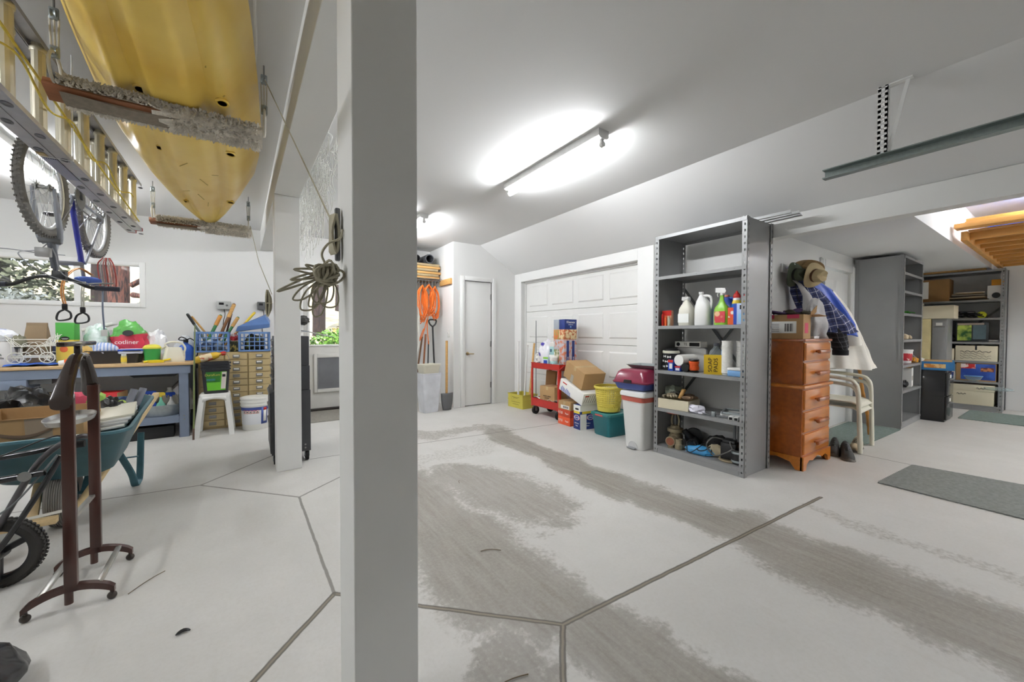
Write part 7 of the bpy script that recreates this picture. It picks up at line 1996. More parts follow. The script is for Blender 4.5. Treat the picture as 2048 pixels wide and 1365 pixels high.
# ---------------------------------------------------------------- extension ladder hung on edge
ALU = M('ladder_aluminium', (176, 176, 180), .35, .75, var=.08, scale=20)
t = thing('extension_ladder', 'long aluminium extension ladder hung on edge beside the kayak', 'ladder', (-.80, 1.2, 2.07), R(.9))
LY = 3.58
for s_, x in ((0, -.055), (1, .005)):
    for z0, z1 in ((0, .072), (.338, .41)):
        m = MB()
        zf = 0 if z0 == 0 else .41
        d_ = 1 if z0 == 0 else -1
        m.prism([(x, zf), (x + .056, zf), (x + .056, zf + d_ * .022), (x + .053, zf + d_ * .022), (x + .053, zf + d_ * .004), (x + .003, zf + d_ * .004), (x + .003, zf + d_ * .022), (x, zf + d_ * .022)], 'y', 0 if s_ else .25, LY if s_ == 0 else LY - .12)
        l = m.out('rail', ALU, t, smooth=0)
        for k in range(12):
            y = .15 + .302 * k + .11 * s_
            if y < .3 and s_ == 0: continue
            m = MB(); m.lathe([(.026, 0), (.026, -d_ * .0025), (.016, -d_ * .003), (.014, -d_ * .0005), (0, -d_ * .0005)], 14, (x + .028, y, zf), sx=.62); m.out('rung_end', M('slot_grey', (104, 104, 110), .5), l)
    for k in range(12):
        y = .15 + .302 * k + .11 * s_
        if y > LY - .1 or (y < .3 and s_ == 0): continue
        m = MB()
        m.loft([[(x + .028 + math.cos(a) * .021 * (1 + .05 * (i % 2)), y + math.sin(a) * .026 * (1 + .05 * (i % 2)), z) for i, a in enumerate([2 * PI * j / 24 for j in range(24)])] for z in (.004, .406)])
        m.lathe([(.0265, .372), (.0275, .375), (.0275, .39), (.0265, .393)], 20, (x + .028, y, 0))
        m.out('rung', M('rung_kayak_tint', (212, 206, 186), .4, .35, var=.08), t, smooth=30)  # cream tone paints the yellow kayak's reflection onto the rungs
for x, z in ((-.055, 0), (-.055, .385), (.005, .0)):
    m = MB(); m.bx(x, x + .058, (LY - .02 if x < 0 else LY - .14), (LY + .015 if x < 0 else LY - .105), z, z + .028, .004); m.out('end_cap', M('faded_red_cap', (158, 62, 62), .6), t)
m = MB(); m.bx(-.052, .002, 1.78, 2.12, -.0035, -.0005); m.out('warning_label', two_tone('label_print', (178, 180, 190), (90, 96, 130), 40, 'wave', lo=.4, hi=.5, stretch=(1, 1, 0)), t, smooth=0)
m = MB(); m.bx(-.050, -.02, 1.70, 1.76, -.0035, -.0005); m.out('old_label', M('tan_label', (170, 150, 110), .8), t, smooth=0)
m = MB(); m.tube([(.066, .0, .33), (.066, 1.2, .22), (.066, 2.2, .13), (.066, 3.3, .05)], .005, n=6); m.tube(smooth_path([(.064, .2, .10)] + [(.066 + .004 * (k % 2), .25 + .30 * k, .12 + .07 * (k % 2)) for k in range(1, 10)] + [(.066, 3.1, .2)]), .0045, n=6); m.out('pull_rope', M('yellow_rope', (206, 184, 76), .7, var=.2, scale=40), t)
m = MB(); m.bx(-.06, .07, .42, .46, .20, .26, .004); m.bx(.0, .02, .30, .42, .18, .40); m.out('rung_lock', ZINC, t)
for y in (.45, 1.75):
    m = MB(); m.tube([(-.059, y, .54), (-.059, y, -.004), (.066, y, -.004), (.066, y, .54)], .003, n=6); m.out('hanging_rope', WHITE, t)

# ---------------------------------------------------------------- bicycle hung upside down
t = thing('bicycle', 'mountain bicycle hung upside down by its wheels before the window', 'bicycle', (-1.19, 4.05, 2.185), R(-2.5))
TYR = M('tyre_grey', (122, 120, 116), .85, var=.15, bump=.3, bscale=60); RIM = M('rim_alloy', (190, 192, 194), .3, .8)
SILV = M('bike_silver', (150, 154, 162), .35, .5, var=.08); BBLU = M('bike_blue', (36, 44, 150), .3, coat=.4)
for y in (0.0, .87):
    m = MB(); m.tube(ring_pts((0, y, 0), .312, 60, 'yz'), .026, n=10, closed=True)
    for k in range(60):
        a = 2 * PI * k / 60
        for x in (-.016, .0, .016): m.box((x, y + math.cos(a + x * 4) * .3375, math.sin(a + x * 4) * .3375), (.010, .014, .010), (a, 0, 0))
    w_ = m.out('wheel', TYR, t, smooth=60)
    m = MB(); m.tube(ring_pts((0, y, 0), .282, 48, 'yz'), .011, n=8, closed=True); m.out('rim', RIM, w_)
    m = MB()
    for k in range(28):
        a = 2 * PI * k / 28; b = a + (.9 if k % 2 else -.9); x = .03 * (1 if k % 4 < 2 else -1)
        m.tube([(x, y + math.cos(b) * .02, math.sin(b) * .02), (0, y + math.cos(a) * .276, math.sin(a) * .276)], .0016, n=4)
    m.out('spokes', RIM, w_)
    m = MB(); m.cyl((-.05, y, 0), (.05, y, 0), .014); m.cyl((-.035, y, 0), (-.028, y, 0), .026); m.cyl((.028, y, 0), (.035, y, 0), .026); m.out('hub', NICKEL, w_)
def tb(name, pts, r, mat=SILV, k=0):
    m = MB(); m.tube(smooth_path(pts) if k else pts, r, n=10); return m.out(name, mat, t, smooth=60)
CR_ = (0, .10, -.37); HD = (0, .145, -.52); BB_ = (0, .42, .06); SC = (0, .60, -.44)
for s_ in (-1, 1): tb('fork_blade', [(s_ * .052, 0, 0), (s_ * .054, .02, -.10), (s_ * .052, .075, -.32), (s_ * .03, CR_[1], CR_[2])], [.011] * 6 + [.016] * 13, SILV, 1)
tb('fork_crown', [(-.055, .085, -.35), (.055, .085, -.35)], .022, STEEL_D); tb('head_tube', [(0, .095, -.36), (0, .15, -.54)], .023, M('bike_grey', (104, 108, 116), .35, .5))
tb('down_tube', [(0, .115, -.42), (0, BB_[1], BB_[2])], .021); tb('top_tube', [(0, .14, -.50), SC], .017, MC['bike_grey']); tb('seat_tube', [BB_, (0, .575, -.36), SC], .018, BBLU)
for s_ in (-1, 1): tb('seat_stay', [(s_ * .02, SC[1], SC[2]), (s_ * .05, .87, 0)], .009); tb('chain_stay', [(s_ * .025, BB_[1], BB_[2]), (s_ * .055, .87, 0)], .010)
tb('seat_post', [SC, (0, .635, -.545)], .013, NICKEL)
m = MB(); m.loft([[(math.cos(a) * w_, y, z + math.sin(a) * h_) for a in [2 * PI * i / 16 for i in range(16)]] for y, w_, h_, z in ((.50, .012, .012, -.575), (.53, .025, .022, -.575), (.60, .045, .03, -.572), (.68, .075, .036, -.568), (.75, .085, .036, -.565), (.79, .06, .026, -.562), (.80, .02, .01, -.56))]); m.out('saddle', M('saddle_blue', (52, 84, 160), .6, var=.1), t, smooth=60)
tb('stem', [(0, .15, -.54), (0, .155, -.58), (0, .09, -.61)], .015, MC['bike_grey'], 1)
tb('handlebar', [(-.34, .12, -.675), (-.20, .10, -.675), (-.12, .09, -.635), (-.05, .085, -.61), (.05, .085, -.61), (.12, .09, -.635), (.20, .10, -.675), (.34, .12, -.675)], .012, BLACK, 1)
for s_ in (-1, 1):
    tb('grip', [(s_ * .215, .102, -.675), (s_ * .345, .121, -.675)], .018, M('grip_rubber', (62, 64, 76) if s_ < 0 else (96, 96, 98), .8)); tb('brake_lever', [(s_ * .19, .085, -.655), (s_ * .22, .03, -.65), (s_ * .33, .04, -.64)], .006, NICKEL, 1)
m = MB(); m.cyl((.05, BB_[1], BB_[2]), (.056, BB_[1], BB_[2]), .09, n=32); m.cyl((-.07, BB_[1], BB_[2]), (.07, BB_[1], BB_[2]), .02); m.out('chainring', STEEL_D, t)
for s_, a in ((1, 2.2), (-1, 2.2 + PI)):
    e = (s_ * .075, BB_[1] + math.cos(a) * .17, BB_[2] + math.sin(a) * .17); tb('crank', [(s_ * .07, BB_[1], BB_[2]), e], .012, NICKEL)
    m = MB(); m.box((e[0] + s_ * .055, e[1], e[2]), (.09, .07, .022), None, .005); m.out('pedal', BLACK, t)
m = MB(); m.cyl((.03, .87, 0), (.055, .87, 0), .055, .035, n=24); m.out('sprocket', STEEL_D, t)
tb('derailleur', [(.05, .87, 0), (.055, .91, .06), (.055, .89, .13), (.05, .93, .12)], .010, STEEL_D, 1)
m = MB(); m.tube([(.053, BB_[1], BB_[2] + .09), (.045, .87, .05)], .005, n=5); m.tube([(.053, BB_[1], BB_[2] - .09), (.045, .87, -.05)], .005, n=5); m.out('chain', STEEL_D, t)
for p in ([(.19, .08, -.65), (.10, -.05, -.60), (.05, .0, -.46), (.0, .10, -.40)], [(-.19, .08, -.65), (-.26, -.06, -.55), (-.20, -.08, -.46), (-.05, .05, -.45), (0, .3, -.42)], [(.17, .08, -.65), (.05, -.09, -.62), (-.10, -.06, -.48), (-.04, .06, -.42), (.0, .13, -.30), (.03, .35, -.02)], [(.0, .5, -.2), (.06, .62, -.02), (.09, .80, .05), (.06, .88, .1)]): tb('cable', p, .0035, M('cable_grey', (150, 152, 156), .4), 1)
m = MB(); m.box((-.02, .04, -.445), (.075, .04, .065), None, .006); m.out('reflector', M('reflector_grey', (166, 166, 164), .3), t)
m = MB(); m.box((.05, .06, -.60), (.07, .05, .06), None, .006); m.out('bike_computer', BLACK, t)
for y in (0, .87): tb('ceiling_hook', [(0, y, .425), (0, y, .36), (.02, y, .335), (.03, y, .30), (0, y, .275), (-.025, y, .29)], .006, NICKEL, 1)
# exercise bands and bungee looped over the saddle
def band(label, x, y0, z1, col, pts, hz):
    t = thing('exercise_band', label, 'exercise band', (-1.13, 4.62, 1.60), 0)
    m = MB()
    for dx in (-.006, .006): m.tube(smooth_path([(p[0] + dx, p[1], p[2]) for p in pts]), .005, n=6)
    m.out('band', col, t, smooth=60)
    e = Vector(pts[-1])
    m = MB(); m.box(e + Vector((0, 0, -.02)), (.03, .02, .045), None, .005); m.tube(smooth_path([e + Vector((0, 0, -.04)), e + Vector((-.035, 0, -.07)), e + Vector((-.04, 0, -.125)), e + Vector((.025, 0, -.115)), e + Vector((.03, 0, -.07)), e + Vector((0, 0, -.04))]), .007, n=6); m.out('handle', BLACK, t)
OB = M('orange_band', (206, 138, 66), .5, var=.1); WB = M('white_web', (206, 206, 196), .7)
band('orange exercise band drooping left of the saddle with a black handle', 0, 0, 0, OB, [(.02, .05, .06), (-.04, -.02, .10), (-.09, -.10, .02), (-.10, -.14, -.10), (-.085, -.15, -.20)], 0)
band('pale strap hanging straight under the saddle with a black handle', 0, 0, 0, WB, [(.0, -.06, -.01), (.0, -.10, -.10), (.0, -.10, -.22)], 0)
t = thing('bungee_cords', 'bundle of red and white bungee cords hanging from the rear bicycle wheel', 'bungee', (-1.05, 4.80, 1.82), 0)
for k in range(7):
    m = MB(); x = -.05 + .016 * k; m.tube(smooth_path([(x * .4, 0, .01), (x, -.02, -.05), (x * 1.1 + .01, -.02, -.16), (x + .012, -.01, -.25 - .01 * (k % 3))]), .005, n=6); m.out('cord', (M('bungee_red', (190, 84, 76), .6), M('bungee_white', (206, 200, 196), .6), M('bungee_pink', (196, 140, 132), .6))[k % 3], t)
t = thing('lamp_cable', 'grey cord with a white tag hanging below the bicycle', 'cord', (-.935, 4.165, 1.46), 0)
m = MB(); m.tube(smooth_path([(0, 0, .05), (0, -.01, -.1), (.004, 0, -.26)]), .0055, n=6); m.out('cord', M('cord_blue_grey', (110, 120, 138), .5), t)
m = MB(); m.box((.004, 0, -.285), (.035, .012, .05), None, .003); m.out('tag', WHITE, t)

# ---------------------------------------------------------------- valet stand
MAH = M('dark_mahogany', (64, 34, 26), .28, var=.25, scale=4, stretch=(6, 6, 1), coat=.3); MAHH = M('dark_walnut', (46, 35, 30), .15, var=.2, scale=4, coat=.5)
ALB = M('brushed_rail', (190, 188, 182), .35, .8, var=.06)
t = thing('valet_stand', 'dark wooden clothes valet stand on casters in the near left foreground', 'valet stand', (-.655, 2.565, 0), R(1.5))
for y in (-.178, .178):
    m = MB()
    top = [(-.135 + .27 * i / 16, .058 + .052 * math.sin(PI * i / 16) ** .7) for i in range(17)]
    bot = [(.135 - .27 * i / 16, .034 + .05 * max(0, math.sin(PI * i / 16)) ** .8 - (.0)) for i in range(17)]
    m.prism(top + bot, 'y', y - .014, y + .014); m.out('foot', MAH, t, smooth=30)
    m = MB(); m.box((.004, y, .50), (.040, .028, .84), None, .004); m.out('post', MAH, t)
    m = MB(); m.cyl((-.004, y, .03), (-.004, y, .10), .014, n=12); m.out('dowel', MAH, t)
    for x in (-.125, .125):
        m = MB(); m.ball((x, y, .017), .017, (1, .75, 1)); m.cyl((x, y, .02), (x, y, .04), .007, n=8); m.out('caster', M('caster_metal', (70, 64, 60), .35, .6), t)
for x, z in ((-.085, .085), (.085, .085), (-.004, .37)):
    m = MB(); m.box((x, 0, z), (.022, .345, .014), None, .003); m.out('stretcher', ALB, t)
# shaped shoulder hanger
m = MB()
for s_ in (-1, 1):
    P_ = smooth_path([(0, 0, 1.075), (0, s_ * .05, 1.07), (-.003, s_ * .11, 1.02), (-.006, s_ * .165, .955), (-.008, s_ * .20, .90), (-.008, s_ * .212, .875)], 6)
    wd = [.018, .019, .021, .025, .031, .026]
    rr = []
    for i, p in enumerate(P_):
        f = i / (len(P_) - 1) * 5; a = int(min(4, f)); w_ = wd[a] + (wd[a + 1] - wd[a]) * (f - a)
        rr.append([(p.x + math.cos(q) * w_ * 1.15, p.y + math.sin(q) * .006, p.z + math.sin(q) * w_ * .62) for q in [2 * PI * k / 20 for k in range(20)]])
    m.loft(rr)
m.out('shoulder_hanger', MAHH, t, smooth=70)
m = MB(); m.box((-.004, 0, 1.095), (.022, .03, .06), None, .004); m.out('neck_block', MAHH, t)
m = MB(); m.box((-.004, 0, 1.128), (.026, .34, .020), (R(0), 0, R(-4)), .004); m.out('trouser_bar', MAHH, t)
m = MB(); m.lathe([(.0, 0), (.105, 0), (.118, .016), (.122, .016), (.110, -.006), (0, -.006)], 40, (-.03, 0, .785), sx=.62, sy=1.45); m.out('tray', M('tray_metal', (176, 172, 166), .25, .8, var=.08), t)

# ---------------------------------------------------------------- wheelbarrow and its load
TRAYM = M('barrow_teal', (62, 100, 110), .45, .1, var=.22, scale=7)
t = thing('wheelbarrow', 'teal steel wheelbarrow with wooden handles heaped with boxes and bags', 'wheelbarrow', (-.97, 3.50, 0), R(2))
m = MB()
def brect(y0, y1, hx, z0, z1, r=.09):
    o = []
    for cx_, cy_, a0 in ((hx - r, y1 - r, 0), (-hx + r, y1 - r, PI / 2), (-hx + r, y0 + r, PI), (hx - r, y0 + r, 1.5 * PI)):
        for i in range(7):
            a = a0 + i * PI / 12; y = cy_ + math.sin(a) * r; o.append((cx_ + math.cos(a) * r, y, z0 + (z1 - z0) * (y - y0) / (y1 - y0)))
    return o
m.loft([brect(-.10, .34, .20, .30, .34), brect(-.14, .40, .23, .32, .36), brect(-.32, .60, .325, .575, .66), brect(-.345, .62, .345, .592, .677), brect(-.35, .625, .35, .586, .672), brect(-.35, .625, .35, .60, .688), brect(-.335, .61, .335, .602, .69), brect(-.31, .585, .315, .575, .66), brect(-.12, .37, .22, .345, .385), brect(-.02, .26, .10, .34, .38)])
m.out('tray', TRAYM, t, smooth=40)
for s_ in (-1, 1):
    m = MB(); m.beam((s_ * .085, -.16, .115), (s_ * .30, 1.08, .635), .042, .036, bev=.006); m.out('handle', M('ash_wood', (210, 184, 138), .6, var=.1, stretch=(9, 1, 9)), t)
    m = MB(); m.tube(smooth_path([(s_ * .165, .40, .325), (s_ * .22, .50, .12), (s_ * .235, .535, .012), (s_ * .24, .60, .008), (s_ * .245, .66, .06), (s_ * .25, .70, .38)]), .022, n=8, flat=.35, up=(1, 0, 0)); m.out('leg', TRAYM, t, smooth=30)
    m = MB(); m.beam((s_ * .085, 0, .175), (s_ * .09, .12, .30), .035, .006, up=(0, 0, 1)); m.out('axle_bracket', TRAYM, t)
m = MB(); m.beam((-.245, .60, .215), (.245, .60, .215), .028, .006); m.out('leg_brace', TRAYM, t)
m = MB(); m.beam((-.20, -.20, .10), (.02, -.20, .10), .05, .038, bev=.004); m.out('nose_block', MC['ash_wood'], t)
m = MB(); m.tube([(-.21, .30, .345), (.21, .30, .345)], .02, n=8, flat=.4); m.out('cross_brace', STEEL_D, t)
m = MB(); m.lathe([(.09, -.042), (.12, -.052), (.155, -.050), (.172, -.036), (.175, 0), (.172, .036), (.155, .050), (.12, .052), (.09, .042)], 44, (0, 0, .175), 'x', cap=False)
for k in range(-4, 5): m.lathe([(.1755 - .0009 * abs(k), k * .009 - .0028), (.1795 - .001 * k * k * .35, k * .009 - .0015), (.1795 - .001 * k * k * .35, k * .009 + .0015), (.1755 - .0009 * abs(k), k * .009 + .0028)], 44, (0, 0, .175), 'x', cap=False)
w_ = m.out('wheel', M('worn_tyre', (128, 124, 118), .85, var=.1), t)
m = MB(); m.lathe([(.0, -.03), (.03, -.03), (.05, -.012), (.085, -.03), (.10, -.045), (.10, .045), (.085, .03), (.05, .012), (.03, .03), (0, .03)], 32, (0, 0, .175), 'x'); m.cyl((-.10, 0, .175), (.10, 0, .175), .010); m.out('rim', TRAYM, w_)
m = MB(); m.box((-.02, -.30, .165), (.26, .028, .004), (R(12), 0, R(18)), .001); tag(m.out('white_strap', M('webbing_white', (206, 202, 190), .8), loc=(-.97, 3.50, 0)), 'white webbing strap stretched across the barrow tyre', 'strap')
sz = (.44, .29, .20)
t = carton('parcel_box', 'open brown parcel box with a dark curved smile arrow in the barrow', 'box', (-1.085, 3.62, .490), sz, R(-2), CARD, tape=False, rot=(R(6), 0, R(-2)), lid='open')
m = MB(); P_ = [(-.19 + .30 * i / 14, -.1515, .145 - .055 * math.sin(PI * (i / 14) ** 1.15)) for i in range(15)]; m.tube(P_, [.004 + .0075 * math.sin(PI * i / 14) for i in range(15)], n=6, flat=.15); m.out('arrow_print', M('print_brown', (112, 92, 74), .8), t)
decal(t, 'packing_tape', glassy('clear_tape_film', (226, 214, 196), .35, .2), '-y', -.02, .09, .0, .20, sz)
m = MB(); m.beam((-.23, -.152, .20), (.23, -.152, .20), .004, .004); m.beam((0, -.155, .155), (.001, -.155, .155), .001, .001); m.out('flap_edge', CARD_D, t)
GBAG = two_tone('black_bin_film', (34, 34, 36), (96, 94, 90), 7, lo=.5, hi=.75, rough=.25)
for c, d_, sd, lb in (((-1.24, 3.90, .57), (.34, .24, .24), 130, 'crumpled black bin bag behind the parcel box at the frame edge'), ((-.84, 3.88, .50), (.18, .18, .22), 131, 'black bin bag bulging between the parcel box and the grey tubes')):
    m = MB(); m.lump(c, d_, sd, .35, 2.2, 4, crease=.6); tag(m.out('bin_bag', GBAG, None, smooth=40), lb, 'bag')
m = MB(); m.lump((-1.02, 3.96, .60), (.14, .10, .16), 133, .3, 2, 3, crease=.3); tag(m.out('pink_cloth', M('pink_cloth', (204, 84, 106), .85, var=.1)), 'pink cloth tucked behind the valet post in the barrow', 'cloth')
m = MB(); m.lump((-.95, 3.98, .62), (.12, .10, .14), 134, .2, 1.5, 3); tag(m.out('green_pouch', M('lime_pouch', (160, 206, 96), .6, var=.1)), 'lime green pouch between the bin bags in the barrow', 'pouch')
for k in range(4):
    m = MB(); m.box((-.79 + .004 * k, 3.68 + .012 * k, .575 + .021 * k), (.19, .30, .016), (R(8), R(-6), .06 * (k - 1)), .003)
    tag(m.out('foam_sheet', (PAPER, M('foam_grey', (206, 206, 204), .7), PAPER, OFFW)[k]), ('bottom', 'second', 'third', 'top')[k] + ' white foam sheet stacked in the barrow beside the parcel box', 'sheet', 'foam sheets in the barrow')
for k, (x, y, lb) in enumerate(((-.775, 3.90, 'grey foam tube standing in the barrow, nearer the bin bag'), (-.735, 3.95, 'grey foam tube standing in the barrow, nearer the handle'))):
    m = MB(); m.cyl((x, y, .60), (x + .045, y + .05, .755), .022, n=16); tag(m.out('foam_tube', M('foam_tube_grey', (136, 138, 148), .8)), lb, 'tube', 'grey foam tubes')
m = MB(); m.lump((-.80, 4.0, .58), (.09, .08, .12), 137, .2, 2, 3); tag(m.out('navy_bundle', M('navy_cloth', (38, 56, 110), .85, var=.1)), 'navy cloth bundle in the back corner of the barrow', 'bundle')
m = MB(); m.ball((-.79, 3.90, .664), .026); tag(m.out('tennis_ball', M('tennis_green', (190, 214, 110), .9, bump=.3)), 'pale green ball lying on the black bin bag in the barrow', 'ball')
m = MB(); m.ball((-.79, 3.90, .59), .06, (1, 1, .8)); tag(m.out('bin_bag', GBAG), 'small knotted black bag under the pale green ball', 'bag')

# ---------------------------------------------------------------- folded push cart at the frame edge
BTUBE = M('gloss_black_tube', (30, 30, 33), .25, .3, coat=.4); GTUBE = M('graphite_tube', (92, 90, 92), .28, .7)
O_ = Vector((-.985, 2.79, 0))
t = thing('push_cart', 'black tubular push cart with a spoked wheel cut by the frame edge', 'cart', O_, 0)
ax = Vector((-.14, -.99, 0)).normalized(); ux = Vector((ax.y, -ax.x, 0)) * -1
cz = Vector((0, 0, .157))
def wring(r, d, n_=48): return [cz + ux * math.cos(2 * PI * k / n_) * r + Vector((0, 0, 1)) * math.sin(2 * PI * k / n_) * r + ax * d for k in range(n_)]
m = MB(); m.loft([wring(.118, -.022), wring(.142, -.026), wring(.154, -.018), wring(.157, 0), wring(.154, .018), wring(.142, .026), wring(.118, .022)], wrap=True)
for k in range(56):
    for d_ in (-.012, .012):
        a = 2 * PI * (k + (.5 if d_ > 0 else 0)) / 56
        p = cz + ux * math.cos(a) * .157 + Vector((0, 0, 1)) * math.sin(a) * .157 + ax * d_
        rm = Matrix((ax, ux * math.cos(a) + Vector((0, 0, 1)) * math.sin(a), -ux * math.sin(a) + Vector((0, 0, 1)) * math.cos(a))).transposed()
        m.box(p, (.018, .007, .010), rm @ Matrix.Rotation(.6 if d_ > 0 else -.6, 3, 'Y'))
w_ = m.out('wheel', M('cart_tyre', (52, 50, 47), .8, var=.15), t)
m = MB(); m.loft([wring(.106, -.016), wring(.120, -.018), wring(.120, .018), wring(.106, .016)], wrap=True)
for k in range(3):
    a = .5 + k * 2.094; e = cz + ux * math.cos(a) * .112 + Vector((0, 0, 1)) * math.sin(a) * .112; m.beam(cz, e, .028, .032, up=ax, bev=.006)
m.cyl(cz - ax * .03, cz + ax * .04, .03); m.out('rim', BLACK, w_)
def ct(name, pts, r, mat, k=1):
    m = MB(); q = [Vector(p) - O_ for p in pts]; m.tube(smooth_path(q) if k else q, r, n=12); return m.out(name, mat, t, smooth=60)
ct('bent_tube', [(-1.10, 2.80, .05), (-.97, 2.76, .29), (-.88, 2.75, .49), (-.83, 2.75, .58), (-.77, 2.75, .64), (-.715, 2.76, .665), (-.685, 2.80, .655)], .013, GTUBE)
ct('fork_tube', [(-1.0, 2.73, .15), (-.94, 2.72, .225), (-.82, 2.72, .46), (-.765, 2.73, .59)], .0115, BTUBE)
ct('side_tube', [(-1.2, 2.74, .50), (-.96, 2.72, .512), (-.81, 2.71, .525)], .015, BTUBE); ct('upper_tube', [(-1.2, 2.80, .585), (-.96, 2.79, .60), (-.86, 2.78, .612), (-.79, 2.78, .625), (-.71, 2.79, .625)], .013, BTUBE); ct('push_grip', [(-.735, 2.79, .624), (-.70, 2.79, .625)], .0185, BLACKR, 0)
ct('brake_cable', [(-1.1, 2.70, .57), (-.96, 2.70, .615), (-.80, 2.71, .683), (-.755, 2.72, .683), (-.715, 2.74, .665)], .0035, BLACK); ct('lower_cable', [(-1.0, 2.72, .33), (-.90, 2.71, .405), (-.77, 2.71, .60)], .004, STEEL_D)
m = MB(); m.lathe([(.022, 0), (.022, .004), (0, .005)], 20, Vector((-.868, 2.694, .520)) - O_, 'y', rot=Matrix.Rotation(PI, 3, 'Z')); m.out('badge', NICKEL, t)
m = MB(); m.box(Vector((-.995, 2.735, .12)) - O_, (.07, .03, .17), None, .008); m.out('fender_block', BLACK, t)
m = MB(); m.cyl(Vector((-1.23, 3.28, .16)) - O_, Vector((-1.20, 3.28, .16)) - O_, .09, n=26); m.out('front_wheel', BLACKR, t)
m = MB(); m.lump((-1.42, 3.10, .20), (.30, .30, .36), 140, .25, 2, 4, crease=.3); m.bx(-1.52, -1.36, 3.02, 3.20, .0, .22); tag(m.out('clear_sack', M('misty_film', (196, 196, 196), .2, var=.08), None, smooth=40), 'misty plastic sack standing beside the barrow at the frame edge', 'sack')
t = tin('cordless_can', 'small grey and orange canister on the floor by the push cart', 'can', (-1.13, 3.02, 0), .045, .17, STEEL_D, top=M('canister_grey', (150, 152, 150), .5))
m = MB(); m.lathe([(.0455, .05), (.046, .051), (.046, .11), (.0455, .111)], 20, cap=False); m.out('printed_label', ORANGE, t)
m = MB(); m.lump((-.80, 1.93, 0), (.32, .34, .185), 141, .14, 1.6, 4, crease=.2); tag(m.out('black_sack', GBAG, None, smooth=50), 'rounded black plastic bag in the bottom left corner of the floor', 'bag')
for k, (x, y, l, a, lb) in enumerate(((-.235, 1.95, .042, .1, 'little dark leaf lying on the bare floor near the bottom'), (-.42, 2.45, .17, .9, 'long dry pine needle on the floor right of the valet stand'), (1.06, 1.78, .11, -.5, 'curved dry twig on the dirty floor track'), (.70, 1.06, .16, -.05, 'curved dry twig near the floor joint corner'), (1.35, 2.75, .05, 1.1, 'short dry needle on the far floor track'))):
    m = MB(); m.tube([(x + math.cos(a) * l * (i / 6 - .5), y + math.sin(a) * l * (i / 6 - .5) + .015 * math.sin(PI * i / 6), .004 if k else .008) for i in range(7)], [.0018] * 7 if k else [.003, .006, .007, .007, .006, .005, .003], n=6); tag(m.out('twig' if k else 'dry_leaf', M('dry_twig', (108, 92, 70), .9) if k else BLACK), lb, 'twig' if k else 'leaf')

# ---------------------------------------------------------------- outside: slope, pines and shrubs
def ground_z(x, y): return max(-.15, (y - 8.0) * .20) + .12 * noise.noise(Vector((x * .6, y * .6, 0)))
m = MB(); m.sheet(lambda u, v: (-16 + 30 * u, 6.72 + 26 * v, ground_z(-16 + 30 * u, 6.72 + 26 * v)), 60, 60)
o = m.out('hillside', two_tone('dry_grass', (214, 198, 164), (156, 146, 130), 2.5, lo=.4, hi=.65, rough=.95), smooth=60); o['kind'] = 'structure'
BARK = two_tone('pine_bark', (112, 72, 62), (44, 34, 36), 7, lo=.4, hi=.6, rough=.95, stretch=(6, 6, 1.2)); DBARK = two_tone('dark_bark', (62, 48, 46), (36, 30, 32), 6, lo=.4, hi=.6, rough=.95, stretch=(6, 6, 1.2))
def leafy(t, name, mat, cs, n_, ls, seed):
    rng = random.Random(seed); m = MB()
    for c, r in cs:
        for k in range(n_):
            v = Vector((rng.gauss(0, 1), rng.gauss(0, 1), rng.gauss(0, 1))).normalized() * (rng.random() ** .4)
            p = Vector((c[0] + v.x * r[0], c[1] + v.y * r[1], c[2] + v.z * r[2]))
            a = Vector((rng.uniform(-1, 1), rng.uniform(-1, 1), rng.uniform(-.6, .6))).normalized(); b = a.cross(Vector((rng.uniform(-1, 1), rng.uniform(-1, 1), rng.uniform(-1, 1)))).normalized()
            s_ = ls * rng.uniform(.6, 1.4); vs_ = [m.bm.verts.new(p + q) for q in (a * s_, b * s_ * .45, -a * s_, -b * s_ * .45)]; m.bm.faces.new(vs_)
    return m.out(name, mat, t, smooth=0)
def tree(label, x, y, r, h_, bark, foliage=None, fm=None, seed=1, branches=()):
    z0 = ground_z(x, y) - .2; t = thing('pine_tree', label, 'tree', (x, y, z0), 0, None)
    m = MB(); m.tube([(0, 0, 0), (0, 0, .25), (.03, 0, h_ * .5), (.0, .05, h_)], [r * 1.5, r * 1.1, r, r * .7], n=18)
    m.out('trunk', bark, t, smooth=60)
    for k, b in enumerate(branches):
        m = MB(); m.tube(smooth_path(b), [.07 * r / .2 * (1 - .8 * i / (6 * len(b))) for i in range(6 * (len(b) - 1) + 1)], n=8); m.out('branch', bark, t, smooth=60)
    if foliage: leafy(t, 'foliage', fm, foliage, 1500, .055, seed)
    return t
NEED = two_tone('pine_needles', (56, 64, 44), (130, 136, 112), 3, lo=.4, hi=.7, rough=.7); FROST = two_tone('pale_needles', (214, 216, 210), (120, 124, 116), 4, lo=.4, hi=.7, rough=.6)
tree('thick reddish pine trunk filling the right light of the bench window', -1.77, 8.6, .125, 6, BARK, branches=([(.18, -.1, 2.0), (.42, -.2, 2.12), (.55, -.2, 1.9), (.55, -.2, 1.6)], [(.2, -.1, 1.85), (.36, -.25, 1.8), (.45, -.3, 1.6)]))
tree('slim dark pine behind the thick trunk outside the bench window', -2.15, 9.6, .16, 6, DBARK)
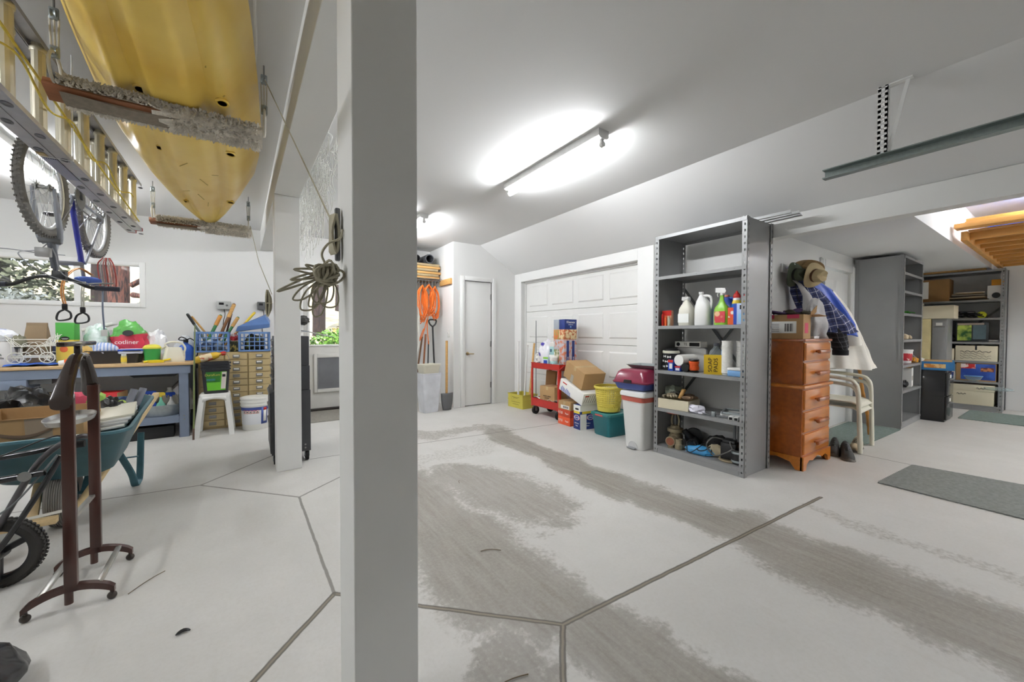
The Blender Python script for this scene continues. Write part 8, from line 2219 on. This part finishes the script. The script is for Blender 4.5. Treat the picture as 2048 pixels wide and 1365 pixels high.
tree('dark bushy pine filling the left light of the bench window', -3.3, 9.4, .14, 4, DBARK, [((0, -.3, 2.1), (.9, .6, .8)), ((.3, -.5, 1.5), (1.0, .5, .5))], NEED, 3)
t = thing('shrub', 'pale frosted shrub low outside the left light of the bench window', 'shrub', (-2.75, 8.0, 0), 0); leafy(t, 'foliage', FROST, [((0, 0, 1.35), (.75, .4, .42))], 2600, .038, 5); m = MB(); m.tube([(0, 0, -.1), (0, 0, 1.4)], .03); m.out('stem', DBARK, t)
t = thing('shrub', 'scrubby shrub at the foot of the thick trunk outside the bench window', 'shrub', (-1.35, 7.9, 0), 0); leafy(t, 'foliage', FROST, [((0, 0, 1.2), (.5, .3, .45))], 1300, .035, 6); m = MB(); m.tube([(0, 0, -.1), (0, 0, 1.2)], .03); m.out('stem', DBARK, t)
tree('lone dark trunk on the dry slope seen through the back door pane', 1.75, 13.5, .17, 6, DBARK, [((0, 0, 4.2), (1.6, 1.0, .9))], NEED, 8)
tree('distant pine up the slope beyond the back door', 3.4, 19, .25, 8, DBARK, [((0, 0, 4.5), (2.0, 1.2, 2.2))], NEED, 9)
tree('distant pine far up the slope behind the bench window', -6.0, 17, .3, 8, DBARK, [((0, 0, 4.0), (2.6, 1.4, 2.6))], NEED, 10)
for x, y, r, sd, mt, lb in ((1.55, 9.6, .62, 21, 'g', 'bright green bush low in the back door pane'), (.55, 9.3, .45, 22, 'y', 'straw-coloured bush beside the bright green one'), (2.2, 11.0, .6, 23, 'y', 'straw-coloured bush further up the slope')):
    z0 = ground_z(x, y); t = thing('bush', lb, 'bush', (x, y, z0), 0); leafy(t, 'foliage', two_tone('bush_green', (120, 170, 60), (60, 100, 40), 4, lo=.4, hi=.7) if mt == 'g' else two_tone('bush_straw', (196, 186, 110), (140, 130, 80), 4, lo=.4, hi=.7), [((0, 0, r * .75), (r, r * .8, r * .75))], 1500, .05, sd); m = MB(); m.tube([(0, 0, -.1), (0, 0, r)], .02); m.out('stem', DBARK, t)
